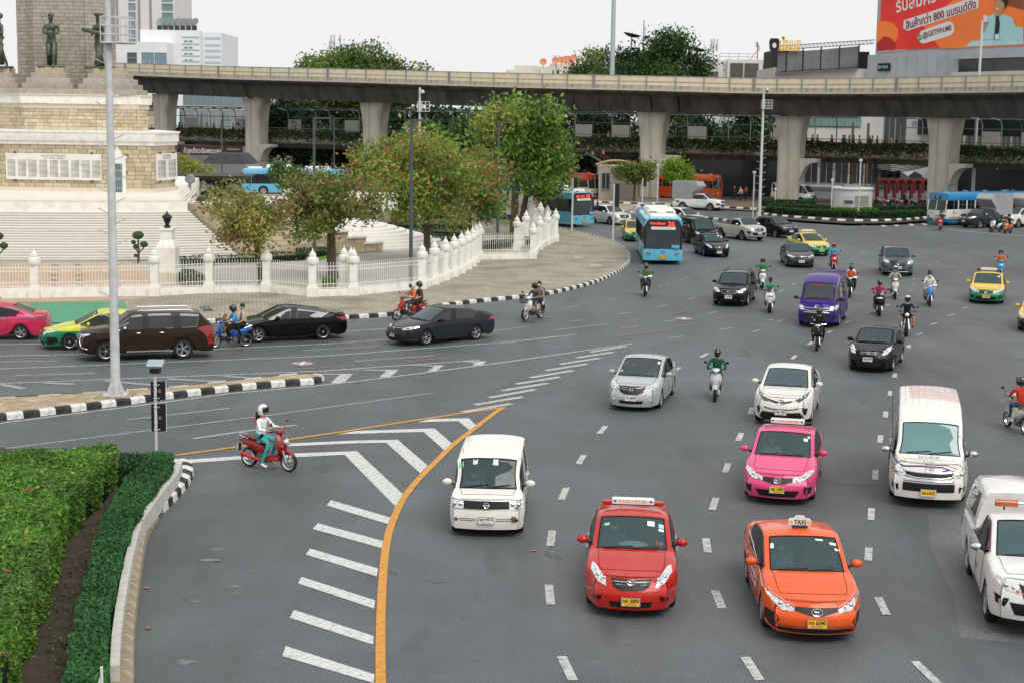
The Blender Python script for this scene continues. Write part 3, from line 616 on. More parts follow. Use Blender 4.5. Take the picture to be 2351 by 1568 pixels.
def pose_sit(lean=.05,hand=(.50,.30,.30),foot=(.36,.16,-.42),knee=(.42,.17,.02),wide=1.,hands=True):
 """seated figure, hips at the origin, facing +X; each hand and foot given for the left side"""
 n={'pelvis':((0,0,.05),(.155*wide,.13*wide)),'waist':((.0+lean*.3,0,.2),(.135*wide,.115*wide)),'chest':((lean*.8,0,.4),(.165*wide,.125*wide)),'neck0':((lean,0,.53),(.07,.07)),'neck':((lean+.01,0,.59),.05),'head0':((lean+.03,0,.65),(.072,.082)),'head1':((lean+.025,0,.76),(.078,.09)),'head2':((lean+.02,0,.81),(.055,.06))}
 e=[('pelvis','waist','shirt'),('waist','chest','shirt'),('chest','neck0','shirt'),('neck0','neck','skin'),('neck','head0','skin'),('head0','head1','skin'),('head1','head2','skin')]
 for s_,q in((1,'l'),(-1,'r')):
  h=Vector((hand[0],hand[1]*s_,hand[2]));sh=Vector((lean+.0,.19*s_*wide,.49));el=(sh+h)/2+Vector((-.06,.06*s_,-.11))
  n['sh'+q]=(sh,.062*wide);n['el'+q]=(el,.047);n['wr'+q]=(h-(h-el).normalized()*.06,.031);n['hd'+q]=(h,.036);n['fg'+q]=(h+Vector((.06,-.01*s_,-.015)),.026)
  e+=[('chest','sh'+q,'shirt'),('sh'+q,'el'+q,'shirt'),('el'+q,'wr'+q,'sleeve'),('wr'+q,'hd'+q,'hand'),('hd'+q,'fg'+q,'hand')]
  k=Vector((knee[0],knee[1]*s_,knee[2]));f=Vector((foot[0],foot[1]*s_,foot[2]))
  n['hp'+q]=((.04,.09*s_,.02),.098*wide);n['kn'+q]=(k,.066*wide);n['sn'+q]=((k+f)/2+Vector((-.02,0,0)),.052);n['an'+q]=(f+Vector((-.02,0,.06)),.036);n['ft'+q]=(f+Vector((.07,0,.01)),(.045,.033));n['to'+q]=(f+Vector((.16,0,-.005)),(.038,.022))
  e+=[('pelvis','hp'+q,'legs'),('hp'+q,'kn'+q,'legs'),('kn'+q,'sn'+q,'shin'),('sn'+q,'an'+q,'shin'),('an'+q,'ft'+q,'shoe'),('ft'+q,'to'+q,'shoe')]
 return n,e,Vector((lean+.03,0,.73))
def pose_stand(walk=.15,arms=.05,carry=0):
 n={'pelvis':((0,0,.92),(.145,.11)),'waist':((0,0,1.06),(.125,.1)),'chest':((.01,0,1.28),(.16,.115)),'neck0':((0,0,1.42),(.07,.065)),'neck':((.01,0,1.48),.048),'head0':((.03,0,1.54),(.07,.08)),'head1':((.025,0,1.65),(.076,.088)),'head2':((.02,0,1.7),(.055,.06))}
 e=[('pelvis','waist','shirt'),('waist','chest','shirt'),('chest','neck0','shirt'),('neck0','neck','skin'),('neck','head0','skin'),('head0','head1','skin'),('head1','head2','skin')]
 for s_,q in((1,'l'),(-1,'r')):
  w_=walk*s_;sh=Vector((0,.185*s_,1.37));el=Vector((-w_*.5-.02,.25*s_,1.12));wr=Vector((-w_+.06,.25*s_,.9))
  if carry:el=Vector((.0,.25*s_,1.13));wr=Vector((.22,.1*s_,1.08))
  n['sh'+q]=(sh,.06);n['el'+q]=(el,.045);n['wr'+q]=(wr,.03);n['hd'+q]=(wr+(wr-el).normalized()*.08,.034)
  e+=[('chest','sh'+q,'shirt'),('sh'+q,'el'+q,'shirt'),('el'+q,'wr'+q,'sleeve'),('wr'+q,'hd'+q,'hand')]
  n['hp'+q]=((.0,.09*s_,.88),.09);n['kn'+q]=((w_*.6+.03,.1*s_,.5),.062);n['an'+q]=((w_*1.1,.1*s_,.09),.042);n['ft'+q]=((w_*1.1+.07,.1*s_,.045),(.042,.035));n['to'+q]=((w_*1.1+.15,.1*s_,.03),(.036,.022))
  e+=[('pelvis','hp'+q,'legs'),('hp'+q,'kn'+q,'legs'),('kn'+q,'an'+q,'shin'),('an'+q,'ft'+q,'shoe'),('ft'+q,'to'+q,'shoe')]
 return n,e,Vector((.03,0,1.62))
def person(label,loc,rz,key,posefn,shirt='#333333',legs='#1c2230',shoe='#1a1a1a',sleeve=None,shin=None,gloves=False,tone=0,hat='hair',mask='w',group=None,hair_long=False,extra=None,parent=None,sub=1,headyaw=0.,name='person'):
 if key not in _body:n,e,hd=posefn();me,regs=skinmesh(key,n,e,sub);_body[key]=(me,regs,hd)
 me0,regs,hd=_body[key];me=me0.copy()
 mm={'shirt':cloth(shirt),'skin':skin(tone),'legs':cloth(legs),'shoe':cloth(shoe),'sleeve':cloth(sleeve)if sleeve else(cloth(shirt)if sleeve is None else skin(tone)),'hand':M_BLK if gloves else skin(tone),'shin':cloth(legs)if shin is None else skin(tone)}
 if sleeve=='':mm['sleeve']=skin(tone)
 for i,r in enumerate(regs):me.materials[i]=mm[r]
 if parent:o=link(me,name,parent,loc);o.rotation_euler=(0,0,rz)
 else:
  o=link(me,'person',None,loc);o.rotation_euler=(0,0,rz);tag(o,label,'person',group)
 Q=Matrix.Translation(hd)@Matrix.Rotation(headyaw,4,'Z')
 def hb(b,nm,ms,sm=50):
  b.v=[tuple(Q@Vector(v))for v in b.v];return b.build(nm,ms,o,sm)
 f=MB();f.ball((.095,0,-.01),(.016,.014,.022),6,4)
 for s_ in(1,-1):f.ball((.0,.088*s_,-.005),(.02,.012,.03),6,4)
 hb(f,'nose_and_ears',skin(tone))
 ey=MB()
 for s_ in(1,-1):ey.ball((.082,.033*s_,.025),(.012,.014,.008),6,4)
 hb(ey,'eyes',M_INK)
 if mask:
  m=MB();m.ball((.045,0,-.045),(.062,.074,.058),12,8);hb(m,'face_mask',{'w':M_MASKW,'b':M_MASKB,'k':M_MASKK}[mask])
 if hat=='hair'or hair_long:
  h=MB();h.ball((-.02,0,.035),(.1,.098,.1),12,8,mi=0)
  if hair_long:h.ball((-.08,0,-.1),(.055,.085,.19),10,8,mi=0)
  hb(h,'hair',M_HAIR)
 if hat and hat!='hair':
  kind,hc=hat;h=MB();hm=mat('helmet_'+hc,hc,.18,var=.03,coat=1)
  if kind=='full':
   h.ball((-.01,0,.02),(.145,.128,.15),16,10,mi=0);h.box((.09,0,-.09),(.1,.16,.07),mi=0)
   v=MB();v.ball((.012,0,.02),(.138,.122,.07),14,6);hb(v,'visor',mat('visor_black','#08090b',.08,coat=1,var=0))
  elif kind=='half':
   h.lathe([(.001,.17),(.07,.155),(.12,.1),(.14,.03),(.14,-.03),(.125,-.035)],(-.01,0,0),16);h.box((.13,0,.035),(.07,.15,.012),mi=1)
  elif kind=='open':
   h.lathe([(.001,.17),(.07,.155),(.12,.1),(.143,.03),(.145,.0)],(-.01,0,0),16)
   h.lathe([(.145,.0),(.143,-.07),(.12,-.11)],(-.01,0,0),12,a0=radians(50),a1=radians(310))
   v=MB();v.lathe([(.146,.11),(.158,.04),(.155,-.03)],(-.01,0,0),10,a0=radians(-60),a1=radians(60));hb(v,'visor',glass('visor_smoke','#10171c',.35))
  elif kind=='cap':
   h.lathe([(.001,.14),(.07,.13),(.1,.09),(.105,.03)],(-.01,0,0),14);h.box((.12,0,.04),(.11,.13,.012),mi=0)
  hb(h,'helmet'if kind!='cap'else 'cap',[hm,M_BLK])
 if extra:extra(o)
 return o
def driver(root,x,y,z,shirt='#8fa5b0',seed=0,mask='w'):
 person('',(x,y,z),0,'drive',lambda:pose_sit(.0,(.36,.14,.30),(.62,.12,-.2),(.45,.13,.05)),shirt=shirt,legs='#22252c',tone=seed,mask=mask,parent=root,name='driver',sub=0,sleeve='')
def make_car(name,label,cat,key,p_over,col,loc,rz,D=None,two=None,line_=.8,slope=0.,group=None,wheel_style='ten',ws=None,sg=None,plate_txt=('กข 1234','w'),interior=1,taxi=None,extra=None,people=1,drv='#8fa5b0',seats=None):
 p=dict(PL);p.update(p_over);s=shell(key,p);D=D or{}
 root=thing(name,label,cat,loc,rz,group);pm=paint(col,two,line_,slope)
 wsm=ws or GL_WS;sgm=sg or GL_MD;L2=p['L']/2;W2=p['W']/2
 bm={}
 for t in('body','bonnet','boot_lid'):
  me=part_mesh(s,t,t,pm)
  if me:bm[t]=link(me,t,root)
 for k in range(len(p['doors'])):
  for sd in 'LR':
   me=part_mesh(s,'door%d%s'%(k,sd),'door',pm)
   if not me:continue
   d=link(me,'door',root)
   a,b=p['doors'][k];xs=[v[0]for v in shell_part(s,'door%d%s'%(k,sd))[0]]
   hx=min(xs)+(.16 if k==0 else .2);hz=p['cs']-.1
   q,n=proj(s,sd,hx,hz);h=MB();q=q+n*.025
   h.tube([q+Vector((-.09,0,0))-n*.02,q+Vector((-.06,0,0)),q+Vector((.06,0,0)),q+Vector((.09,0,0))-n*.02],.013,6);h.build('door_handle',D.get('handle',pm),d,True)
 for sd in 'LR':
  me=part_mesh(s,'pane'+sd,'side_window',sgm)
  if me:link(me,'side_window',root)
 for sd in 'LR':
  me=part_mesh(s,'pillar'+sd,'pillar',M_BLK if not p.get('bodypillar')else pm)
  if me:link(me,'pillar',root)
 me=part_mesh(s,'windscreen','windscreen',wsm);wso=link(me,'windscreen',root)
 me=part_mesh(s,'rear_window','rear_window',sgm)
 if me:link(me,'rear_window',root)
 # gaps, rubber round the screen
 b=MB()
 for a,c in s.seams:
  b.tube([s.v[a]+s.n[a]*-.001,s.v[c]+s.n[c]*-.001],.0055,4,cap=False)
 for a,c in s.wsedge:b.tube([s.v[a],s.v[c]],.014,4,cap=False)
 if p['iD']-p['iC']>=1:
  wl=D.get('belt',M_BLK)
 b.build('panel_gap',M_SEAM,root)
 if D.get('chrome_belt'):
  b=MB();pts=[s.v[i]for i in[]]
  ev={}
  for f,t in zip(s.f,s.t):
   if t.startswith('pane'):
    for a,c in zip(f,f[1:]+f[:1]):ev[(min(a,c),max(a,c))]=ev.get((min(a,c),max(a,c)),0)+1
  for(a,c),n in ev.items():
   if n==1 and abs(s.v[a].z-s.v[c].z)<.12:b.tube([s.v[a]+s.n[a]*.004,s.v[c]+s.n[c]*.004],.009,4,cap=False)
  b.build('window_trim',M_CHR,root)
  # underbody, arches
 b=MB();gc=p['gc'];b.box((0,0,(gc+p['cs'])/2-.07),(p['L']-.35,p['W']-.62,p['cs']-gc-.2));b.box(((s.xf+s.xr)/2,0,gc+.1),(p['wb']-2.6*p['wr'],p['W']-.12,.14))
 b.box((-L2+.45,0,.5),(.5,p['W']-.35,.4));b.box((L2-.38,0,.46),(.36,p['W']-.5,.4));b.build('underbody',M_BLK,root)
 ww=.2 if p['wr']<.36 else .25
 for x in(s.xf,s.xr):
  for sd in(1,-1):
   wheel(root,x,sd*(W2-ww/2-.035),p['wr'],ww,wheel_style,key)
 if interior:
  b=MB();cx=p['xA']-.05;cz=p['cs']-.06;iw=p['W']*.8
  b.bbox((cx-.2,0,cz-.06),(.5,iw,.2),.05,mi=0)
  for y in(-.36,.36):
   sx=p['xB']-.18;b.bbox((sx,y,cz-.25),(.5,.48,.2),.06,mi=1);q=Matrix.Rotation(radians(-14),3,'Y');b.box((sx-.3,y,cz+.05),(.13,.46,.62),M=q,mi=1);b.bbox((sx-.38,y,cz+.42),(.1,.26,.18),.04,mi=1)
  b.bbox((p['xC']+.1 if p['iD']<15 else p['xC']+.9,0,cz+.0),(.16,iw*.85,.6),.06,mi=1)
  b.build('interior',[M_DASH,seats or M_SEAT],root,40)
  sw=MB();c0=Vector((cx-.42,-.36,cz+.06));sw.tube([c0+Matrix.Rotation(radians(65),3,'Y')@Vector((.19*cos(a*pi/8),.19*sin(a*pi/8),0))for a in range(17)],.014,6);sw.tube([c0+Vector((0,-.17,0)),c0+Vector((0,.17,0))],.016,5);sw.build('steering_wheel',M_BLK,root,True)
  if people:
   driver(root,p['xB']-.28,-.36,cz-.42,drv,seed=people)
   if people>1:driver(root,p['xB']-.28,.36,cz-.42,'#d8d3c8',seed=1,mask='w')
   # mirrors
 for sd in(1,-1):
  b=MB();mz=p['cs']+.1+p.get('mirz',0);mxx=p['xA']-.42+p.get('mirx',0);yy=W2*.93
  b.tube([(mxx+.02,sd*(yy-.07),mz-.07),(mxx,sd*(yy+.1),mz-.03)],[.03,.022],6,mi=1)
  q=Vector((mxx,sd*(yy+.15),mz));b.ball(q,(.075,.12,.078),10,8,mi=0);b.box(q+Vector((-.065,0,0)),(.02,.19,.115),mi=1)
  b.build('mirror',[D.get('mirror',pm),M_BLK],root,'all')
  # wipers
 b=MB()
 for y0,y1,xo in((-.55,.02,0),(-.02,.5,0)):
  pts=[]
  for k in range(7):
   t=k/6;y=y0+(y1-y0)*t;h,n=proj(s,'T',p['xA']+.02-.06*t+.1*(1-(y/.8)**2)-.03,y);pts.append(h+n*.022)
  b.tube(pts,.011,4)
 b.build('wiper',M_BLK,root)
 # face of the car
 if 'lamps'in D:
  for sgn in(1,-1):
   b=MB();patch(s,b,'F',[(a*sgn,z)for a,z in(D['lamps']if sgn>0 else D['lamps'][::-1])],.012)
   h=b.build('headlight',D.get('lampm',M_LAMP),root,'all')
   cx=sum(a for a,z in D['lamps'])/len(D['lamps']);cz=sum(z for a,z in D['lamps'])/len(D['lamps'])
   b=MB()
   for dx,dz,rr in D.get('bulbs',((.0,.0,.05),(-.11,-.02,.035))):
    q,n=proj(s,'F',(cx+dx)*sgn,cz+dz);b.ball(q+n*.006,rr,10,6)
   b.build('bulb',M_CHR,h,'all')
   if D.get('amber'):
    b=MB();a0,z0=D['amber'];q,n=proj(s,'F',a0*sgn,z0);b.ball(q+n*.01,(.03,.04,.03),8,6);b.build('indicator',M_AMB,h,'all')
 for nm,poly,m,off,mir in D.get('patches',()):
  if mir:
   for sgn in(1,-1):b=MB();patch(s,b,'F',[(a*sgn,z)for a,z in(poly if sgn>0 else poly[::-1])],off);b.build(nm,m,root,'all')
  else:b=MB();patch(s,b,'F',poly,off);b.build(nm,m,root,'all')
 for nm,ax,pts,r,m,mir in D.get('lines',()):
  b=MB();line(s,b,ax,pts,r,mirror=mir);b.build(nm,m,root,'all')
 for nm,ax,poly,m,off in D.get('side',()):
  b=MB();patch(s,b,ax,poly,off);b.build(nm,m,root,'all')
 if 'badge'in D:
  z=D['badge'];q,n=proj(s,'F',0,z);b=MB();br=D.get('badger',.06);kind=D.get('badgek','oval')
  F_=frame(q+n*.03,(0,1,0),(-.2,0,1))
  def ringp(rx,ry,oy=0):return[F_@Vector((rx*cos(a*pi/10),oy+ry*sin(a*pi/10),0))for a in range(21)]
  if kind=='toyota':b.tube(ringp(br,br*.7),.009,5);b.tube(ringp(br*.28,br*.62),.006,5);b.tube(ringp(br*.62,br*.26,br*.3),.006,5)
  elif kind=='h':b.tube([F_@Vector(v)for v in((-br*.7,br*.7,0),(-br*.45,-br*.7,0))],.01,5);b.tube([F_@Vector(v)for v in((br*.7,br*.7,0),(br*.45,-br*.7,0))],.01,5);b.tube([F_@Vector(v)for v in((-br*.5,0,0),(br*.5,0,0))],.01,5);b.tube([F_@Vector(v)for v in((-br,br,0),(-br*.8,-br,0),(br*.8,-br,0),(br,br,0),(-br,br,0))],.006,5)
  elif kind=='bar':b.tube(ringp(br*.85,br*.85),.01,5);b.tube([F_@Vector(v)for v in((-br*1.2,0,0),(br*1.2,0,0))],.014,5)
  elif kind=='slash':b.tube(ringp(br*.8,br*.8),.012,5);b.tube([F_@Vector(v)for v in((-br*2,-br*.8,0),(br*2,br*.8,0))],.01,5)
  else:b.tube(ringp(br,br*.65),.01,5)
  b.build('badge',M_CHR,root,True)
 pz=D.get('plate',.42);q,n=proj(s,'F',0,pz);q=Vector((max(q.x,proj(s,'F',0,pz+.07)[0].x,proj(s,'F',0,pz-.07)[0].x)+.02,0,pz))
 plate(root,frame(q,(0,1,0),(-.12,0,1)),plate_txt[0],M_PY if plate_txt[1]=='y'else M_PW,sub='-'not in plate_txt[0])
 # tail
 for sgn in(1,-1):
  b=MB();poly=D.get('tail',[(.5,.78),(.82,.76),(.84,.92),(.52,.9)]);patch(s,b,'B',[(a*sgn,z)for a,z in(poly if sgn>0 else poly[::-1])],.012)
  sp=D.get('tailside',[(-L2+.03,.76),(-L2+.34,.86),(-L2+.3,.93),(-L2+.05,.92)]);patch(s,b,'L'if sgn>0 else 'R',sp,.012);b.build('tail_light',M_TAIL,root,'all')
 if taxi:
  zt=p['H']-.015;xq=p['xB']-taxi.get('dx',.55);b=MB()
  if taxi['kind']=='bar':
   b.bbox((xq,0,zt+.12),(.13,.86,.12),.03,mi=0)
   for y in(-.52,.52):b.bbox((xq,y,zt+.085),(.12,.2,.06),.02,mi=1)
   b.box((xq,0,zt+.04),(.06,1.2,.03),mi=1)
   F_=frame((xq+.068,0,zt+.12),(0,1,0),(0,0,1));text(b,taxi['text'],F_,width=.56,height=.06,mi=2)
   for y in(-.36,.36):b.ball((xq+.066,y,zt+.12),(.004,.03,.03),10,6,mi=3)
   b.build('taxi_sign',[M_WHT,pm if taxi.get('bm')is None else M_BLK,mat('print_orange','#e88468',.5,var=0),mat('print_blue','#3d7ea5',.5,var=0)],root)
  else:
   b.bbox((xq,0,zt+.03),(.1,.3,.03),.01,mi=2);F_=frame((xq+.03,0,zt+.12),(0,1,0),(0,0,1));pl=[(-.2,-.06),(.2,-.06),(.215,-.03),(.215,.03),(.19,.055),(.12,.06),(.09,.1),(.05,.115),(-.05,.115),(-.09,.1),(-.12,.06),(-.19,.055),(-.215,.03),(-.215,-.03)]
   b.prism(pl,-.07,.0,M=F_,mi=0);text(b,'TAXI',F_@Matrix.Translation((0,0,.004)),width=.22,height=.085,mi=1,bold=.02)
   for y in(-.165,.165):b.ball(F_@Vector((y,0,.0)),(.006,.04,.035),10,6,mi=3)
   b.build('taxi_sign',[M_WHT,M_INK,M_BLK,M_PY],root)
   # stickers high on the screen, notes on the dashboard
 st=D.get('stickers',())
 if st:
  b=MB();mats_=[mat('sticker_'+c,c,.6,var=0)for c in('#dfe6df','#8fd0a8','#9fd2d6','#e5e2c0','#cf3a2a')]
  for y,x,w_,h_,ci in st:patch(s,b,'T',[(x-h_,y-w_),(x+h_,y-w_),(x+h_,y+w_),(x-h_,y+w_)],-.004+.008,.05,mi=ci)
  b.build('screen_sticker',mats_,root)
 if extra:extra(root,s,p,pm)
 return root
def front_at(px,py,phi,L):
 g=G(px,py);d=Vector((cos(radians(phi)),sin(radians(phi)),0));return tuple((g-d*(L/2))),radians(phi)
def wheels_at(pf,pr,side,p_over,phi=None):
 p=dict(PL);p.update(p_over);a=G(*pf);b=G(*pr);d=(a-b).normalized()if phi is None else Vector((cos(radians(phi)),sin(radians(phi)),0))
 rt=Vector((d.y,-d.x,0));off=p['W']/2-.05;c=a+rt*(off if side=='L'else-off);xf=p['L']/2-p['fo']
 return tuple(c-d*xf),atan2(d.y,d.x)
 # --- drawings of each kind's face (y, z) in metres
P_COR08=dict(L=4.54,W=1.76,H=1.48,wb=2.6,fo=.92,xA=.95,xB=.18,xC=-1.1,xD=-1.72,nose=(.19,.36,.5,.60,.70,.77),bulge=.2,plan=.76,nosex=(-.05,.0,.0,-.06,-.14,-.22))
D_COR08=dict(lamps=[(.45,.60),(.62,.66),(.76,.79),(.74,.86),(.66,.84),(.55,.77),(.47,.70)],patches=[('grille',[(-.38,.74),(.38,.74),(.33,.62),(.22,.565),(-.22,.565),(-.33,.62)],M_BLK,.012,False),('air_intake',[(-.4,.36),(.4,.36),(.36,.25),(-.36,.25)],M_BLK,.01,False),('fog_recess',[(.52,.46),(.7,.40),(.68,.33),(.56,.35)],M_BLK,.01,True)],lines=[('grille_bar','F',[(-.35,.70),(.35,.70)],.016,M_ALU,False),('grille_bar','F',[(-.3,.655),(.3,.655)],.014,M_ALU,False),('grille_bar','F',[(-.25,.61),(.25,.61)],.013,M_ALU,False)],badge=.69,badgek='toyota',badger=.075,plate=.37,handle=M_CHR,stickers=((-.5,.42,.05,.03,1),(.36,.40,.07,.06,0),(.56,.42,.05,.05,2),(.56,.52,.05,.03,0)))
P_COR14=dict(L=4.62,W=1.776,H=1.475,wb=2.7,fo=.93,xA=1.08,xB=.25,xC=-1.0,xD=-1.72,nose=(.19,.36,.5,.58,.68,.75),bulge=.2,plan=.80,nosex=(-.05,0,0,-.05,-.14,-.2))
D_COR14=dict(lamps=[(.36,.60),(.6,.62),(.80,.74),(.82,.80),(.72,.80),(.5,.71),(.36,.67)],patches=[('grille',[(-.38,.68),(.38,.68),(.36,.60),(.12,.545),(-.12,.545),(-.36,.60)],M_BLK,.012,False),('air_intake',[(-.52,.40),(.52,.40),(.42,.24),(-.42,.24)],M_BLK,.01,False),('fog_recess',[(.62,.50),(.8,.44),(.76,.30),(.62,.32)],M_BLK,.01,True)],lines=[('grille_bar','F',[(-.4,.69),(-.12,.63),(0,.615),(.12,.63),(.4,.69)],.013,M_CHR,False),('grille_bar','F',[(-.38,.645),(-.12,.59),(.12,.59),(.38,.645)],.011,M_CHR,False),('grille_bar','F',[(-.34,.60),(-.1,.56),(.1,.56),(.34,.60)],.009,M_CHR,False)],badge=.61,badgek='toyota',badger=.085,plate=.42,amber=(.44,.63),stickers=((.52,.52,.05,.05,0),(.6,.40,.04,.04,0)))
D_COR17=dict(lamps=[(.4,.58),(.6,.585),(.82,.74),(.84,.80),(.74,.76),(.5,.66),(.38,.635)],patches=[('grille',[(-.4,.66),(.4,.66),(.38,.60),(.1,.535),(-.1,.535),(-.38,.60)],M_BLK,.012,False),('air_intake',[(-.84,.36),(-.72,.30),(.72,.30),(.84,.36),(.78,.24),(.4,.215),(-.4,.215),(-.78,.24)],M_BLK,.01,False),('fog_recess',[(.7,.52),(.845,.50),(.84,.30),(.74,.28),(.64,.42)],M_BLK,.01,True)],lines=[('grille_bar','F',[(-.84,.84),(-.7,.77),(-.4,.67),(-.1,.60),(0,.595),(.1,.60),(.4,.67),(.7,.77),(.84,.84)],.012,M_CHR,False),('grille_bar','F',[(-.4,.62),(-.08,.565),(.08,.565),(.4,.62)],.011,M_CHR,False),('intake_slat','F',[(-.78,.33),(.78,.33)],.008,M_DARKALU,False),('intake_slat','F',[(-.74,.27),(.74,.27)],.008,M_DARKALU,False)],badge=.585,badgek='toyota',badger=.095,plate=.41,stickers=((.55,.45,.06,.03,0),(.3,.40,.07,.02,0),(.62,.58,.05,.03,0),(-.6,.52,.04,.06,0)))
P_CITY=dict(L=4.4,W=1.695,H=1.47,wb=2.55,fo=.87,xA=1.15,xB=.1,xC=-1.05,xD=-1.65,nose=(.17,.34,.48,.60,.72,.80),bulge=.22,plan=.78,ns=.74,cs=.90)
D_CITY=dict(lamps=[(.4,.68),(.6,.68),(.76,.76),(.76,.87),(.62,.85),(.44,.78)],patches=[('grille',[(-.43,.80),(.43,.80),(.36,.62),(.2,.56),(-.2,.56),(-.36,.62)],M_BLK,.012,False),('air_intake',[(-.4,.37),(.4,.37),(.34,.27),(-.34,.27)],M_BLK,.01,False)],lines=[('grille_bar','F',[(-.42,.79),(-.2,.755),(.2,.755),(.42,.79)],.014,M_CHR,False),('grille_bar','F',[(-.39,.73),(-.2,.695),(.2,.695),(.39,.73)],.014,M_CHR,False),('grille_bar','F',[(-.35,.67),(-.2,.635),(.2,.635),(.35,.67)],.012,M_CHR,False),('fog_ring','F',[(.54,.38),(.62,.41),(.7,.39),(.66,.35),(.58,.345),(.54,.38)],.014,M_CHR,True)],badge=.70,badgek='h',badger=.06,plate=.45,amber=(.44,.71),stickers=((.55,.30,.05,.03,0),(.55,.38,.05,.03,0),(-.6,.9,.06,.03,0)))
P_CHR=dict(L=4.36,W=1.795,H=1.56,wb=2.64,fo=.93,wr=.345,gc=.2,xA=.95,xB=.2,xC=-1.2,iC=13,iD=15,xD=-1.95,deck=1.15,cs=.99,ts=1.1,ns=.82,cowl=1.04,nose=(.22,.42,.58,.72,.84,.90),bulge=.26,plan=.72,pane_end=12,tumble=.76,roofdrop=.1)
D_CHR=dict(lamps=[(.3,.78),(.52,.77),(.74,.9),(.79,1.0),(.72,.97),(.5,.87),(.3,.82)],lampm=M_LAMPD,patches=[('grille',[(-.34,.83),(-.12,.79),(.12,.79),(.34,.83),(.32,.775),(.1,.73),(-.1,.73),(-.32,.775)],M_BLK,.012,False),('air_intake',[(-.56,.47),(.56,.47),(.66,.32),(.6,.25),(-.6,.25),(-.66,.32)],M_BLK,.01,False),('skid_plate',[(-.6,.25),(.6,.25),(.5,.2),(-.5,.2)],M_BLK,.012,False),('fog_recess',[(.6,.62),(.76,.56),(.72,.36),(.66,.42)],M_BLK,.01,True)],lines=[('intake_trim','F',[(-.52,.60),(-.3,.565),(.3,.565),(.52,.60)],.018,M_BLK,False)],badge=.77,badgek='toyota',badger=.1,plate=.48)
P_SUV=dict(L=4.44,W=1.86,H=1.65,wb=2.7,fo=.88,wr=.36,gc=.22,xA=.98,xB=.35,xC=-1.75,iC=15,iD=16,xD=-2.14,deck=1.18,cs=1.03,ts=1.1,ns=.88,cowl=1.09,nose=(.24,.45,.62,.76,.9,.96),bulge=.16,plan=.82,pane_end=14,roofdrop=.05,pillars=(8,12))
D_XC=dict(lamps=[(.56,.80),(.84,.80),(.86,.92),(.8,.95),(.56,.91)],bulbs=((.0,.0,.06),),patches=[('grille',[(-.5,.91),(.5,.91),(.42,.66),(.36,.63),(-.36,.63),(-.42,.66)],M_BLK,.012,False),('air_intake',[(-.5,.42),(.5,.42),(.44,.32),(-.44,.32)],M_BLK,.01,False),('fog_recess',[(.62,.62),(.82,.62),(.8,.52),(.66,.5)],M_BLK,.01,True)],lines=[('skid_plate','F',[(-.6,.29),(.6,.29)],.025,M_ALU,False)]+[('grille_bar','F',[(x*.08,.9),(x*.08,.65)],.006,M_DARKALU,False)for x in range(-4,5)],badge=.78,badgek='slash',badger=.1,plate=.54)
D_WXC=dict(D_XC,lines=[('skid_plate','F',[(-.6,.29),(.6,.29)],.025,M_ALU,False),('grille_bar','F',[(-.48,.91),(.48,.91),(.42,.64),(-.42,.64),(-.48,.91)],.012,M_CHR,False)])
P_XV=dict(P_SUV,L=4.45,W=1.78,H=1.58,wb=2.635,wr=.345,xA=1.05,xB=.25,cs=.98,ts=1.06,cowl=1.02,ns=.84,nose=(.22,.42,.58,.7,.82,.89),gc=.2)
D_XV=dict(lamps=[(.44,.70),(.66,.72),(.8,.84),(.78,.91),(.6,.88),(.46,.80)],patches=[('grille',[(-.4,.82),(.4,.82),(.36,.70),(.28,.66),(-.28,.66),(-.36,.70)],M_BLK,.012,False),('air_intake',[(-.46,.40),(.46,.40),(.4,.28),(-.4,.28)],M_BLK,.01,False),('fog_recess',[(.56,.5),(.78,.56),(.74,.34),(.58,.34)],M_BLK,.01,True)],lines=[('grille_bar','F',[(-.4,.82),(.4,.82),(.35,.69),(.28,.65),(-.28,.65),(-.35,.69),(-.4,.82)],.014,M_CHR,False),('grille_bar','F',[(-.36,.75),(.36,.75)],.013,M_CHR,False),('fog_trim','F',[(.6,.32),(.74,.33),(.76,.46)],.014,M_CHR,True)],badge=.75,badger=.06,plate=.5)
P_HRV=dict(P_SUV,L=4.3,W=1.77,H=1.605,wb=2.61,wr=.335,xA=1.1,xB=.25,xC=-1.5,iC=14,iD=16,xD=-2.0,cs=.98,ts=1.1,cowl=1.05,ns=.85,nose=(.22,.42,.58,.72,.84,.9),gc=.19)
D_HRV=dict(lamps=[(.4,.77),(.66,.79),(.8,.9),(.72,.92),(.42,.85)],lampm=M_LAMPD,patches=[('grille',[(-.4,.84),(.4,.84),(.36,.72),(-.36,.72)],M_BLK,.012,False),('air_intake',[(-.5,.46),(.5,.46),(.42,.32),(-.42,.32)],M_BLK,.01,False)],lines=[('grille_bar','F',[(-.6,.86),(-.36,.83),(.36,.83),(.6,.86)],.02,M_CHR,False)],badge=.8,badgek='h',plate=.56)
P_CIVIC=dict(L=4.64,W=1.8,H=1.42,wb=2.7,fo=.9,wr=.325,xA=1.08,xB=.2,xC=-1.2,xD=-1.95,deck=1.06,nose=(.18,.34,.48,.58,.68,.74),bulge=.2,plan=.8,cs=.88,ts=.98,cowl=.94,roofdrop=.1)
D_CIVIC=dict(lamps=[(.42,.63),(.66,.65),(.83,.74),(.8,.79),(.6,.76),(.42,.70)],patches=[('grille',[(-.46,.7),(.46,.7),(.4,.54),(-.4,.54)],M_BLK,.012,False),('air_intake',[(-.5,.38),(.5,.38),(.44,.26),(-.44,.26)],M_BLK,.01,False),('fog_recess',[(.6,.48),(.8,.5),(.78,.34),(.62,.32)],M_BLK,.01,True)],lines=[('grille_bar','F',[(-.6,.73),(-.4,.7),(.4,.7),(.6,.73)],.02,M_CHR,False)],badge=.66,badgek='h',plate=.42)
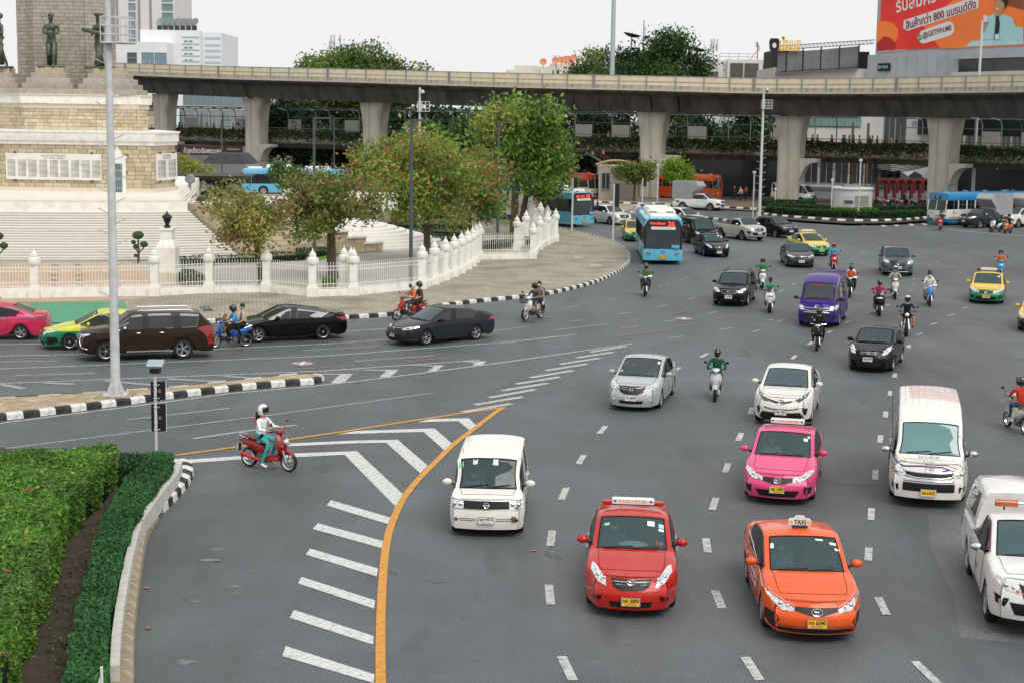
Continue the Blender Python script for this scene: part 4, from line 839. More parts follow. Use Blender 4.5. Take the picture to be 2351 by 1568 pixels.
P_GCITY=dict(P_CIVIC,L=4.55,W=1.75,H=1.467,wb=2.59,xA=1.1,xB=.2,xC=-1.05,xD=-1.75,wr=.315,cs=.9,roofdrop=.07,deck=1.08)
P_BRIO=dict(L=3.99,W=1.68,H=1.485,wb=2.345,fo=.83,wr=.29,xA=1.0,xB=.15,xC=-1.0,xD=-1.5,nose=(.18,.36,.5,.62,.74,.82),bulge=.22,plan=.78,ns=.76,cs=.92,cowl=1.0,deck=1.1)
D_BRIO=dict(lamps=[(.48,.68),(.64,.70),(.75,.84),(.72,.93),(.62,.90),(.52,.80)],patches=[('grille',[(-.32,.76),(.32,.76),(.28,.66),(-.28,.66)],M_BLK,.012,False),('air_intake',[(-.5,.44),(.5,.44),(.4,.26),(-.4,.26)],M_BLK,.01,False)],lines=[('grille_bar','F',[(-.32,.76),(.32,.76)],.015,M_CHR,False),('grille_bar','F',[(-.3,.7),(.3,.7)],.015,M_CHR,False)],badge=.73,badgek='h',plate=.52)
P_CUBE=dict(L=3.73,W=1.67,H=1.63,wb=2.53,fo=.62,wr=.30,gc=.16,iA=3,iB=5,xA=1.30,xB=.98,xC=-1.72,iC=15,iD=16,xD=-1.84,deck=.98,cs=.94,ts=.96,ns=.82,cowl=.99,nose=(.2,.36,.5,.64,.78,.86),bulge=.1,plan=.86,tumble=.86,pillars=(7,8,12),doors=((5,8),(8,11)),pane_end=15,roofdrop=.02,frontdrop=.02,nosex=(-.03,0,0,-.02,-.05,-.1),straight=1,mirx=.12,bodypillar=1,crease2=.3)
D_CUBE=dict(lamps=[(.50,.66),(.74,.66),(.75,.80),(.72,.815),(.50,.815)],bulbs=((.05,0,.055),(-.07,0,.05)),patches=[('grille',[(-.75,.825),(.75,.825),(.75,.65),(-.75,.65)],M_BLK,.008,False)],lines=[('grille_bar','F',[(-.76,.83),(.76,.83),(.76,.645),(-.76,.645),(-.76,.83)],.012,M_CHR,False)]+[('grille_bar','F',[(-.48,.67+k*.035),(.48,.67+k*.035)],.007,M_DARKALU,False)for k in range(5)]+[('intake_slat','F',[(-.6,z),(-.22,z)],.008,M_DARKALU,False)for z in(.40,.44)]+[('intake_slat','F',[(.22,z),(.6,z)],.008,M_DARKALU,False)for z in(.40,.44)],badge=.735,badgek='bar',badger=.065,plate=.42,stickers=((-.62,1.06,.05,.03,1),(-.3,1.03,.05,.05,0),(.15,1.03,.06,.06,0)))
P_HIACE=dict(L=4.95,W=1.88,H=2.24,wb=2.57,fo=1.17,wr=.335,gc=.2,iA=1,iB=4,xA=2.06,xB=1.6,xC=-2.35,iC=15,iD=16,xD=-2.44,deck=1.15,cs=1.14,ts=1.16,ns=1.02,cowl=1.25,nose=(.26,.46,.62,.80,1.0,1.08),bulge=.2,plan=.86,tumble=.80,pillars=(7,10,13),doors=((4,7),(8,10)),pane_end=15,roofdrop=.02,frontdrop=.3,nosex=(-.02,0,0,-.04,-.14,-.22),straight=1,mirx=.2,mirz=.02,bodypillar=1,fulldoor=0)
D_HIACE=dict(lamps=[(.56,.78),(.82,.78),(.88,.84),(.88,1.0),(.6,.96)],amber=(.84,.87),patches=[('grille',[(-.56,.88),(.56,.88),(.5,.76),(-.5,.76)],M_BLK,.01,False),('air_intake',[(-.6,.64),(.6,.64),(.6,.44),(-.6,.44)],M_BLK,.01,False),('fog_recess',[(.7,.58),(.86,.55),(.84,.42),(.7,.42)],M_BLK,.01,True)],lines=[('grille_bar','F',[(-.58,.9),(-.3,.88),(.3,.88),(.58,.9)],.022,M_CHR,False),('grille_bar','F',[(-.56,.8),(-.3,.76),(.3,.76),(.56,.8)],.026,M_CHR,False),('grille_bar','F',[(-.58,.69),(.58,.69)],.03,M_CHR,False)],badge=.96,badgek='toyota',badger=.09,plate=.42,mirror=M_CHR,tail=[(.72,.6),(.84,.6),(.84,1.2),(.72,1.2)],tailside=[(-2.44,.6),(-2.38,.6),(-2.38,1.2),(-2.44,1.2)])
P_H1=dict(P_HIACE,L=5.1,W=1.92,H=1.93,wb=3.2,fo=.95,iA=3,iB=5,xA=1.75,xB=1.05,cs=1.08,cowl=1.12,ns=.92,nose=(.24,.42,.56,.70,.88,.96),deck=1.12,frontdrop=.05)
D_H1=dict(lamps=[(.56,.72),(.8,.76),(.88,.96),(.8,.98),(.6,.86)],patches=[('grille',[(-.6,.84),(.6,.84),(.5,.62),(-.5,.62)],M_BLK,.01,False),('air_intake',[(-.5,.46),(.5,.46),(.44,.32),(-.44,.32)],M_BLK,.01,False)],lines=[('grille_bar','F',[(-.55,.84),(.55,.84)],.02,M_CHR,False)]+[('grille_bar','F',[(x*.09,.83),(x*.08,.64)],.012,M_CHR,False)for x in range(-6,7)],plate=.5)
P_PAJ=dict(P_SUV,L=4.785,W=1.815,H=1.8,wb=2.8,fo=.82,wr=.385,gc=.26,xA=1.3,xB=.62,xC=-1.85,iC=14,iD=16,xD=-2.25,deck=1.28,cs=1.12,ts=1.2,ns=1.0,cowl=1.2,nose=(.32,.52,.68,.84,1.0,1.08),plan=.8,bulge=.2,pillars=(8,11),pane_end=14)
D_PAJ=dict(lamps=[(.4,.88),(.66,.9),(.82,1.0),(.74,1.03),(.42,.96)],patches=[('grille',[(-.42,.98),(.42,.98),(.36,.74),(-.36,.74)],M_BLK,.012,False),('air_intake',[(-.5,.6),(.5,.6),(.5,.46),(-.5,.46)],M_BLK,.01,False)],lines=[('grille_bar','F',[(-.4,z),(.4,z)],.02,M_CHR,False)for z in(.95,.88,.81)]+[('bumper_trim','F',[(.42,.98),(.44,.74),(.6,.52),(.8,.46)],.025,M_CHR,True)],badge=.88,plate=.6,handle=M_CHR,mirror=M_CHR,chrome_belt=1,tail=[(.5,.9),(.84,.5),(.86,1.12),(.6,1.16)],tailside=[(-2.36,.62),(-2.25,1.0),(-1.75,1.14),(-2.1,1.22),(-2.36,1.2)])
P_PICK=dict(L=5.3,W=1.84,H=1.8,wb=3.08,fo=.98,wr=.39,gc=.28,xA=1.42,xB=.75,iC=9,iD=10,xC=-.55,xD=-.72,deck=1.12,cs=1.12,ts=1.12,ns=1.02,cowl=1.2,nose=(.36,.54,.7,.84,1.0,1.08),plan=.8,bulge=.2,doors=((6,8),(8,10)),pane_end=10,tumble=.78,rplan=.97,tailx=.03,pillars=(8,))
D_PICK=dict(lamps=[(.42,.84),(.66,.88),(.82,.98),(.84,1.05),(.72,1.04),(.44,.95)],amber=(.46,.88),patches=[('grille',[(-.44,1.0),(.44,1.0),(.36,.76),(-.36,.76)],M_BLK,.012,False),('air_intake',[(-.6,.68),(.6,.68),(.5,.46),(-.5,.46)],M_BLK,.01,False),('fog_recess',[(.6,.74),(.82,.76),(.8,.6),(.68,.58)],M_BLK,.01,True)],lines=[('grille_bar','F',[(-.44,1.01),(-.3,.97),(.3,.97),(.44,1.01)],.016,M_CHR,False),('grille_bar','F',[(-.4,.85),(.4,.85)],.016,M_CHR,False)],badge=.9,badgek='toyota',plate=.62,mirror=M_CHR,handle=M_CHR,tail=[(.76,.7),(.88,.7),(.88,1.05),(.76,1.05)],tailside=[(-2.64,.72),(-2.56,.72),(-2.56,1.05),(-2.64,1.05)])
def cargo_box(root,s,p,pm,z0=1.12,h=1.25,x0=-.72,x1=-2.62,over=.75,m=None):
 """tall ribbed box with a cab overhang on a pickup bed"""
 m=m or mat('box_grey','#9da0a0',.5,var=.08,dirt='#6b675e',dirt_amt=.25);b=MB();W=p['W']*.98;zt=z0+h
 sec=[(x1,z0),(x1,zt),(x0+over-.35,zt),(x0+over,zt-.42),(x0+over,zt-.5),(x0,z0+.62),(x0,z0)]
 Mx=Matrix(((1,0,0),(0,0,1),(0,-1,0))).to_4x4();Mx=Matrix.Rotation(pi/2,4,'X')
 b.prism(sec,-W/2,W/2,M=Mx);b.build('cargo_box',m,root)
 b=MB();n=12
 for i in range(n+1):
  x=x1+(x0-x1)*i/n
  for sd in(1,-1):b.box((x,sd*(W/2+.008),z0+h/2),(.035,.03,h-.06))
  b.box((x,0,zt+.006),(.035,W,.03))
 b.build('rib',m,root,kind='stuff')
def canopy(root,s,p,pm):
 b=MB();W=p['W']*.9;prof_=[(-2.6,1.1,.9),(-2.55,1.45,.86),(-2.3,1.82,.78),(-1.0,1.9,.78),(-.72,1.86,.78)];vs=[];rings=[]
 for x,zt,tw in((-2.62,1.16,.96),(-2.58,1.6,.9),(-2.42,1.86,.84),(-1.8,1.93,.84),(-1.0,1.93,.84),(-.70,1.88,.84)):
  w2=W/2;rings.append([(x,-w2,1.1),(x,-w2,1.1+(zt-1.1)*.25),(x,-w2*tw*.98,1.1+(zt-1.1)*.88),(x,-w2*tw*.85,zt),(x,0,zt+.03),(x,w2*tw*.85,zt),(x,w2*tw*.98,1.1+(zt-1.1)*.88),(x,w2,1.1+(zt-1.1)*.25),(x,w2,1.1)])
 for r in rings:vs+=r
 fs=[(i*9+k,i*9+k+1,(i+1)*9+k+1,(i+1)*9+k)for i in range(5)for k in range(8)];fs=[f[::-1]for f in fs];fs.append(tuple(range(9)));fs.append(tuple(range(53,44,-1)))
 b.add(vs,fs);b.build('canopy',pm,root,50)
 for sd in(1,-1):
  w=MB();q=[(-2.3,1.3),(-2.1,1.72),(-1.1,1.78),(-.95,1.3)];w.add([(x,sd*(W/2*(1-.16*max(0,(z-1.3)/.5))+.006),z)for x,z in q],[(0,1,2,3)if sd>0 else(3,2,1,0)]);w.build('canopy_window',GL_DK,root)
def bus(name,label,loc,rz,body_m,L=11.8,W=2.5,H=2.95,style='modern',dest=None,num=None,group=None,plate_txt='16-2118',roofm=None,side_txt=None,skirt=None,extra=None,low=None):
 """city bus: chamfered shell with glazed bands; front at +X"""
 root=thing(name,label,'bus',loc,rz,group);L2=L/2;W2=W/2;gd=glass('bus_glass','#141c1f',.35)
 roofm=roofm or body_m;z0=.32;zb=1.28 if style=='modern'else 1.45;zw=2.35 if style=='modern'else 2.25;b=MB()
 # lower body: side panels with wheel arches
 xw=[L2-2.5 if style=='modern'else L2-2.2,-L2+3.1];r=.5
 for sd in(1,-1):
  pts=[(-L2,z0),(xw[1]-r*1.15,z0)]+[(xw[1]-cos(a*pi/8)*r*1.15,.5+sin(a*pi/8)*r*1.12)for a in range(9)]+[(xw[1]+r*1.15,z0),(xw[0]-r*1.15,z0)]+[(xw[0]-cos(a*pi/8)*r*1.15,.5+sin(a*pi/8)*r*1.12)for a in range(9)]+[(xw[0]+r*1.15,z0),(L2-.12,z0),(L2-.12,zb),(-L2,zb)]
  Mx=Matrix.Rotation(pi/2,4,'X');Mx=Matrix.Translation((0,sd*(W2-.03),0))@Mx;b.prism(pts,-.03,.03,M=Mx)
 b.build('side_panel',body_m,root)
 b=MB()
 rr=.22;sec=[(-W2,zw),(-W2,H-rr),(-W2+rr*.35,H-rr*.35),(-W2+rr,H),(W2-rr,H),(W2-rr*.35,H-rr*.35),(W2,H-rr),(W2,zw)]
 vs=[];
 for x,k in((-L2,0),(L2-.5,0),(L2-.26,.1)):vs+=[(x,y*(1-k*.4),z-k*2*max(0,z-zw)*.6)for y,z in sec]
 fs=[(i*8+j,i*8+(j+1)%8,(i+1)*8+(j+1)%8,(i+1)*8+j)for i in range(2)for j in range(8)];fs+=[tuple(range(7,-1,-1)),tuple(range(16,24))]
 b.add(vs,fs);b.build('roof',roofm,root,30)
 b=MB();b.box((-.1,0,(z0+zb)/2+.02),(L-.5,W-.7,zb-z0-.1));b.box((0,0,.55),(L-2*r*1.3-4.8,W-.16,.4));b.build('underbody',M_BLK,root)
 # side windows
 n=7 if style=='modern'else 9
 for sd in(1,-1):
  x0=-L2+.35;x1=L2-(1.9 if style=='modern'else 1.5);dw=(x1-x0)/n
  f=MB()
  for i in range(n+1):f.box((x0+i*dw,sd*(W2-.035),(zb+zw)/2),(.09 if style=='modern'else .14,.06,zw-zb),mi=0)
  f.box((-L2+.17,sd*(W2-.035),(zb+zw)/2),(.34,.06,zw-zb),mi=1);f.build('window_post',[M_BLK if style=='modern'else body_m,body_m],root)
  for i in range(n):
   w=MB();w.box((x0+(i+.5)*dw,sd*(W2-.05),(zb+zw)/2),(dw-.1,.02,zw-zb));wo=w.build('side_window',gd,root)
   if style!='modern':
    w=MB();w.box((x0+(i+.5)*dw,sd*(W2-.03),zw-.38),(dw-.1,.03,.03));w.box((x0+(i+.5)*dw,sd*(W2-.03),(zb+zw)/2),(.03,.03,zw-zb));w.build('window_bar',M_ALU,wo)
  d=MB();dx=L2-1.2 if style=='modern'else L2-.95
  d.box((dx,sd*(W2-.03),(z0+zw)/2 if sd>0 else(zb+zw)/2),(1.25,.05,zw-z0 if sd>0 else zw-zb));d.build('door'if sd>0 else 'driver_window',gd,root)
  if sd>0:d=MB();d.box((dx,sd*(W2+.002),(z0+zw)/2),(.05,.02,zw-z0));d.build('door_post',M_ALU,root)
 b=MB();b.box((0,0,zb+.02),(L-.5,W-.16,.05));
 for x in range(int(L)-3):
  for y in(-.8,.8):b.bbox((-L2+1.2+x*.95,y,zb+.25),(.12,.8,.6),.04)
 b.build('seats',mat('bus_seat','#31495a',.8),root)
 b=MB();[b.tube([(-L2+1.5+x*1.9,y,zb),(-L2+1.5+x*1.9,y,zw)],.02,5)for x in range(5)for y in(-.35,.35)];b.build('grab_pole',M_PY,root)
 # front
 Fz=[(z0,-.02),(.75,.02),(zb-.1,.0),(zw+.1,-.16),(H-.12,-.22)]
 def fx(z):
  for(a,xa),(c,xc)in zip(Fz,Fz[1:]):
   if z<=c:return L2+xa+(xc-xa)*(z-a)/(c-a)
  return L2-.22
 def fpanel(nm,pts,m,off=0.,th=.06,mat2=None):
  q=MB();vs=[]
  for y,z in pts:vs.append((fx(z)+off-.1*(y/W2)**2,y,z))
  vs2=[(x-th,y,z)for x,y,z in vs];k=len(vs)
  q.add(vs+vs2,[tuple(range(k)),tuple(range(2*k-1,k-1,-1))]+[(i,k+i,k+(i+1)%k,(i+1)%k)for i in range(k)]);return q.build(nm,m,root)
 def grid(nm,zs,m,off=0.):
  q=MB();ys=[-1,-.85,-.5,0,.5,.85,1];vs=[]
  for z in zs:
   for y in ys:vs.append((fx(z)+off-.12*y**4,y*W2*(1 if z<zw else .985),z))
  q.add(vs,[(i*7+j,i*7+j+1,(i+1)*7+j+1,(i+1)*7+j)for i in range(len(zs)-1)for j in range(6)]);return q.build(nm,m,root,'all')
 zws=1.0 if style=='modern'else 1.32
 grid('front_panel',[z0,.55,.8,zws],body_m);grid('front_bumper',[z0-.04,z0+.22],skirt or body_m,.03)
 grid('windscreen',[zws,1.5,2.0,zw],glass('bus_screen','#2a3a3e',.5),-.01)
 grid('destination_box',[zw,zw+.1,H-.1],M_BLK if style=='modern'else roofm,.0)
 b=MB()
 for y in(-W2+.1,W2-.1):b.tube([(fx(z)+.01-.07,y,z)for z in(zws,1.6,2.1,zw)],.05,6)
 if style!='modern':b.tube([(fx(z)+.01,0,z)for z in(zws,1.6,2.1,zw)],.03,6)
 b.build('screen_frame',M_BLK if style=='modern'else body_m,root)
 LED=mat('led_red','#ff3b1c',.5,var=0,emit=1.6)
 if dest:
  q=MB();F_=frame((fx(zw+.22)+.05,-.12 if num else 0,zw+.24),(0,1,0),(-.2,0,1));text(q,dest,F_@Matrix.Translation((-.25 if num else 0,0,0)),width=.95,height=.2,mi=0,bold=.01)
  if num:text(q,num,F_@Matrix.Translation((.62,.0,0)),height=.3,width=.42,mi=0,bold=.02)
  q.build('destination_sign',LED if style=='modern'else M_WHT,root)
  if style=='modern':
   q=MB();F_=frame((fx(zw-.05)+.02,0,zw-.03),(0,1,0),(-.1,0,1));q.prism([(-.75,-.1),(.75,-.1),(.78,.08),(-.78,.08)],0,.015,M=F_,mi=0);text(q,'อนุสาวรีย์ชัยสมรภูมิ มีนบุรี',F_@Matrix.Translation((0,0,.02)),width=1.1,height=.06,mi=1);q.build('route_board',[M_WHT,M_INK],root)
   q=MB();F_=frame((fx(1.15)+.03,.78,1.16),(0,1,0),(-.1,0,1));q.prism([(-.26,-.12),(.26,-.12),(.26,.12),(-.26,.12)],0,.01,M=F_,mi=0);text(q,'ไป มีนบุรี'if num=='26'else 'ธรรมศาสตร์',F_@Matrix.Translation((0,0,.014)),width=.44,height=.13,mi=1);q.build('route_card',[mat('card_blue','#2f8fc0',.5,var=0),M_WHT],root)
 elif num:
  q=MB();F_=frame((fx(zw+.2)+.04,0,zw+.22),(0,1,0),(-.2,0,1));q.prism([(-.4,-.14),(.4,-.14),(.4,.14),(-.4,.14)],0,.02,M=F_,mi=0);text(q,num,F_@Matrix.Translation((0,0,.025)),height=.2,mi=1);q.build('destination_sign',[M_BLK,M_WHT],root)
 for sgn in(1,-1):
  q=MB();pts=[(.72,.62),(1.1,.68),(1.18,.84),(1.1,.86),(.74,.72)]if style=='modern'else[(.75,.66),(1.12,.66),(1.12,.86),(.75,.86)]
  h=fpanel('headlight',[(a*sgn,z)for a,z in(pts if sgn>0 else pts[::-1])],M_LAMP,.02,.05)
  q=MB();[q.ball((fx(.74)+.02,sgn*y,z),(.03,.055,.055),10,6,mi=0)for y,z in((.83,.7),(.99,.75))];q.build('bulb',M_DARKALU,h,'all')
  if style=='modern':
   q=MB();q.tube([(L2-.2,sgn*(W2-.02),zw+.1),(L2+.1,sgn*(W2+.16),zw-.02),(L2+.1,sgn*(W2+.16),zw-.2)],.02,6,mi=0);q.bbox((L2+.1,sgn*(W2+.16),zw-.42),(.1,.2,.42),.03,mi=0);q.build('mirror',[M_BLK],root)
  else:
   q=MB();q.tube([(L2-.2,sgn*(W2-.02),1.9),(L2+.05,sgn*(W2+.2),1.95)],.018,6);q.bbox((L2+.05,sgn*(W2+.22),1.75),(.06,.18,.34),.02);q.build('mirror',M_BLK,root)
 plate(root,frame((L2+.07,-.02,.5),(0,1,0),(0,0,1)),plate_txt,M_PY,.46,.22,sub=False)
 q=MB();q.tube([Vector((L2+.04,.14*cos(a*pi/10),.84+.08*sin(a*pi/10)))for a in range(21)],.018,6);q.build('badge',M_CHR,root)
 q=MB();[q.tube([(fx(1.03)+.04,y,1.0),(fx(1.1)+.04,y-.45,1.14)],.016,5)for y in(.85,-.3)];q.build('wiper',M_BLK,root)
 grid2=MB();grid2.box((-L2+.0,0,(z0+zb)/2),(.06,W-.06,zb-z0));grid2.box((-L2+.03,0,(zb+zw)/2),(.06,W-.1,zw-zb));grid2.build('rear_panel',body_m,root)
 if style=='modern':
  q=MB();wl=mat('roof_pod_white','#dcdcd8',.5,var=.05)
  q.bbox((L2-4.2,0,H+.2),(2.9,1.9,.45),.2,mi=0);q.bbox((L2-1.6,0,H+.08),(1.6,1.7,.2),.1,mi=0);q.bbox((-L2+3.2,0,H+.14),(3.0,1.7,.3),.12,mi=0)
  for i in range(5):
   for sd in(1,-1):q.box((L2-2.74,sd*(.35+i*.09),H+.22),(.03,.035,.16),mi=1)
  q.build('roof_unit',[wl,M_BLK],root)
  q=MB();[q.ball((L2-.12,y,H-.02),(.03,.04,.03),6,4)for y in(-.9,-.45,0,.45,.9)];q.build('marker_lamp',M_DARKALU,root)
 else:
  q=MB();[q.ball((L2-1-i*2.4,0,H+.02),(.28,.28,.14),10,6)for i in range(4)];q.build('roof_vent',roofm,root,'all')
 for x in xw:
  for sd in(1,-1):wheel(root,x,sd*(W2-.2),.5,.28,'truck','bus')
 person('',(L2-.95,-.7,1.15),0,'drive',None,shirt='#6fa5b8',tone=1,mask='b',parent=root,name='driver',sub=0,sleeve='')
 if extra:extra(root,fx,zw,zb,L2,W2)
 return root
 # ------------------------------------------------ scooters and motorcycles with riders
M_ENG=mat('engine_grey','#6f7072',.45,metal=.6,var=.15,scale=10)
def bike_wheel(root,x,r,w_,style='cast',rim=None):
 t=MB();t.lathe([(r*.8,-w_/2),(r*.93,-w_*.48),(r,-w_*.15),(r,w_*.15),(r*.93,w_*.48),(r*.8,w_/2),(r*.78,0),(r*.8,-w_/2)],n=24,axis='Y');o=t.build('wheel',M_TYRE,root,40,(x,0,r))
 a=MB();a.lathe([(r*.8,-w_*.3),(r*.76,-w_*.25),(r*.76,w_*.25),(r*.8,w_*.3)],n=24,axis='Y');a.lathe([(.001,-.05),(.045,-.05),(.045,.05),(.001,.05)],n=10,axis='Y')
 n=5 if style=='cast'else 18
 for i in range(n):
  an=2*pi*i/n;a.tube([(cos(an)*.04,0,sin(an)*.04),(cos(an)*r*.77,0,sin(an)*r*.77)],.014 if style=='cast'else .004,5 if style=='cast'else 3)
 a.build('rim',rim or(M_DARKALU if style=='cast'else M_CHR),o,30);return o
def loftx(mb,secs,n=10,mi=None,close=True):
 """lofted panel: sections (centre x, z, half width y, half height) with tilt"""
 vs=[]
 for x,z,hy,hz,tilt in secs:
  for k in range(n):
   a=2*pi*k/n;cy=hy*(abs(cos(a))**.7)*(1 if cos(a)>0 else-1);cz=hz*(abs(sin(a))**.7)*(1 if sin(a)>0 else-1)
   vs.append((x+cz*sin(tilt),cy,z+cz*cos(tilt)))
 m=len(secs);fs=[(i*n+k,i*n+(k+1)%n,(i+1)*n+(k+1)%n,(i+1)*n+k)for i in range(m-1)for k in range(n)]
 if close:fs+=[tuple(range(n-1,-1,-1)),tuple(range((m-1)*n,m*n))]
 mb.add(vs,fs,mi)
def scooter(name,label,loc,rz,col,kind='auto',col2=None,group=None,basket=False,ring=None,plate_txt='กข 52',box=None):
 """kinds: auto (step-through with apron), retro, under (underbone with big wheels), max, naked (cruiser). front at +X"""
 root=thing(name,label,'motorcycle',loc,rz,group);pm=paint(col);p2=paint(col2)if col2 else M_BLK
 big=kind in('under','naked');r=.285 if kind=='under'else(.31 if kind=='naked'else(.255 if kind!='max'else .27));wx=.62 if kind!='naked'else .74;wx=.66 if kind=='max'else wx
 tw=.1 if kind not in('naked','max')else .15
 bike_wheel(root,wx,r,tw,'spoke'if kind=='under'or kind=='retro'else 'cast');bike_wheel(root,-wx,r,tw*1.15,'spoke'if kind in('under','retro')else 'cast')
 f=MB();[f.tube([(wx,s_*(.075+tw*.3),r),(wx-.22,s_*.06,.74)],[.024,.028],6)for s_ in(1,-1)];f.build('fork',M_ALU,root,True)
 m=MB();loftx(m,[(wx+.18,r+.1,.02,.02,1.2),(wx+.13,r+.19,.07,.03,.9),(wx,r+.27*1.0,.08,.045,.2),(wx-.14,r+.23,.075,.04,-.4),(wx-.24,r+.12,.05,.02,-.9)]);m.build('front_mudguard',pm if kind!='naked'else M_BLK,root,'all')
 hx=wx-.27;hz=1.02
 if kind!='naked':
  b=MB();W=.2 if kind!='max'else .25;secs=[]
  # apron: tall shield rising from the footboard to the bars
  pr=[(wx-.2,.42,.05),(wx-.13,.5,W*.75),(wx-.12,.64,W),(wx-.16,.78,W*.98),(wx-.22,.9,W*.72)]
  if kind=='max':pr=[(wx-.18,.42,.07),(wx-.02,.52,W*.8),(wx-.0,.66,W),(wx-.08,.84,W*.95),(wx-.2,1.0,W*.6)]
  vs=[]
  for x,z,w_ in pr:vs+=[(x-.12,-w_,z),(x,-w_*.7,z),(x+.05,0,z),(x,w_*.7,z),(x-.12,w_,z),(x-.13,w_*.6,z),(x-.1,0,z),(x-.13,-w_*.6,z)]
  fs=[(i*8+k,i*8+(k+1)%8,(i+1)*8+(k+1)%8,(i+1)*8+k)for i in range(4)for k in range(8)]+[tuple(range(7,-1,-1)),tuple(range(32,40))];b.add(vs,fs);b.build('front_fairing',pm,root,50)
  b=MB();b.bbox((.12,0,.3),(.5,.28 if kind!='under'else .16,.1),.03);loftx(b,[(-.3,.33,.12,.1,0),(.1,.3,.1,.08,0),(wx-.25,.4,.06,.07,0)]);b.build('footboard',M_BLK if kind!='retro'else pm,root,40)
  b=MB();loftx(b,[(-.9,.72,.05,.03,0),(-.75,.68,.12,.08,0),(-.45,.6,.15,.15,0),(-.2,.52,.14,.17,0),(-.05,.46,.1,.14,.2)]);b.build('rear_bodywork',pm,root,'all')
 else:
  b=MB();loftx(b,[(.32,.8,.06,.05,0),(.22,.84,.14,.12,0),(.0,.82,.15,.13,0),(-.2,.76,.09,.07,0)]);b.build('fuel_tank',pm,root,'all')
  b=MB();b.tube([(.38,0,.85),(.1,.0,.35),(-.3,0,.35),(-.5,0,.68)],.03,6);b.tube([(-.74,.12,r),(-.1,.1,.5)],.025,6);b.tube([(-.74,-.12,r),(-.1,-.1,.5)],.025,6);b.tube([(-.74,.13,r+.05),(-.55,.12,.68)],.03,6);b.tube([(-.74,-.13,r+.05),(-.55,-.12,.68)],.03,6);b.build('frame',M_BLK,root,True)
  b=MB();loftx(b,[(-.9,.64,.05,.02,.5),(-.75,.7,.1,.04,.2),(-.5,.72,.1,.04,0)]);b.build('rear_mudguard',M_BLK,root,'all')
 e=MB();e.bbox((-.1 if kind!='naked'else .08,0,.3 if kind!='naked'else .42),(.34,.2,.24 if kind!='naked'else .38),.05);e.lathe([(.001,-.16),(.1,-.16),(.12,-.1),(.12,.1),(.1,.16),(.001,.16)],(-.2 if kind!='naked'else .05,0,.32),12,'Y');e.build('engine',M_ENG,root,30)
 e=MB();e.tube([(-.1,-.16,.26),(-.3,-.19,.27),(-wx-.12,-.2,.38)],[.025,.05,.055],8);e.build('exhaust',M_RED if kind=='retro'and col=='#8c1a1c'else(M_BLK if kind!='naked'else M_CHR),root,True)
 sh=MB();sz=.76 if kind!='naked'else .72;loftx(sh,[(-.78,sz+.05,.1,.03,0),(-.6,sz+.05,.13,.04,0),(-.35,sz+.01,.13,.04,0),(-.05,sz-.01,.09,.04,0),(.02,sz-.04,.05,.03,0)]);sh.build('seat',mat('seat_brown','#6d4a35',.6)if kind=='retro'else M_BLK,root,'all')
 g=MB();g.tube([(-.55,.13,sz),(-.85,.12,sz+.08),(-.9,0,sz+.1),(-.85,-.12,sz+.08),(-.55,-.13,sz)],.012,6);g.build('grab_rail',M_CHR if kind in('retro','under')else M_BLK,root,True)
 h=MB();bw=.32 if kind!='naked'else .38
 h.tube([(hx-.12,bw,hz+.02),(hx-.05,bw*.5,hz+.03),(hx,0,hz-.02),(hx-.05,-bw*.5,hz+.03),(hx-.12,-bw,hz+.02)],.014,6);h.tube([(hx,0,hz),(wx-.2,0,.72)],.03,6)
 for s_ in(1,-1):h.tube([(hx-.12,s_*bw,hz+.02),(hx-.08,s_*(bw-.11),hz+.025)],.02,6);h.tube([(hx-.02,s_*(bw-.02),hz+.01),(hx-.01,s_*(bw-.14),hz+.02)],.007,4)
 h.build('handlebar',M_BLK if kind!='under'else M_CHR,root,True)
 if kind!='naked':
  c=MB();loftx(c,[(hx-.07,hz,.11,.05,.3),(hx+.02,hz+.0,.14,.07,.3),(hx+.09,hz-.02,.1,.05,.3)],mi=0);c.build('handlebar_cover',pm,root,'all')
 lz=hz-.02 if kind in('under',)or(kind=='retro'and ring!='low')else(.84 if kind=='max'else(hz-.02 if kind=='auto'and ring=='high'else .78));lx=(wx+.0 if kind=='max'else wx-.07)if lz<.95 else hx+.1
 if kind=='naked':lz,lx=.92,wx-.14
 l=MB();q=Matrix.Rotation(radians(75),3,'Y')
 if kind in('retro','naked'):l.lathe([(.001,.03),(.07,.025),(.09,.0),(.075,-.1),(.001,-.12)],(0,0,0),14);l.v=[tuple(q@Vector(v)+Vector((lx+.02,0,lz)))for v in l.v]
 else:l.ball((lx,0,lz),(.05,.12 if kind!='max'else .17,.05),12,6)
 l.build('headlight',M_LAMP,root,'all')
 for s_ in(1,-1):
  i=MB();i.ball((wx-.1,s_*.16,.68)if kind!='naked'else(wx-.2,s_*.22,.85),(.03,.035,.025),8,5);i.build('indicator',M_AMB,root,'all')
  mm=MB();mm.tube([(hx-.06,s_*(bw-.1),hz+.03),(hx-.02,s_*(bw+.02),hz+.2)],.006,5);mm.ball((hx-.02,s_*(bw+.04),hz+.24),(.015,.06,.045),10,6);mm.build('mirror',M_BLK if col!='#8c1a1c'else pm,root,'all')
 t=MB();t.ball((-.88,0,.7 if kind!='naked'else .66),(.04,.09,.04),10,6);t.build('tail_light',M_TAIL,root,'all')
 t=MB();t.bbox((-.93,0,.5),(.02,.12,.2),.01,mi=1);t.box((-.945,0,.52),(.01,.19,.15),mi=0);t.build('number_plate',[M_PW if not box else M_PY,M_BLK],root)
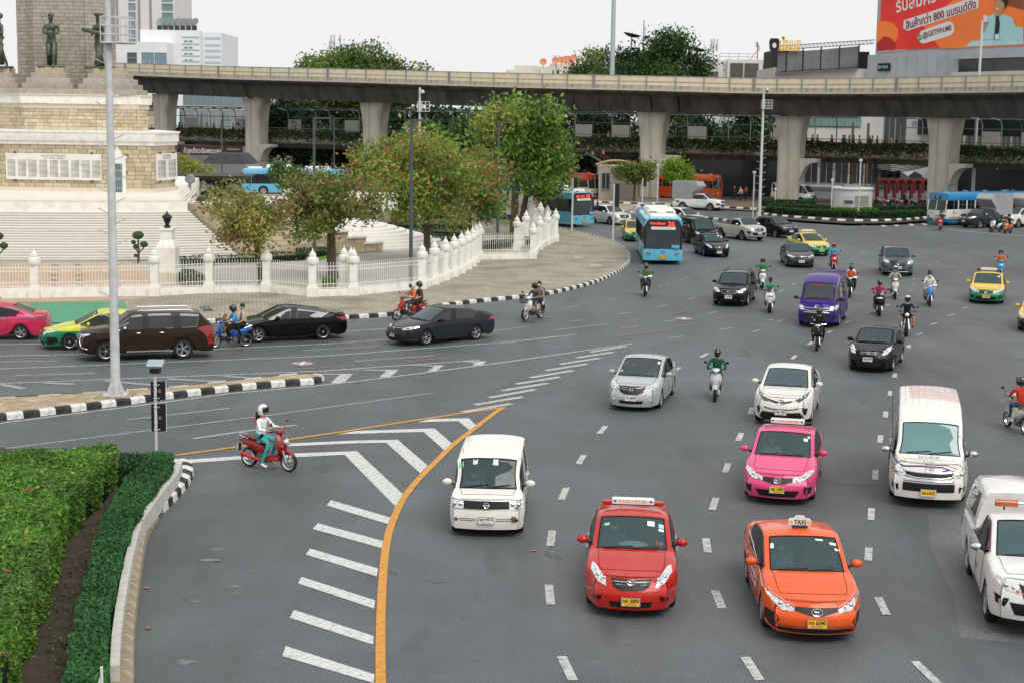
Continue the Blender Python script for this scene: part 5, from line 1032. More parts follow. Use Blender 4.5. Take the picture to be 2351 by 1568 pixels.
 if kind=='max':
  s2=MB();s2.add([(wx-.16,-.16,1.0),(wx-.1,0,.98),(wx-.16,.16,1.0),(wx-.3,.13,1.22),(wx-.25,0,1.24),(wx-.3,-.13,1.22)],[(0,1,4,5),(1,2,3,4)]);s2.build('windshield',glass('visor_smoke','#10171c',.35),root)
 if basket:
  k=MB();cx=wx+.12
  for zz,w_ in((.84,.15),(.92,.165),(1.0,.18)):k.tube([(cx-.12,-w_,zz),(cx+.13,-w_,zz),(cx+.13,w_,zz),(cx-.12,w_,zz),(cx-.12,-w_,zz)],.008,4)
  for a in range(-3,4):k.tube([(cx+.12,a*.045,.82),(cx+.13,a*.052,1.0)],.005,4);k.tube([(cx-.12+(a+3)*.04,.15,.83),(cx-.12+(a+3)*.04,.175,1.0)],.005,4);k.tube([(cx-.12+(a+3)*.04,-.15,.83),(cx-.12+(a+3)*.04,-.175,1.0)],.005,4)
  k.bbox((cx,0,.83),(.25,.3,.02),.005);k.build('front_basket',M_BLK,root)
 return root
RIDE=dict(auto=((.42,.29,.27),(.42,.16,-.42),(.40,.2,-.02)),retro=((.42,.29,.27),(.42,.15,-.42),(.40,.16,-.02)),under=((.42,.29,.27),(.30,.2,-.44),(.40,.23,.02)),max=((.44,.3,.27),(.5,.2,-.38),(.42,.24,.03)),naked=((.44,.35,.33),(.42,.26,-.45),(.42,.3,.0)))
def rider(label,bike,kind='auto',seat=0,group='riders on motorcycles in the traffic',**kw):
 """rider seated on a bike; seat 1 = pillion"""
 hand,foot,knee=RIDE[kind];c,s_=cos(bike.rotation_euler.z),sin(bike.rotation_euler.z);x=-.26 if seat==0 else-.6;z=.8 if seat==0 else .87
 if seat:key='pill';fn=lambda:pose_sit(.08,(.3,.2,.12),(.22,.24,-.46),(.36,.26,.0),.92)
 else:key='ride_'+kind;fn=lambda:pose_sit(.10,hand,foot,knee)
 if kw.pop('pose',None):key,fn=kw.pop('posekey')
 l=bike.location;loc=(l.x+c*x,l.y+s_*x,l.z+z)
 return person(label,loc,bike.rotation_euler.z,key,fn,group=group,**kw)
def bike_at(pf,phi,wx=.62):
 g=G(*pf);d=Vector((cos(radians(phi)),sin(radians(phi)),0));return tuple(g-d*wx),radians(phi)
def bike_at2(pf,pr):a,b=G(*pf),G(*pr);d=(a-b).normalized();return tuple((a+b)/2),atan2(d.y,d.x)
# ------------------------------------------------ the traffic itself
TG='cars in the roundabout traffic';TX='taxis in the roundabout traffic'
def veh(kind,P,D,place,**k):
 return P,D,place
l,a=front_at(1447,1418,-94.5,4.54)
def red_extra(r,s,p,pm):
 b=MB();F_=frame((.72,.52,1.04),(0,1,0),(-.5,0,1));b.box((.70,.52,1.03),(.03,.2,.13),mi=0);text(b,'ว่าง',frame((.722,.52,1.03),(0,1,0),(0,0,1)),width=.15,height=.1,mi=1);b.build('vacant_sign',[M_BLK,mat('led_red','#ff3b1c',.5,var=0,emit=1.6)],r)
 b=MB();b.ball((.75,.02,.99),(.16,.3,.06),10,6);b.build('dashboard_cloth',M_MASKW,r)
make_car('taxi','bright red taxi with a TAXI-METER bar on its roof, in the foreground','taxi','cor08',P_COR08,'#b5190d',l,a,D_COR08,group=TX,plate_txt=('ทศ 2009','y'),taxi=dict(kind='bar',text='TAXI-METER'),extra=red_extra,drv='#7f979c',wheel_style='steel')
l,a=wheels_at((1748,1433),(1713.5,1334.5),'R',P_COR14)
def or_extra(r,s,p,pm):
 b=MB();line(s,b,'R',[(1.55,.78),(.9,.87),(.2,.93)],.035,off=-.025);line(s,b,'R',[(.2,.93),(-.6,1.0),(-1.5,1.02)],.03,off=-.02);b.build('white_stripe',M_WHT,r,'all')
 b=MB()
 for k,t in enumerate(('สหกรณ์แท็กซี่','TAXI 1681')):
  q,n=proj(s,'R',.35,.72-k*.16);text(b,t,frame(q+Vector((0,-.02,0)),(1,0,0),(0,0,1)),width=.8,height=.1)
 b.build('door_lettering',M_WHT,r)
 b=MB();b.box((.70,.5,1.04),(.03,.22,.13),mi=0);text(b,'ว่าง',frame((.72,.5,1.04),(0,1,0),(0,0,1)),width=.16,height=.09,mi=1);b.build('vacant_sign',[M_DASH,M_WHT],r)
make_car('taxi','orange taxi with a small white TAXI lamp on its roof and a white side stripe','taxi','cor14',P_COR14,'#df5518',l,a,D_COR17,group=TX,plate_txt=('ทท 6290','y'),taxi=dict(kind='dome',dx=.35),extra=or_extra,drv='#5fb0c4',seats=mat('seat_light','#8f8c85',.8))
l,a=wheels_at((1870,1144),(1890,1083),'L',P_COR14,-104)
make_car('taxi','pink taxi with a roof sign right behind the white crossover','taxi','cor14',P_COR14,'#d8447a',l,a,D_COR14,group=TX,plate_txt=('ทห 1401','y'),taxi=dict(kind='bar',text='TAXI-METER',bm=1),drv='#c9d0d2')
l,a=wheels_at((1517,936),(1546,905),'L',P_CITY)
make_car('sedan','silver sedan with two people aboard, left of the scooter with green rider','car','city',P_CITY,'#a9adb0',l,a,D_CITY,group=TG,plate_txt=('กน 6643','w'),people=2,drv='#3c4a55',wheel_style='multi',extra=lambda r,s,p,pm:MB().tube([(.05,.3,1.46),(-.15,.3,1.72)],.006,4).build('aerial',M_BLK,r))
l,a=wheels_at((1863,970),(1878,935),'L',P_CHR)
make_car('crossover','white crossover with black lower bumper and dark windscreen, ahead of the pink taxi','car','chr',P_CHR,'#dcd9d2',l,a,D_CHR,group=TG,plate_txt=('1ขอ 1031','w'),ws=glass('ws_dark','#34505c',.2),sg=GL_DK)
l,a=wheels_at((2050,851),(2070,831),'L',P_BRIO)
make_car('small_sedan','small black sedan behind the bare-armed rider on the cruiser motorcycle','car','brio',P_BRIO,'#0e1218',l,a,D_BRIO,group=TG,plate_txt=('3กผ 7054','w'),drv='#b8bcc0',wheel_style='steel')
l,a=wheels_at((1200,1219),(1208,1159),'L',P_CUBE)
def cube_extra(r,s,p,pm):
 for sg in(1,-1):
  q,n=proj(s,'F',sg*.66,.42);b=MB();b.ball(q,(.02,.045,.045),10,6);b.build('fog_lamp',M_LAMPD,r,'all')
 b=MB();b.tube([(.5,-.62,1.6),(.62,-.6,1.72)],.006,4);b.build('aerial',M_BLK,r)
 q,n=proj(s,'F',.6,.45);b=MB();text(b,'葵',frame(q+Vector((.012,0,-.02)),(0,1,0),(0,0,1)),width=.13,height=.15);b.build('bumper_sticker',M_INK,r)
make_car('box_car','boxy white car with round-cornered square windows and a couple in front','car','cube',P_CUBE,'#e6e2da',l,a,D_CUBE,group=TG,plate_txt=('ญก 6915','w'),people=2,drv='#cfd3cf',extra=cube_extra,wheel_style='steel',seats=M_BEIGE)
def van_extra(r,s,p,pm):
 b=MB()
 for k in range(-3,5):line(s,b,'T',[(.9,k*.17-.08),(-2.2,k*.17-.08)],.012,off=-.002,step=.3)
 b.build('roof_rib',pm,r,'all')
 b=MB()
 for t,z,w_,h_ in(('สาย ต. 83-145',1.19,.5,.07),('อนุสาวรีย์ชัยสมรภูมิ-มหาวิทยาลัยเทคโนโลยีพระจอมเกล้า',1.14,1.2,.04),('เซียร์ รังสิต',1.1,.3,.04)):
  q,n=proj(s,'F',-.02,z);text(b,t,frame(q+n*.035,(0,1,0),(-1,0,.7)),width=w_,height=h_)
 b.build('bonnet_lettering',mat('print_grey','#5c6068',.5,var=0),r)
 for nm,pts,m,rr in(('purple_stripe',[(-.84,1.08),(-.6,.99),(-.2,1.03),(.3,1.02),(.5,.96),(.3,.94)],mat('print_purple','#4b3a93',.4,var=0),.034),('red_stripe',[(-.1,1.07),(.4,1.06),(.68,.98),(.5,.93)],M_RED,.022)):
  b=MB();line(s,b,'F',pts,rr,off=-rr*.6);b.build(nm,m,r,'all')
 b=MB();b.tube([(1.7,-.88,1.5),(1.3,-.95,2.7)],.006,4);b.build('aerial',M_BLK,r)
 b=MB();F_=frame(proj(s,'F',.72,1.68)[0]+Vector((.02,0,0)),(0,1,0),(-.5,0,1));text(b,'65',F_,width=.1,height=.08);b.build('screen_number',M_WHT,r)
l,a=front_at(2129,1166,-103.5,4.95)
make_car('minibus','white passenger van with purple and red stripes on its front','van','hiace',P_HIACE,'#e3e0da',l,a,D_HIACE,group=TG,plate_txt=('16-1415','y'),extra=van_extra,ws=glass('ws_green','#6f9c9d',.25),sg=GL_DK,people=1,wheel_style='steel')
def pvan_extra(r,s,p,pm):
 b=MB()
 for k in range(-3,5):line(s,b,'T',[(.9,k*.17-.08),(-2.2,k*.17-.08)],.012,off=-.002,step=.3)
 b.build('roof_rib',pm,r,'all')
 q,n=proj(s,'F',-.05,1.82);b=MB();text(b,'APCHONDA',frame(q+n*.02,(0,1,0),(-.5,0,1)),width=.6,height=.09);b.build('screen_banner',M_RED,r)
l,a=wheels_at((1926.5,748),(1942,731),'L',P_HIACE)
make_car('minibus','metallic purple passenger van with a chrome grille','van','hiace',P_HIACE,'#3a2072',l,a,dict(D_HIACE,mirror=M_BLK),group=TG,plate_txt=('ฮบ 2401','w'),extra=pvan_extra,ws=glass('ws_vdark','#232a30',.12),sg=GL_DK,wheel_style='multi')
l,a=wheels_at((2261,1422),(2220,1317),'R',P_PICK)
def hilux_extra(r,s,p,pm):
 canopy(r,s,p,pm)
 b=MB();zt=1.93;b.tube([(.3,-.62,zt),(.3,-.2,zt)],.075,12,mi=0);b.tube([(.3,.2,zt),(.3,.62,zt)],.075,12,mi=0);b.tube([(.3,-.2,zt),(.3,.2,zt)],.06,12,mi=1);b.tube([(.3,-.45,zt),(.3,-.45,zt-.13)],.02,5,mi=2);b.tube([(.3,.45,zt),(.3,.45,zt-.13)],.02,5,mi=2);b.build('beacon_bar',[mat('amber_dome','#b8521c',.12,var=.1,coat=1),M_CHR,M_BLK],r,40)
 b=MB();q,n=proj(s,'R',.35,.72);text(b,'บริการ',frame(q+n*.012,(1,0,0),(0,0,1)),width=.3,height=.14);b.build('door_logo',mat('print_green','#3a9a72',.5,var=0),r)
make_car('pickup_truck','white double cab pickup with canopy and amber beacon, cut by the right edge','pickup truck','pick',P_PICK,'#dfdedb',l,a,D_PICK,group=TG,plate_txt=('ขก 4410','w'),extra=hilux_extra,ws=glass('ws_teal','#2c5058',.15),sg=GL_DK,wheel_style='multi')
YG=dict(two='#0e7a4c',line_=.73)
l,a=front_at(2263,699,-108.5,4.62)
make_car('taxi','yellow and green taxi driving alone near the right edge of the road','taxi','cor14',P_COR14,'#d6b42a',l,a,D_COR14,group=TX,plate_txt=('มก 9071','y'),taxi=dict(kind='bar',text='TAXI-METER',bm=1),wheel_style='steel',**YG)
l,a=front_at(1884,589,-79,4.62)
make_car('taxi','yellow and green taxi half hidden behind the dark grey sedan','taxi','cor14',P_COR14,'#d6c24a',l,a,D_COR14,group=TX,plate_txt=('ทษ 380','y'),taxi=dict(kind='bar',text='TAXI-METER'),wheel_style='steel',**YG)
l,a=wheels_at((160,804),(262,797),'L',P_COR14,-165)
make_car('taxi','yellow and green taxi seen from the side behind the brown sport utility vehicle','taxi','cor14',P_COR14,'#d3d42f',l,a,D_COR17,group=TX,plate_txt=('มก 17','y'),taxi=dict(kind='bar',text='TAXI-METER'),**YG)
g=G(47.5,781);d=Vector((cos(radians(-172)),sin(radians(-172)),0));rt=Vector((d.y,-d.x,0));l=tuple(g+rt*.84+d*1.32)
def pk_extra(r,s,p,pm):
 b=MB();line(s,b,'L',[(-2.0,.93),(-1.4,.9),(-.6,.88),(.6,.84)],.04,off=-.03);b.build('blue_stripe',mat('print_blue','#3d7ea5',.5,var=0),r,'all')
 b=MB();q,n=proj(s,'L',-1.5,.98);text(b,'สหกรณ์แท็กซี่',frame(q+n*.012,(-1,0,0),(0,-.3,1)),width=.6,height=.08);b.build('rear_lettering',M_WHT,r)
make_car('taxi','crimson pink taxi with a blue side stripe, cut by the left edge','taxi','cor14',P_COR14,'#c2224f',l,radians(-172),D_COR17,group=TX,extra=pk_extra,taxi=dict(kind='bar',text='TAXI-METER',bm=1))
l,a=wheels_at((244,830),(425,824),'L',P_PAJ)
def paj_extra(r,s,p,pm):
 b=MB();[b.tube([(.4,y,1.77),(.3,y,1.82),(-1.5,y,1.82),(-1.65,y,1.75)],.016,6)for y in(.6,-.6)];b.build('roof_rail',M_ALU,r,True)
 b=MB();b.box((0,.92,.36),(1.7,.1,.05));b.box((0,-.92,.36),(1.7,.1,.05));b.build('side_step',M_CHR,r)
 b=MB();b.bbox((-2.2,0,1.78),(.35,1.3,.05),.02);b.build('spoiler',pm,r)
make_car('sport_utility_vehicle','dark brown sport utility vehicle with chrome trim and roof rails','car','paj',P_PAJ,'#2b2019',l,a,D_PAJ,group=TG,extra=paj_extra,sg=glass('side_grey','#2c2c2e',.3),ws=GL_MD)
l,a=wheels_at((593,787),(735.5,781),'L',P_CIVIC)
make_car('hatchback','glossy black sloping hatchback following the family motorcycle','car','civic',P_CIVIC,'#07090c',l,a,dict(D_CIVIC,chrome_belt=1),group=TG,sg=GL_DK,ws=GL_MD)
l,a=wheels_at((979,793),(1093,781),'L',P_GCITY)
make_car('sedan','graphite grey sedan driving left in front of the red motorcycle','car','gcity',P_GCITY,'#282b30',l,a,D_CIVIC,group=TG,plate_txt=('1กฉ 9909','w'),sg=GL_DK,ws=glass('ws_grey','#39464b',.3),wheel_style='ten')
l,a=wheels_at((1717,702),(1732,689.5),'L',P_XV)
def xv_extra(r,s,p,pm):
 b=MB();[b.tube([(.2,y,1.55),(.1,y,1.62),(-1.5,y,1.62),(-1.6,y,1.55)],.02,6)for y in(.58,-.58)];b.build('roof_rail',M_BLK,r,True)
make_car('crossover','black crossover with roof rails left of the white scooter','car','xv',P_XV,'#0a0d10',l,a,D_XV,group=TG,plate_txt=('1กง 9989','w'),extra=xv_extra,wheel_style='ten')
l,a=front_at(1650,592,-84,4.54)
make_car('sedan','black sedan right of the blue bus numbered 26','car','cor08',P_COR08,'#0a0c0e',l,a,D_COR08,group=TG,plate_txt=('ฎล 7414','w'))
l,a=wheels_at((1804,612),(1793.5,604.5),'R',P_CIVIC,-93)
make_car('sedan','dark grey sedan in front of the yellow and green taxi','car','civic',P_CIVIC,'#3a3d42',l,a,D_CIVIC,group=TG,plate_txt=('6กช 4106','w'))
l,a=wheels_at((2025,631),(2018.5,621.5),'R',P_SUV)
make_car('crossover','steel blue crossover behind the white retro scooter','car','suv',P_SUV,'#46545c',l,a,D_XC,group=TG,plate_txt=('4ขร 1069','w'),wheel_style='five')
l,a=wheels_at((1779,546),(1752,538.5),'R',P_HRV,-66)
make_car('crossover','black crossover right of the silver pickup truck','car','hrv',P_HRV,'#0d0f13',l,a,D_HRV,group=TG)
P_SPICK=dict(P_PICK,L=5.1,H=1.7,W=1.78,iC=8,iD=9,xC=-.25,xD=-.4,doors=((6,8),),pane_end=9,pillars=())
l,a=wheels_at((1703.5,553),(1676,547),'R',P_SPICK,-66)
def bed(r,s,p,pm):
 b=MB();b.box((-1.55,0,1.128),(1.8,1.45,.02));b.build('cargo_bed',M_BLK,r)
 b=MB();[b.tube([(-.55,y,1.14),(-.5,y,1.22),(-2.3,y,1.22),(-2.4,y,1.14)],.02,6)for y in(.78,-.78)];b.build('bed_rail',M_BLK,r,True)
make_car('pickup_truck','silver extended cab pickup truck with an open bed','pickup truck','spick',P_SPICK,'#b4b4b0',l,a,D_PICK,group=TG,extra=bed)
l,a=wheels_at((1589,562),(1570,552),'R',P_H1,-76)
make_car('minivan','black minivan right behind the blue bus numbered 26','van','h1',P_H1,'#0c0d10',l,a,D_H1,group=TG,sg=GL_DK)
l,a=wheels_at((1400,517),(1370,510),'R',P_SUV,-60)
make_car('crossover','white crossover in front of the blue bus numbered 510','car','suv',P_SUV,'#dcdcd8',l,a,D_WXC,group=TG,sg=GL_DK,wheel_style='five')
l,a=front_at(1608,523,-58,4.45)
make_car('hatchback','white hatchback behind the black minivan','car','xv',P_XV,'#d9d9d6',l,a,D_XV,group=TG,sg=GL_DK,people=0)
l,a=front_at(1548,503,-50,4.62)
make_car('sedan','white sedan mostly hidden behind the roof of the blue bus numbered 26','car','civic',P_CIVIC,'#d9d9d6',l,a,D_CIVIC,group=TG,people=0)
P_TRK=dict(P_SPICK,L=5.2,H=1.75)
l,a=wheels_at((1630,485),(1571,482),'R',P_TRK,-32)
make_car('box_truck','white light truck with a tall ribbed box behind the kerb','truck','trk',P_TRK,'#dddddb',l,a,D_PICK,group=TG,extra=lambda r,s,p,pm:cargo_box(r,s,p,pm,x0=-.45,h=1.75),people=0)
l,a=wheels_at((2249,525),(2303,515),'L',P_TRK,-146)
make_car('box_truck','dark grey light truck with a grey box in front of the blue and white bus','truck','trk',P_TRK,'#2b2e32',l,a,D_PICK,group=TG,extra=lambda r,s,p,pm:cargo_box(r,s,p,pm,x0=-.45,h=1.85,over=.7),people=0)
l,a=front_at(2304,523,-140,5.2)
make_car('box_truck','white light truck with a grey box at the right edge','truck','trk',P_TRK,'#d5d5d2',l,a,D_PICK,group=TG,extra=lambda r,s,p,pm:cargo_box(r,s,p,pm,x0=-.45,h=1.85,over=.7),people=0)
l,a=front_at(2379,764,-112,4.62)
make_car('taxi','yellow taxi just entering at the right edge, only its corner in view','taxi','cor14',P_COR14,'#d6b42a',l,a,D_COR14,group=TX,two='#15191c',line_=.6,people=0)
l,a=front_at(1461,556,-91,4.62)
make_car('taxi','yellow and green taxi peeping out behind the blue bus numbered 26','taxi','cor14',P_COR14,'#d6a92a',l,a,D_COR14,group=TX,people=0,**YG)
# vans standing under the viaduct
for px,py,ph,lab in((1868,468,-35,'white minibus parked beside the thick viaduct column'),(1925,470,-140,'white minibus parked behind the round white kiosk')):
 l,a=front_at(px,py,ph,4.95)
 make_car('minibus',lab,'van','hiace',P_HIACE,'#d6d6d0',l,a,dict(D_HIACE,mirror=M_BLK),group='minibuses parked under the viaduct',sg=GL_DK,people=0,two='#4a7f78',line_=.62)
 # --- buses
BL=paint('#64b4d4');BG='city buses'
l,a=front_at(1521,609,-92,11.8)
bus('city_bus','light blue city bus numbered 26 coming straight on in the traffic',l,a,BL,dest='Victory Monum',num='26',group=BG,plate_txt='16-2118')
def ad(r,fx,zw,zb,L2,W2):
 b=MB();b.box((-1.6,-W2-.012,1.65),(7.0,.02,2.1),mi=0)
 b.box((-1.6,-W2-.012,1.65),(.01,.02,.01),mi=0)
 text(b,'หลงมาตามฟิน',frame((-1.6,-W2-.03,1.5),(1,0,0),(0,0,1)),width=3.6,height=.6,mi=1)
 q=MB()
 b.prism([(cos(t*pi/10)*.62,sin(t*pi/10)*.95)for t in range(20)],0,.012,M=frame((1.15,-W2-.025,1.62),(1,0,0),(0,0,1)),mi=3);b.prism([(cos(t*pi/10)*.42,sin(t*pi/10)*.62)for t in range(20)],0,.02,M=frame((1.1,-W2-.03,1.62),(1,0,0),(0,0,1)),mi=2)
 for yy,zz,ww,hh,mm in((-.17,.12,.1,.02,3),(.17,.12,.1,.02,3),(0,-.3,.12,.035,4)):b.prism([(cos(t*pi/6)*ww+yy,sin(t*pi/6)*hh+zz)for t in range(12)],.02,.026,M=frame((1.1,-W2-.03,1.62),(1,0,0),(0,0,1)),mi=mm)
 b.build('side_advert',[M_WHT,mat('print_grey','#5c6068',.5,var=0),skin(3),mat('print_brown','#3c261c',.6,var=0),M_RED],r)
l,a=front_at(1341,522,-50,11.8)
bus('city_bus','light blue city bus numbered 510 with a face advertisement on its side',l,a,BL,dest='รังสิต - เอกมัย',num='510',group=BG,plate_txt='15-7390',extra=ad)
l,a=front_at(2147,517,-152,11.)
BW=paint('#dcdcd6','#1d6fa5',.62)
def b92(r,fx,zw,zb,L2,W2):
 b=MB();b.box((-.1,W2+.01,.74),(10.4,.02,.09));b.build('orange_stripe',mat('stripe_orange','#d98a2a',.5,var=.05),r)
 b=MB();b.tube([(L2-.9,W2+.012,1.1),(L2-1.2,W2+.012,1.2),(L2-1.3,W2+.012,1.05)],.02,4);b.build('emblem',M_INK,r)
bus('city_bus','blue and white city bus numbered 92 waiting behind the parked trucks',l,a,BW,L=11.,style='old',num='92',roofm=paint('#1d79ae'),group=BG,plate_txt='11-4521',extra=b92)
l,a=front_at(1366,461,-42,11.)
bus('city_bus','red and cream city bus at the stop behind the blue bus numbered 510',l,a,paint('#c9c2a8','#a02a26',.8),L=11.,style='old',num='203',roofm=paint('#9c2422'),group=BG,plate_txt='12-1047')
l,a=front_at(1648,462,-35,11.)
def b65(r,fx,zw,zb,L2,W2):
 b=MB();text(b,'65',frame((-L2+1.5,-W2-.02,.95),(1,0,0),(0,0,1)),width=.9,height=.6,bold=.02);b.build('route_number',M_INK,r)
bus('city_bus','orange city bus numbered 65 behind the white box truck',l,a,paint('#b2481b'),L=11.,style='old',num='65',group=BG,plate_txt='11-2034',extra=b65)
g=V(675,432,178)
bus('city_bus','light blue bus passing behind the monument plaza fountain',(g.x,g.y,0),radians(-172),BL,dest='สาย',num='8',group=BG)
# --- motorcycles; each rider is a person of their own
MG='motorcycles in the traffic'
b=scooter('scooter','dark red retro scooter with spoked wheels turning in the left foreground',*bike_at2((665.5,1082),(571,1069)),'#8c1a1c','retro',group=MG,ring='low')
rider('woman in white jacket and turquoise trousers with white helmet on the dark red scooter',b,'retro',hat=('open','#dedbd4'),shirt='#dfe3e4',legs='#3ba7ad',shoe='#e2ded6',tone=3,mask='b',pose=1,posekey=('scoopy',lambda:pose_sit(.06,(.44,.29,.27),(.18,.2,-.70),(.38,.17,-.08))),extra=lambda o:(MB().tube([(-.04,-.21,.5),(.1,-.25,.38),(.16,-.25,.3)],.035,6).build('red_sleeve_stripe',M_RED,o,True),MB().ball((-.08,0,.56),(.06,.09,.16),10,8).build('hair',M_HAIR,o,'all')))
b=scooter('scooter','pale grey retro scooter ridden by the man in the dark green jacket',*bike_at((1641,922),-100),'#b9c0c4','retro',group=MG)
rider('rider in dark green jacket with black full face helmet on a pale grey scooter',b,'retro',hat=('full','#0c0d10'),shirt='#0f5a3c',legs='#15181c',gloves=True,mask=None)
b=scooter('motorcycle','small black motorcycle in front of the purple van',*bike_at((1875,806),-104),'#15171a','under',group=MG)
rider('rider in black jacket and black helmet in front of the purple van',b,'under',hat=('full','#141619'),shirt='#14171b',legs='#14161a',gloves=True,mask=None)
b=scooter('cruiser_motorcycle','black cruiser motorcycle with fat tyres and round headlamp',*bike_at((2080,773),-104,.74),'#111214','naked',group=MG)
rider('rider in black t-shirt and shorts on the cruiser with goggles on his helmet',b,'naked',hat=('open','#d8d8d4'),shirt='#111315',legs='#18191c',sleeve='',shin='skin',tone=1,mask='k')
b=scooter('scooter','black sporty scooter ridden by the person in the red jacket',*bike_at((2018.5,726),-100,.66),'#14171c','max',group=MG)
rider('rider in red and black jacket and black helmet',b,'max',hat=('full','#0f1013'),shirt='#c22b3c',legs='#15181d',gloves=True,mask=None)
b=scooter('scooter','cream retro scooter in front of the steel blue crossover',*bike_at((2055,688),-100),'#cfc9bb','retro',group=MG)
rider('rider in pale grey shirt with white helmet and mask on a cream scooter',b,'retro',hat=('open','#d9d9d6'),shirt='#a7a7a3',legs='#3a3b3f',tone=2)
b=scooter('motorcycle','blue motorcycle carrying two people dressed in white',*bike_at((2134,704),-101),'#2a6fb8','under',group=MG)
rider('bare-headed man in white t-shirt and mask steering the blue motorcycle',b,'under',shirt='#d8d5cf',legs='#a79b8c',sleeve='',tone=0)
rider('pillion passenger in white behind the bare-headed man',b,'under',seat=1,shirt='#dad8d2',legs='#b0a596',tone=2)
b=scooter('scooter','blue delivery scooter with orange side boxes behind the yellow taxi',*bike_at((2297,640),-103),'#3f9ad0','auto',group=MG)
rider('rider in orange vest and black helmet behind the yellow taxi',b,'auto',hat=('open','#16181b'),shirt='#d8672c',sleeve='#b9c2c6',legs='#66707a',tone=1)
b=scooter('scooter','red scooter just ahead of the purple van',*bike_at((1915,624),-96),'#b3201f','auto',group=MG)
rider('rider in cyan shirt and red helmet on a red scooter',b,'auto',hat=('open','#b8281f'),shirt='#2f9ec0',legs='#22262c',tone=1)
b=scooter('motorcycle','dark motorcycle with two riders beside the purple van',*bike_at((1950,684),-104),'#1b1d20','under',group=MG)
rider('motorcycle taxi rider in orange vest beside the purple van',b,'under',hat=('full','#101113'),shirt='#d2642b',sleeve='#3a3d42',legs='#17191d',mask=None)
rider('pillion passenger in white top with black hair and mask beside the purple van',b,'under',seat=1,shirt='#d9d4cd',legs='#1a1b1f',tone=3,hair_long=True,mask='b')
b=scooter('scooter','white scooter right of the black crossover, farther of the two with green riders',*bike_at((1751,666),-95),'#d4d4d0','auto',group=MG)
rider('rider in green jacket and black helmet with blue mask, right of the black crossover',b,'auto',hat=('open','#101214'),shirt='#1f7f45',legs='#1c2025',tone=1,mask='b')
b=scooter('scooter','white large scooter left of the purple van',*bike_at((1767,719),-98,.66),'#d4d4d0','max',group=MG)
rider('bare-headed rider in green jacket and black mask left of the purple van',b,'max',shirt='#2f9a5c',legs='#27405a',tone=2,mask='k')
b=scooter('motorcycle','black motorcycle in front of the blue bus numbered 26',*bike_at((1480,682),-98),'#1b1e21','under',group=MG)
rider('rider in olive green jacket and black helmet in front of the blue bus',b,'under',hat=('full','#0c0d0f'),shirt='#4f7a3c',legs='#20242b',tone=1,mask=None)
b=scooter('motorcycle','white motorcycle with a black front basket and two riders',*bike_at2((1206,737),(1240,731)),'#d2d2ce','under',group=MG,basket=True)
rider('rider in patterned shirt and shorts with black helmet on the white motorcycle',b,'under',hat=('open','#101114'),shirt='#4a4c50',legs='#2f4f70',sleeve='',shin='skin',mask='k')
rider('pillion passenger with backpack on the white motorcycle',b,'under',seat=1,shirt='#8d8078',legs='#191b1f',tone=2,extra=lambda o:MB().bbox((-.17,0,.36),(.14,.26,.36),.04).build('backpack',cloth('#6e6154'),o))
b=scooter('motorcycle','red motorcycle behind the graphite grey sedan',*bike_at((911,737),-150),'#a81f22','auto',group=MG)
rider('motorcycle taxi rider in orange vest behind the graphite grey sedan',b,'auto',hat=('open','#b9b9b6'),shirt='#d8642a',sleeve='#8fb6cc',legs='#3b3b44',tone=0)
rider('pillion passenger in dark flowered blouse and black helmet',b,'auto',seat=1,hat=('open','#17181b'),shirt='#4a3f38',legs='#2a2a2e',tone=3,sleeve='')
b=scooter('motorcycle','blue family motorcycle with spoked wheels between the brown car and the black hatchback',*bike_at2((493,799),(563,796)),'#1f55a8','under',group=MG)
rider('man in blue polo shirt and black helmet on the blue family motorcycle',b,'under',hat=('open','#15171a'),shirt='#3e8fc4',legs='#111316',sleeve='',tone=0,mask=None)
rider('woman in flowered blouse with blue mask riding pillion on the blue motorcycle',b,'under',seat=1,shirt='#b9a49c',legs='#111316',tone=3,mask='b',sleeve='')
q=Vector(b.location)+Matrix.Rotation(b.rotation_euler.z,3,'Z')@Vector((.1,0,.78))
o=person('small child standing in front of the man on the blue motorcycle',q,b.rotation_euler.z,'kid',lambda:pose_sit(.1,(.24,.12,.22),(.18,.12,-.3),(.22,.12,.0),.8),shirt='#3a3f48',legs='#b07c50',tone=1,mask=None,group='riders on motorcycles in the traffic',sub=0);o.scale=(.62,)*3
b=scooter('scooter','red and white scooter waiting in front of the blue and white bus',*bike_at((2157,529),-112),'#c42326','auto',group=MG)
rider('rider in green and black jacket in front of the blue and white bus',b,'auto',hat=('open','#101113'),shirt='#1d4a35',legs='#14161a',tone=1)
b=scooter('scooter','white large scooter in front of the white box truck',*bike_at((2276,534),-140,.66),'#d4d6d8','max',group=MG)
rider('rider in grey jacket on the white large scooter near the right edge',b,'max',hat=('open','#3a3c40'),shirt='#4d5358',legs='#1b1d21')
b=scooter('scooter','orange scooter nearest the right edge by the trucks',*bike_at((2307,538),-128),'#d8682a','auto',group=MG)
rider('rider in dark blue shirt on the orange scooter',b,'auto',hat=('open','#2b2d31'),shirt='#26364f',legs='#1f2024',sleeve='',mask='b',shin='skin')
b=scooter('scooter','white scooter cut by the right edge, seen from behind',*bike_at((2313,978),97),'#cfcdc8','retro',group=MG)
rider('motorcycle taxi rider in red vest and jeans at the right edge, seen from behind',b,'retro',hat=('open','#17181b'),shirt='#b32c22',sleeve='#8fa3b5',legs='#3c5870',shoe='#17181a')
ORD=('first','second','third','fourth','fifth','sixth','seventh','eighth','ninth','tenth','eleventh','twelfth','thirteenth','fourteenth')
pb=scooter('motorcycle','first motorcycle from the left parked under the red arches',*bike_at((2020,482),-95),'#1a1c1f','under',group='motorcycles parked under the red arches')
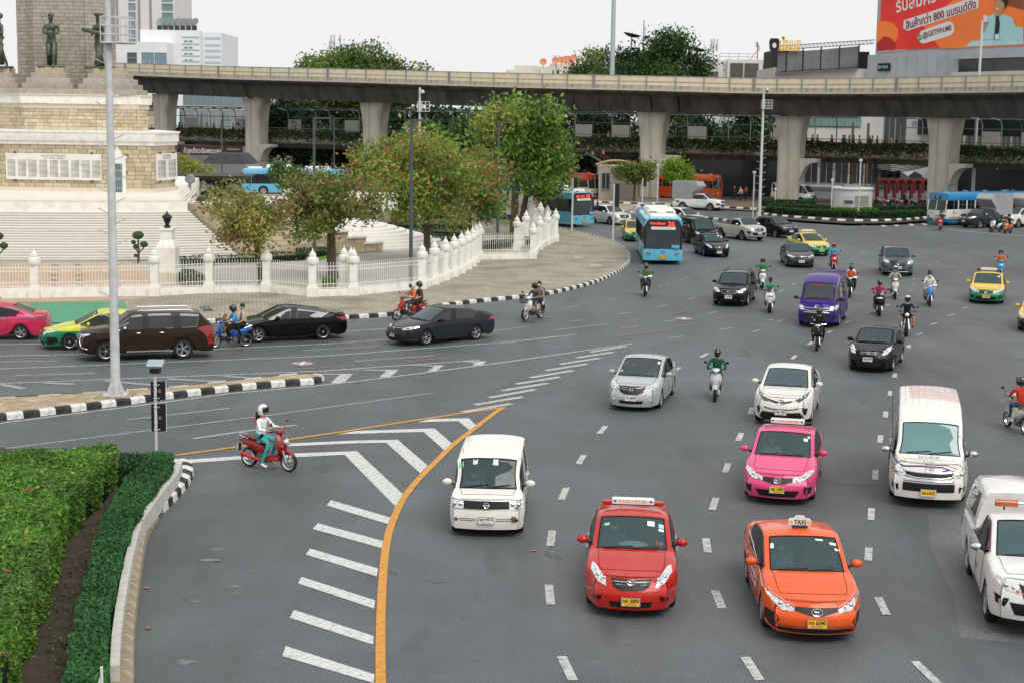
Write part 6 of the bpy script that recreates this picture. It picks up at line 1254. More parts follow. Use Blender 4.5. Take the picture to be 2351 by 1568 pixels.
for k in range(13):
 px=2008+(k+1)*10.5+R.uniform(-2,2);py=478+(k%3)*3-(2 if k>9 else 0);c=clone(pb);c['label']=ORD[k+1]+' motorcycle from the left parked under the red arches';l,a=bike_at((px,py),-95+R.uniform(-12,12));c.location=l;c.rotation_euler=(0,0,a)
 if k%4==1:
  for ch in c.children:
   if ch.name.startswith(('front_fairing','rear_body')):ch.data=ch.data.copy();ch.data.materials[0]=paint('#7c1c1e')
   # ------------------------------------------------ trees and hedges
def leafm(name,c):
 m=mat('leaf_'+name,c,.55,var=.25,scale=1.2,spec=.35);N=m.node_tree.nodes;K=m.node_tree.links;t=N.new('ShaderNodeBsdfTranslucent');x=N.new('ShaderNodeMixShader');x.inputs[0].default_value=.42
 K.new(N['Principled BSDF'].inputs['Base Color'].links[0].from_socket,t.inputs[0]);K.new(N['Principled BSDF'].outputs[0],x.inputs[1]);K.new(t.outputs[0],x.inputs[2]);K.new(x.outputs[0],N['Material Output'].inputs[0]);return m
LM={k:leafm(k,c)for k,c in dict(dark='#374f2d',mid='#587a3a',bright='#7c9f40',yellow='#b0aa5e',olive='#8f8f55',orange='#9a6a3c',red='#7e4a3c',lime='#86a636',deep='#1b2e1f',vivid='#55872f',fresh='#77a53a',brown='#8a6f4a',hedge='#34623a',hedge2='#457a42',pink='#c2486e',cream='#d9d2b0').items()}
BARK=mat('bark','#574a3c',.95,var=.3,scale=8,bump=.7,bscale=20)
def leafquad(vs,fs,ms,c,s_,mi,up=.35):
 n=Vector((R.gauss(0,1),R.gauss(0,1),R.gauss(0,1)+up));n=n.normalized()if n.length>.01 else Vector((0,0,1));a=n.orthogonal().normalized();t=R.uniform(0,6.28);u=a*cos(t)+n.cross(a)*sin(t);v=n.cross(u);k=len(vs);u*=s_;v*=s_*.5
 vs+=[c-u,c+v,c+u+n*s_*.2,c-v];fs.append((k,k+1,k+2,k+3));ms.append(mi)
def tree(label,base,crown_c,crown_r,n=3000,leaf=.16,mats=('dark','mid','bright'),wts=None,trunk=.18,blobs=14,gaps=.0,group=None,name='tree',fork=.45,twig=0,seed=0,lean=(0,0)):
 R.seed(seed or int(base[0]*37+base[1]*11));t=thing(name,label,'tree',base,0,group);cc=Vector(crown_c);cr=Vector(crown_r);B=[]
 for i in range(blobs):
  while True:
   q=Vector((R.uniform(-1,1),R.uniform(-1,1),R.uniform(-.85,1)))
   if q.length<1:break
  q=q.normalized()*R.uniform(.25,.95);B.append((cc+Vector((q.x*cr.x,q.y*cr.y,q.z*cr.z)),R.uniform(.17,.33)))
 b=MB();fz=cc.z-cr.z*fork-.3;fz=max(fz,base_h(cc,cr));f=Vector((lean[0]+cc.x*.3,lean[1],fz));b.tube([(0,0,-.1),(R.uniform(-.05,.05)+f.x*.3,0,fz*.4),f*1.0],[trunk*1.25,trunk*.95,trunk*.8],8)
 for c,r in B[:min(12,blobs)]:
  m=f+(c-f)*.5+Vector((R.uniform(-.3,.3),R.uniform(-.3,.3),.2));b.tube([f,m,c],[trunk*.5,trunk*.28,trunk*.07],6)
  for _ in range(twig):e=c+Vector((R.gauss(0,1)*cr.x,R.gauss(0,1)*cr.y,abs(R.gauss(0,1))*cr.z))*r*.9;b.tube([m+(c-m)*R.random(),e],[trunk*.1,trunk*.03],4)
 b.build('trunk',BARK,t,True);vs=[];fs=[];ms=[];wts=wts or[1]*len(mats);acc=0;tot=sum(wts);cw=[]
 for w_ in wts:acc+=w_/tot;cw.append(acc)
 per=n//blobs;cs=leaf*2.6
 for c,r in B:
  tone=R.random()
  for k in range(max(1,per//6)):
   d=Vector((R.gauss(0,1),R.gauss(0,1),R.gauss(0,1))).normalized()*(R.uniform(.45,1.08)**.6)*r;p=c+Vector((d.x*cr.x,d.y*cr.y,d.z*cr.z*1.05));x=R.random()if R.random()<.45 else tone;mi=next(i for i,w_ in enumerate(cw)if x<=w_+1e-9)
   for _ in range(6):leafquad(vs,fs,ms,p+Vector((R.gauss(0,cs),R.gauss(0,cs),R.gauss(0,cs*.7))),leaf*R.uniform(.6,1.3),mi if R.random()<.85 else R.randrange(len(mats)))
 b=MB();b.v=[tuple(v)for v in vs];b.f=fs;b.m=ms;b.build('crown',[LM[m]for m in mats],t);return t
def base_h(cc,cr):return max(.8,cc.z-cr.z*1.05)
def hedge(label,poly,z0,h,leaf,n,mats,wts=None,name='hedge',cat_='hedge',wob=.06,flowers=None,group=None,core='deep',sub=1):
 """clipped mass of leaves over a solid core; poly in world xy"""
 P=[Vector((p[0],p[1]))for p in poly];k=len(P);t=thing(name,label,cat_,(0,0,0),0,group)
 b=MB();c=sum(P,Vector((0,0)))/k;b.prism([tuple(p+(c-p).normalized()*min(.22,.3*h))for p in P],z0,z0+max(h-.25,h*.4));b.build('branches',LM[core],t)
 ar=0;r=delaunay_2d_cdt(P,[(i,(i+1)%k)for i in range(k)],[],1,1e-6);T=[]
 for f in r[2]:a,b_,c_=(r[0][i]for i in f[:3]);s_=abs((b_-a).cross(c_-a))/2;ar+=s_;T.append((s_,a,b_,c_))
 sd=[(P[i],P[(i+1)%k])for i in range(k)];sa=sum((q-p).length for p,q in sd)*h;tot=ar+sa;vs=[];fs=[];ms=[];wts=wts or[1]*len(mats)
 def put(p):
  q=Vector((sin(p.x*2.1+p.z)+sin(p.y*3.3),cos(p.y*1.7+p.x*1.3),sin(p.x*1.3+p.y*2.7)))*wob*.5;x=sin(p.x*1.1+2)*sin(p.y*.9)*.5+R.gauss(0,.45);mi=R.choices(range(len(mats)),wts)[0]if x<.35 else min(1,len(mats)-1);leafquad(vs,fs,ms,p+q+Vector((R.gauss(0,.02),R.gauss(0,.02),R.gauss(0,.025))),leaf*R.uniform(.6,1.3),mi,1.2)
 for s_,a,b_,c_ in T:
  for _ in range(int(n*s_/tot)):
   u,v=R.random(),R.random()
   if u+v>1:u,v=1-u,1-v
   q=a+(b_-a)*u+(c_-a)*v;put(Vector((q.x,q.y,z0+h+R.uniform(-.07,.02))))
 for p,q in sd:
  for _ in range(int(n*(q-p).length*h/tot)):e=p+(q-p)*R.random();put(Vector((e.x,e.y,z0+h*R.random()**.8)))
 b=MB();b.v=[tuple(v)for v in vs];b.f=fs;b.m=ms;b.build('leaves',[LM[m]for m in mats],t,kind='stuff')
 if flowers:
  vs=[];fs=[];ms=[]
  for _ in range(flowers[1]):
   s_,a,b_,c_=R.choices(T,[x[0]for x in T])[0];u,v=sorted((R.random(),R.random()));q=a*u+b_*(v-u)+c_*(1-v)
   for _ in range(5):leafquad(vs,fs,ms,Vector((q.x+R.gauss(0,.05),q.y+R.gauss(0,.05),z0+h+.06)),leaf*.7,0,1)
  b=MB();b.v=[tuple(v)for v in vs];b.f=fs;b.m=ms;b.build('blossoms',LM[flowers[0]],t,kind='stuff')
 return t
H1=1.15
hedge('big leafy light green bougainvillea hedge filling the bottom left corner',[tuple(G(*p,H1))[:2]for p in((-330,1050),(0,1042),(150,1030),(240,1020),(264,1024),(246,1052),(210,1084),(170,1125),(132,1174),(98,1276),(52,1376),(26,1450),(-10,1568),(-35,1640),(-400,1640))],.15,1.0,.066,95000,('vivid','mid','fresh','yellow'),(6,3,3,.5),flowers=('pink',28),wob=.12)
hedge('narrow clipped dark green hedge along the inside of the planter wall',[tuple(G(*p,.75))[:2]for p in((352,1036),(390,1038),(396,1056),(330,1140),(296,1205),(278,1262),(262,1330),(244,1430),(232,1620),(142,1640),(168,1480),(198,1330),(232,1200),(286,1100))],.15,.6,.04,52000,('hedge','hedge2','dark'),(4,3,1),wob=.05)
hedge('short dark clipped hedge closing the far end of the planter',[tuple(G(*p,.75))[:2]for p in((268,1040),(352,1036),(352,1058),(272,1066))],.15,.55,.05,6000,('dark','hedge'),wob=.05)
hedge('low weeds and litter scattered down the bare soil strip',[tuple(G(*p,.2))[:2]for p in((262,1150),(290,1105),(215,1230),(170,1380),(140,1560),(100,1560),(120,1400),(180,1260))],.17,.05,.045,500,('dark','mid','red'),(5,2,1),name='weeds',cat_='weeds',wob=.05)
hedge('patchy weeds on the bare soil between the two hedges',[tuple(G(*p,.2))[:2]for p in((290,1130),(330,1100),(300,1160),(250,1210))],.2,.06,.04,900,('hedge','mid'),name='weeds',cat_='weeds',wob=.05)
# trees on the monument island, near to far
IT='trees on the monument island'
def T(px,py,*a,**k):g=G(px,py,.14);return tree(a[0],tuple(g),*a[1:],**k)
T(602,668,'small yellowish green tree behind the fence, leftmost on the island',(-.95,0,3.6),(2.6,2.5,1.7),6000,.12,('olive','yellow','mid','brown'),(6,4,2,2),trunk=.17,blobs=30,group=IT,twig=3)
T(764,640,'reddish green tree with a thick trunk standing inside the fence corner',(-.3,0,4.15),(3.0,2.7,2.1),8600,.12,('mid','olive','brown','red','bright'),(5,4,3,1.5,1),trunk=.27,blobs=34,group=IT,twig=3)
T(980,606,'tree with drooping light green and orange leaves behind the lamp post',(-.2,0,5.1),(3.9,3.4,2.9),12500,.15,('bright','olive','yellow','orange','mid'),(4,4,3,.6,3),trunk=.22,blobs=46,group=IT,twig=4)
T(1075,578,'leafy tree at the far bend of the fence, left of the tallest one',(.1,0,4.7),(3.2,3.2,2.6),9500,.16,('mid','bright','olive','brown'),(4,3,3,1),trunk=.22,blobs=34,group=IT)
T(1180,548,'tallest bright green tree on the island with its top before the viaduct',(.2,0,7.2),(4.0,3.6,4.0),14500,.19,('bright','yellow','mid','dark'),(5,2,4,2),trunk=.3,blobs=48,group=IT,twig=2)
T(1196,520,'leaning tree by the two rows of fence posts near the blue bus',(1.6,0,5.0),(3.2,3.0,3.6),10500,.19,('mid','dark','bright','olive'),(4,4,3,1),trunk=.26,blobs=22,group=IT,twig=2)
T(1075,500,'dense dark tree behind the tallest one',(0,0,6.4),(5.0,4,3.6),10000,.24,('dark','mid','bright'),(3,4,2),trunk=.3,blobs=24,group=IT)
T(905,515,'light bushy tree low behind the drooping one',(0,0,4.6),(4.2,3,2.6),8000,.2,('olive','mid','orange','yellow'),(4,4,1,2),trunk=.2,blobs=30,group=IT,twig=3)
T(662,470,'round dark green shrub tree beside the fountain bowl',(0,0,2.6),(1.9,1.9,1.7),3500,.16,('mid','hedge'),trunk=.12,blobs=12,group=IT)
T(703,480,'low yellow green shrub tree right of the round dark one',(0,0,1.9),(1.4,1.4,1.1),2200,.14,('bright','olive'),trunk=.1,blobs=9,group=IT)
T(440,482,'wispy light shrub at the right corner of the monument',(0,0,3.9),(1.9,1.6,1.0),2600,.14,('olive','bright','yellow'),trunk=.08,blobs=12,group=IT,twig=2)
SG='street trees on the far pavement'
g=G(1455,466);tree('small spreading street tree beside the tall viaduct column',tuple(g),(.2,0,3.4),(2.4,2.0,1.5),4200,.16,('mid','olive','orange','bright'),(5,3,1,2),trunk=.14,blobs=14,group=SG,twig=2)
g=G(1556,468);tree('bright round street tree in front of the orange bus',tuple(g),(0,0,3.6),(1.6,1.5,1.3),3200,.16,('bright','lime'),trunk=.1,blobs=12,group=SG)
BT='trees beyond the viaduct'
def BTree(px,Z,row_top,w_,h,lab,mats,n=8000,leaf=.32,dz=0,**k):
 p=V(px,268,Z);zt=V(px,row_top,Z).z;tree(lab,(p.x,Z,0),(0,0,zt-h/2),(w_/2,w_/2.4,h/2),n,leaf,mats,trunk=.5,group=BT,blobs=k.pop('blobs',26),**k)
BTree(775,240,97,16,13,'large tree rising over the viaduct left of centre',('mid','olive','dark','bright'),30000,.28,blobs=46,wts=(4,3,3,1))
BTree(888,236,108,13,12,'rounded tree touching the large one, over the viaduct left of centre',('mid','olive','dark','yellow'),22000,.28,blobs=40,wts=(4,2,3,1))
BTree(720,246,150,8,10,'lower tree at the left foot of the large one',('dark','mid'),5000,.35)
BTree(1503,232,68,16,14,'wide layered dark tree over the viaduct right of the tall mast',('deep','dark','mid'),30000,.27,wts=(2,4,4),blobs=54,twig=4)
BTree(1440,236,92,6,13,'narrow dark tree directly beside the tall mast',('deep','dark'),6000,.3)
BTree(1350,240,115,10,12,'green tree left of the tall mast over the viaduct',('dark','mid','olive'),10000,.3)
for i,(px,w_,m)in enumerate(((690,12,'deep'),(790,13,'dark'),(905,12,'deep'),(1010,12,'deep'),(1130,11,'mid'),(1300,13,'dark'),(1400,12,'deep'),(1560,12,'mid'),(1650,12,'dark'),(1725,8,'mid'))):
 BTree(px,222,236+(i%3)*6,w_,10.5,('dark','shady','leafy','tangled','fresh green','dense','sombre','pale green','wide','light green')[i]+' tree seen between skywalk and viaduct '+('just right of the leftmost light column','left of the second light column','right of the second light column','above the drooping island tree','behind the tallest island tree','beside the tall mast','left of the column with the stairs','right of the column with the stairs','left of the grey pole','behind the grey pole')[i],('dark','deep',m),5200,.36,blobs=16)
 # hedges and topiary inside the fence
HG='clipped hedges inside the fence'
def hedgeline(lab,pts,h=.55,w_=.7,n=2500,leaf=.06,mats=('hedge','dark','cream'),wts=(6,3,1),z=.14,grp=HG):
 P=[G(*p,z)for p in pts];L=[];Q=[]
 for i,p in enumerate(P):d=(P[min(i+1,len(P)-1)]-P[max(i-1,0)]).normalized();nn=Vector((-d.y,d.x,0))*w_/2;L.append(tuple(p+nn)[:2]);Q.append(tuple(p-nn)[:2])
 return hedge(lab,L+Q[::-1],z,h,leaf,n,mats,wts,group=grp)
hedgeline('long white-flecked hedge in front of the steps',((385,612),(480,608),(570,606),(690,598),(780,578),(860,560)),n=6500);hedgeline('hedge on the far side of the pale paved circle',((860,560),(990,556),(1090,566)),n=4500)
hedgeline('first hedge of the terrace behind the paved circle',((880,545),(1000,541),(1060,545)),n=3500);hedgeline('second hedge of the terrace behind the paved circle',((895,527),(1000,525),(1070,528)),n=3500);hedgeline('third hedge of the terrace behind the paved circle',((900,505),(990,503),(1060,505)),n=3000)
hedgeline('short hedge by the white lantern pedestal',((405,640),(440,655),(468,668)),.6,1.,2500)
hedgeline('dark hedge inside the fence near the bus lane',((1110,575),(1180,566),(1225,558)),n=2500)
hedgeline('small leafy bush at the foot of the thick trunk',((745,672),(770,672)),.7,.9,1200,.09,('bright','mid'),(3,2))
for q in(((1100,583),(1170,580),(1215,586),(1190,592),(1100,594)),((640,652),(700,656),(700,668),(640,668)),((705,590),(790,578),(850,565),(860,572),(730,600))):sheet('lawn',[G(*p,.14)for p in q],mat('grass','#5f8336',.95,var=.25,scale=6,bump=.6,bscale=60),.152,PVM)
sheet('plaza_floor',[G(*p,.14)for p in((-250,660),(-250,600),(350,600),(560,592),(840,560),(1095,560),(1098,592),(1070,615),(1020,640),(965,660),(815,672),(720,676),(610,668),(482,668),(356,678),(81,680))],TIL,.146,PVM)
sheet('gate_floor',[G(*p,.14)for p in((-250,682),(-250,606),(300,606),(345,625),(400,676),(356,678),(81,681))],TAN,.150,PVM)
for k in range(6):
 for sx in(0,1):x0=118+sx*52+k*2*sx-k*.5;y0=608+k*11.5;sheet('dark_tile',[G(x0+a,y0+c,.14)for a,c in((0,0),(16,0),(17,4.5),(0,4.5))],mat('dark_tile','#6f6c69',.6),.154,PVM)
def topiary(px,py,lab,sc=1.):
 g=G(px,py,.14);t=thing('topiary_tree',lab,'topiary',tuple(g),0,'topiary trees by the monument steps');b=MB();b.tube([(0,0,0),(.03,0,.8),(0,0,1.6)],[.09,.07,.05],7);b.tube([(0,0,.6),(.35,0,1.0)],.04,5);b.tube([(0,0,.6),(-.25,0,1.1)],.04,5);b.build('trunk',BARK,t,True)
 for c,r in(((0,0,1.75),(.36,.36,.24)),((.36,0,1.2),(.24,.24,.19)),((-.16,0,1.05),(.18,.18,.14)),((-.28,0,1.32),(.16,.16,.12)),((-.15,0,.5),(.14,.14,.1))):
  b=MB();b.ball(c,r,14,9);q=[]
  for v in b.v:q.append(tuple(Vector(v)+Vector((R.gauss(0,.012),R.gauss(0,.012),R.gauss(0,.012)))))
  b.v=q;b.build('foliage_ball',mat('topiary_green','#2f4f2a',.9,var=.45,scale=16,bump=1,bscale=60),t,'all')
 t.scale=(sc,)*3;return t
topiary(318,606,'tiered topiary tree with round green pads before the steps',.97);topiary(-4,612,'topiary pad peeping in at the left edge')
# ------------------------------------------------ fence, monument, posts
WP=mat('white_masonry','#ebe9e3',.8,var=.04,scale=2,dirt='#a9a59b',dirt_scale=3,dirt_amt=.4)
FN=thing('fence','white ornate fence of pointed posts and iron railings round the monument','fence')
def fpost():
 b=MB();b.box((0,0,.22),(.54,.54,.44));b.box((0,0,.5),(.46,.46,.12));b.box((0,0,1.07),(.37,.37,1.04));return b.mesh('post',WP)
def fcap():
 b=MB();b.lathe([(.19,1.56),(.27,1.62),(.3,1.7),(.3,1.86),(.27,1.93),(.17,1.97),(.17,2.02),(.2,2.06),(.14,2.1),(.17,2.14),(.1,2.18),(.11,2.21),(.04,2.27),(.02,2.4),(.001,2.42)],n=8);return b.mesh('cap',WP,25)
FP_,FC_=fpost(),fcap()
def railing(a,c,gate=False,hh=1.5,lab='railing_panel'):
 d=c-a;L=d.length;b=MB();n=max(2,int(L/.14));z0=.34 if not gate else .5
 b.box((L/2,0,z0/2),(L,.24 if not gate else .06,z0));o0=b.build('plinth'if not gate else 'kick_panel',WP,FN,False,(a.x,a.y,.14));o0.rotation_euler=(0,0,atan2(d.y,d.x));b=MB()
 for z,r in((z0+.06,.014),(z0+.26,.012),(hh-.02,.014),(hh-.22,.012)):b.box((L/2,0,z),(L,r*2,r*2))
 for i in range(n):
  x=L*(i+.5)/n;b.box((x,0,(z0+hh)/2+.05),(.02,.02,hh-z0+.1));b.lathe([(.001,0),(.026,.03),(.001,.1)],(x,0,hh+.09),4)
  if i%2==0:
   for zc in(z0+.16,hh-.12):b.tube([(x+.14+.085*cos(t*pi/3),0,zc+.085*sin(t*pi/3))for t in range(7)],.009,3,cap=False)
 o=b.build(lab,WP,FN,False,(a.x,a.y,.14));o.rotation_euler=(0,0,atan2(d.y,d.x))
def fence(pts,gates=()):
 P=[G(*p,.14)for p in pts]
 for p in P:o=link(FP_,'post',FN,p);link(FC_,'cap',o)
 for i,(a,c)in enumerate(zip(P,P[1:])):u=(c-a).normalized()*.24;railing(a+u,c-u,i in gates)
F1=[(-200,690),(81,684.5),(356,679.5),(481,673),(612,671),(718,681),(812,678),(969,663),(997,653),(1022,643),(1042,634.5),(1059,627),(1073,618),(1084,611),(1092,603),(1100,596),(1223,594.5),(1238,573),(1256,562),(1275,554),(1256,543),(1240,533),(1222,522)]
fence(F1,(0,1));fence([(790,673),(806,676)]);fence([(1186,575),(1207,560),(1216,545)])
BM=[mat('granite_%d'%i,c,.9,var=.14,scale=5,dirt='#8e7f68',dirt_scale=2,dirt_amt=.35,bump=.5,bscale=25)for i,c in enumerate(('#cbbda3','#c2b397','#d1c4aa','#baab90'))]
SM=[mat('shaft_stone_%d'%i,c,.9,var=.12,scale=5,dirt='#7d756b',dirt_scale=2,dirt_amt=.4,bump=.4,bscale=25)for i,c in enumerate(('#aaa298','#a39a90','#b1a89d'))]
MORT=mat('mortar','#978c78',.95,var=.1);MN=thing('monument','tall stone war monument on white steps with bronze soldiers round its shaft','monument')
CR=mat('cream_stone','#d8cdb8',.85,var=.08,scale=2,dirt='#9b8f78',dirt_scale=2,dirt_amt=.5);MARB=mat('white_marble','#e6e3dc',.6,var=.05,scale=1.5,dirt='#b5aa97',dirt_scale=1.2,dirt_amt=.5)
_blk={}
CNT=[0]
def blocks(parent,a,c,z0,z1,bw,bh,ms,limit=300,hole=None):
 """courses of separate stones over a wall face from a to c"""
 a=Vector(a);c=Vector(c);d=c-a;L=d.length;ang=atan2(d.y,d.x);rows=max(1,round((z1-z0)/bh));h=(z1-z0)/rows;rest=MB()
 for r in range(rows):
  x=-bw*(.5 if r%2 else 0)-R.uniform(0,.1)
  while x<L-.03:
   w_=bw*R.uniform(.85,1.15);xa=max(x,0);xb=min(x+w_,L);x+=w_
   if xb-xa<.08 or(hole and hole(xa,xb,z0+r*h)):continue
   k=R.randrange(len(ms));p=a+d*((xa+xb)/2/L);z=z0+(r+.5)*h
   if CNT[0]<limit:
    if(ms[0].name,k)not in _blk:b=MB();b.bbox((0,0,0),(1,.1,1),.03);_blk[(ms[0].name,k)]=b.mesh('stone_block',ms[k])
    o=link(_blk[(ms[0].name,k)],'stone_block',parent,(p.x,p.y,z));o.rotation_euler=(0,R.uniform(-.004,.004),ang);o.scale=(xb-xa-.018,R.uniform(.8,1.3),h-.018);CNT[0]+=1
   else:rest.box((p.x,p.y,z),(xb-xa-.022,R.uniform(.08,.13),h-.022),ang,mi=k)
 if rest.v:rest.build('masonry',ms,parent,kind='stuff')
def wallpoly(poly,z0,z1,m,name,parent=MN):b=MB();b.prism(poly,z0,z1);return b.build(name,m,parent)
def grow(poly,k):c=sum((Vector(p)for p in poly),Vector((0,0)))/len(poly);return[tuple(Vector(p)+(Vector(p)-c).normalized()*k)for p in poly]
# steps
MC=Vector((-33.5,128));nst=20
def arc(r,a0,a1,n=26):return[(MC.x+r*sin(a0+(a1-a0)*k/n),MC.y-r*cos(a0+(a1-a0)*k/n))for k in range(n+1)]
STM=mat('step_marble','#e4e1da',.7,var=.05,scale=1.5,dirt='#c4bdb0',dirt_scale=1.5,dirt_amt=.4);r=34.6
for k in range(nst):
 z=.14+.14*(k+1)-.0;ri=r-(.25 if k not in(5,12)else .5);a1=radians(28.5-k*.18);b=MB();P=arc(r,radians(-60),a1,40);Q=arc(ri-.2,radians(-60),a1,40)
 b.prism(P+Q[::-1],z-.14,z);b.build('step',STM,MN);Pn=arc(r+.035,radians(-60),a1,40);b=MB();b.prism(Pn+P[::-1],z-.045,z+.002);b.build('step_nosing',STM,MN);b=MB();b.prism(arc(r+.006,radians(-60),a1,40)+P[::-1],z-.14,z-.105);r=ri;b.build('riser_shadow_line',mat('step_shadow','#857c6c',.9,var=.3,scale=2),MN)  # dark band at each riser's foot paints the shadow line under the nosings
RB=r;zt=.14+nst*.14
b=MB();b.prism(arc(RB+.3,radians(-60),radians(25),30)+[(MC.x+8,MC.y),(MC.x-25,MC.y)],zt-.3,zt+.4);b.build('terrace',MARB,MN)
for k in range(4):b=MB();b.prism(arc(RB+.12-k*.15,radians(-60),radians(24.8-k*.2),30)+[(MC.x+8,MC.y),(MC.x-25,MC.y)],zt+.4+.15*k,zt+.55+.15*k);b.build('step',CR if k==0 else STM,MN)
# stepped cheek wall to the right of the flight and the second flight
for k in range(7):
 a0=radians(29+k*2.4);q=arc(34.6,a0,a0+radians(2.45),2);i=arc(28.5+k*.8,a0-radians(3.6),a0+radians(2.45),2);h=zt+.3-k*.42;b=MB();b.prism(q+i[::-1],0,h);b.build('cheek_wall',BM[1],MN);b=MB();b.prism(arc(34.75,a0,a0+radians(2.45),2)+i[::-1],h,h+.12);b.build('coping',MARB,MN)
 if k<7:
  i1,i2=i[0],i[-1];blocks(MN,(*q[0],0),(*q[-1],0),.2,h,.7,.34,BM,40)
g0=G(745,585)
for k in range(9):
 rr=9.5-k*.55;b=MB();b.prism([(g0.x-3+rr*cos(t*pi/20)*1.15,g0.y+8-rr*sin(t*pi/20)*.9)for t in range(-6,24)],.14,.3+k*.17);b.build('side_step',STM,MN)
 # lower tier
z1_,z2_=zt+.98,zt+4.0;y1=101.6;LP=[(-40,106),(-37.5,104),(-33.1,y1),(-23.4,y1),(-22.7,105.2),(-25.8,112),(-40,112)]
CNT[0]=0
lt=wallpoly(LP,z1_-.6,z2_,MORT,'lower_tier');wallpoly(grow(LP,.25),z1_-.6,z1_+.28,CR,'plinth');wallpoly(grow(LP,.22),z2_,z2_+.25,WP,'cornice_lower');wallpoly(grow(LP,.34),z2_+.25,z2_+.78,WP,'cornice');wallpoly(grow(LP,.42),z2_+.78,z2_+.9,WP,'cornice_top')
for(a,c)in(((-33.1,y1),(-23.4,y1)),((-23.4,y1),(-22.7,105.2)),((-37.5,104),(-33.1,y1))):blocks(lt,(*a,0),(*c,0),z1_+.28,z2_,.55,.27,BM,240,(lambda xa,xb,z:7.15<(xa+xb)/2<8.0 and z<z1_+2.2)if a[0]==-33.1 else None)
b=MB();n=60
for k in range(n):b.prism([(-.06,.16),(.06,.16),(0,0)],-.03,.03,M=Matrix.Translation((-33+k*9.6/n,y1-.5,z2_+.5))@Matrix.Rotation(pi/2,4,'X'))
b.build('leaf_frieze',WP,MN,kind='stuff')
def plaque(x0,x1,za,zb,y,cols,rows,rot=0.,org=None):
 M0=frame((x0,y,za),(1,0,0),(0,0,1))if org is None else frame(org[0],org[1],(0,0,1));W=x1-x0;H=zb-za;b=MB();b.prism([(0,0),(W,0),(W,H),(0,H)],0,.08,M=M0,mi=0)
 text(b,'ผู้สละชีวิต เพื่อชาติที่มีนาม',M0@Matrix.Translation((W/2,H-.16,.085)),width=W*.25 if cols>4 else W*.4,height=.1,mi=1);text(b,'พ.ศ. ๒๔๘๓ - ๒๔๘๔',M0@Matrix.Translation((W/2,H-.3,.085)),width=W*.2 if cols>4 else W*.4,height=.08,mi=1)
 names=('ร.ท. สมบุญ มีสุข','ส.อ. บุญชู ทองดี','พลฯ แก้ว ใจงาม','จ.ส.ต. ผล พันธุ์ดี','พลฯ เจือ ศรีวงศ์')
 for c in range(cols):
  for r in range(rows):text(b,names[(c*3+r*2)%5],M0@Matrix.Translation((W*(c+.5)/cols+.02,H-.45-(H-.6)*r/rows,.085)),width=W/cols*.72,height=.07,mi=1)
 b.build('plaque',[MARB,M_INK],MN)
 s_=MB();[s_.ball(M0@Vector((x,z,.06)),(.1,.06,.07),8,5)for x in(.6,W-.6)for z in(-.04,H+.04)];s_.build('bronze_clamp',mat('bronze_dark','#4b4a3c',.5,metal=.5,var=.2),MN)
plaque(-32.75,-26.6,z1_+.75,z1_+2.45,y1-.08,9,15)
dv=(Vector((-22.7,105.2,0))-Vector((-23.4,y1,0))).normalized();plaque(0,3.3,z1_+.75,z1_+2.5,0,2,16,org=(Vector((-23.4,y1,z1_+.75))+dv*.45+Vector((dv.y,-dv.x,0))*.08,dv))
b=MB();b.box((-25.55,y1-.12,z1_+1.1),(1.05,.3,2.2),mi=0);b.prism([(-.62,0),(.62,0),(.45,.2),(.3,.22),(.2,.5),(.08,.55),(0,.8),(-.08,.55),(-.2,.5),(-.3,.22),(-.45,.2)],0,.3,M=frame((-25.55,y1-.27+.3,z1_+2.2),(1,0,0),(0,0,1))@Matrix.Translation((0,0,0)),mi=0);dd=b.build('door_surround',[WP],MN)
b=MB();b.box((-25.55,y1-.29,z1_+.95),(.6,.05,1.8),mi=0);[b.tube([(-25.55+x,y1-.33,z1_+.1),(-25.55+x,y1-.33,z1_+1.8)],.018,4,mi=1)for x in(-.24,-.12,0,.12,.24)];[b.tube([(-25.85,y1-.33,z1_+z),(-25.25,y1-.33,z1_+z)],.02,4,mi=1)for z in(.3,.9,1.4)];b.build('barred_door',[mat('door_teal','#2f5c60',.4),mat('bar_pale','#b5c4c2',.5)],MN)
# upper tier, pedestals, shaft, soldiers
UZ0,UZ1=z2_+.9,z2_+2.3;U=[(-36,107.5),(-33.2,105.4),(-32.3,104.2),(-27.6,104.2),(-26.6,105.6),(-25.2,105.4),(-24.7,106.4),(-27,112),(-36,112)]
ut=wallpoly(U,UZ0-.1,UZ1,MORT,'upper_tier');wallpoly(grow(U,.12),UZ1,UZ1+.32,CR,'band');wallpoly(grow(U,.28),UZ1+.32,UZ1+.85,WP,'cornice');wallpoly(grow(U,.36),UZ1+.85,UZ1+.95,CR,'cornice_top')
for a,c in zip(U[:7],U[1:7]):blocks(ut,(*a,0),(*c,0),UZ0,UZ1,.55,.24,BM,290)
PZ=UZ1+.95
def pedestal(x,y,w_,h,n=5):
 for k in range(n):q=w_*(1-.13*k);b=MB();b.bbox((x,y,PZ+(k+.5)*h/n),(q,q*.8,h/n-.01),.03);b.build('pedestal_step',SM[k%3]if k<n-1 else BM[3],MN)
pedestal(-31.2,107.0,3.9,1.75);pedestal(-34.9,107.4,3.6,1.7);pedestal(-27.3,107.0,4.2,1.75);pedestal(-37,108,2.5,1.6)
S=[(-34.3,112),(-34.3,109.6),(-33.6,109.4),(-32.9,108.6),(-29.4,108.6),(-28.6,109.4),(-28.2,109.6),(-28.2,112)]
sh=wallpoly(S,PZ,PZ+22,MORT,'shaft')
for a,c in zip(S,S[1:]):blocks(sh,(*a,0),(*c,0),PZ,PZ+7.2,.62,.25,SM,300)
CPR=mat('bronze_green','#3f463a',.5,metal=.35,var=.35,scale=4,two='#6d7a68',dirt='#2f332a',dirt_scale=6,dirt_amt=.6)
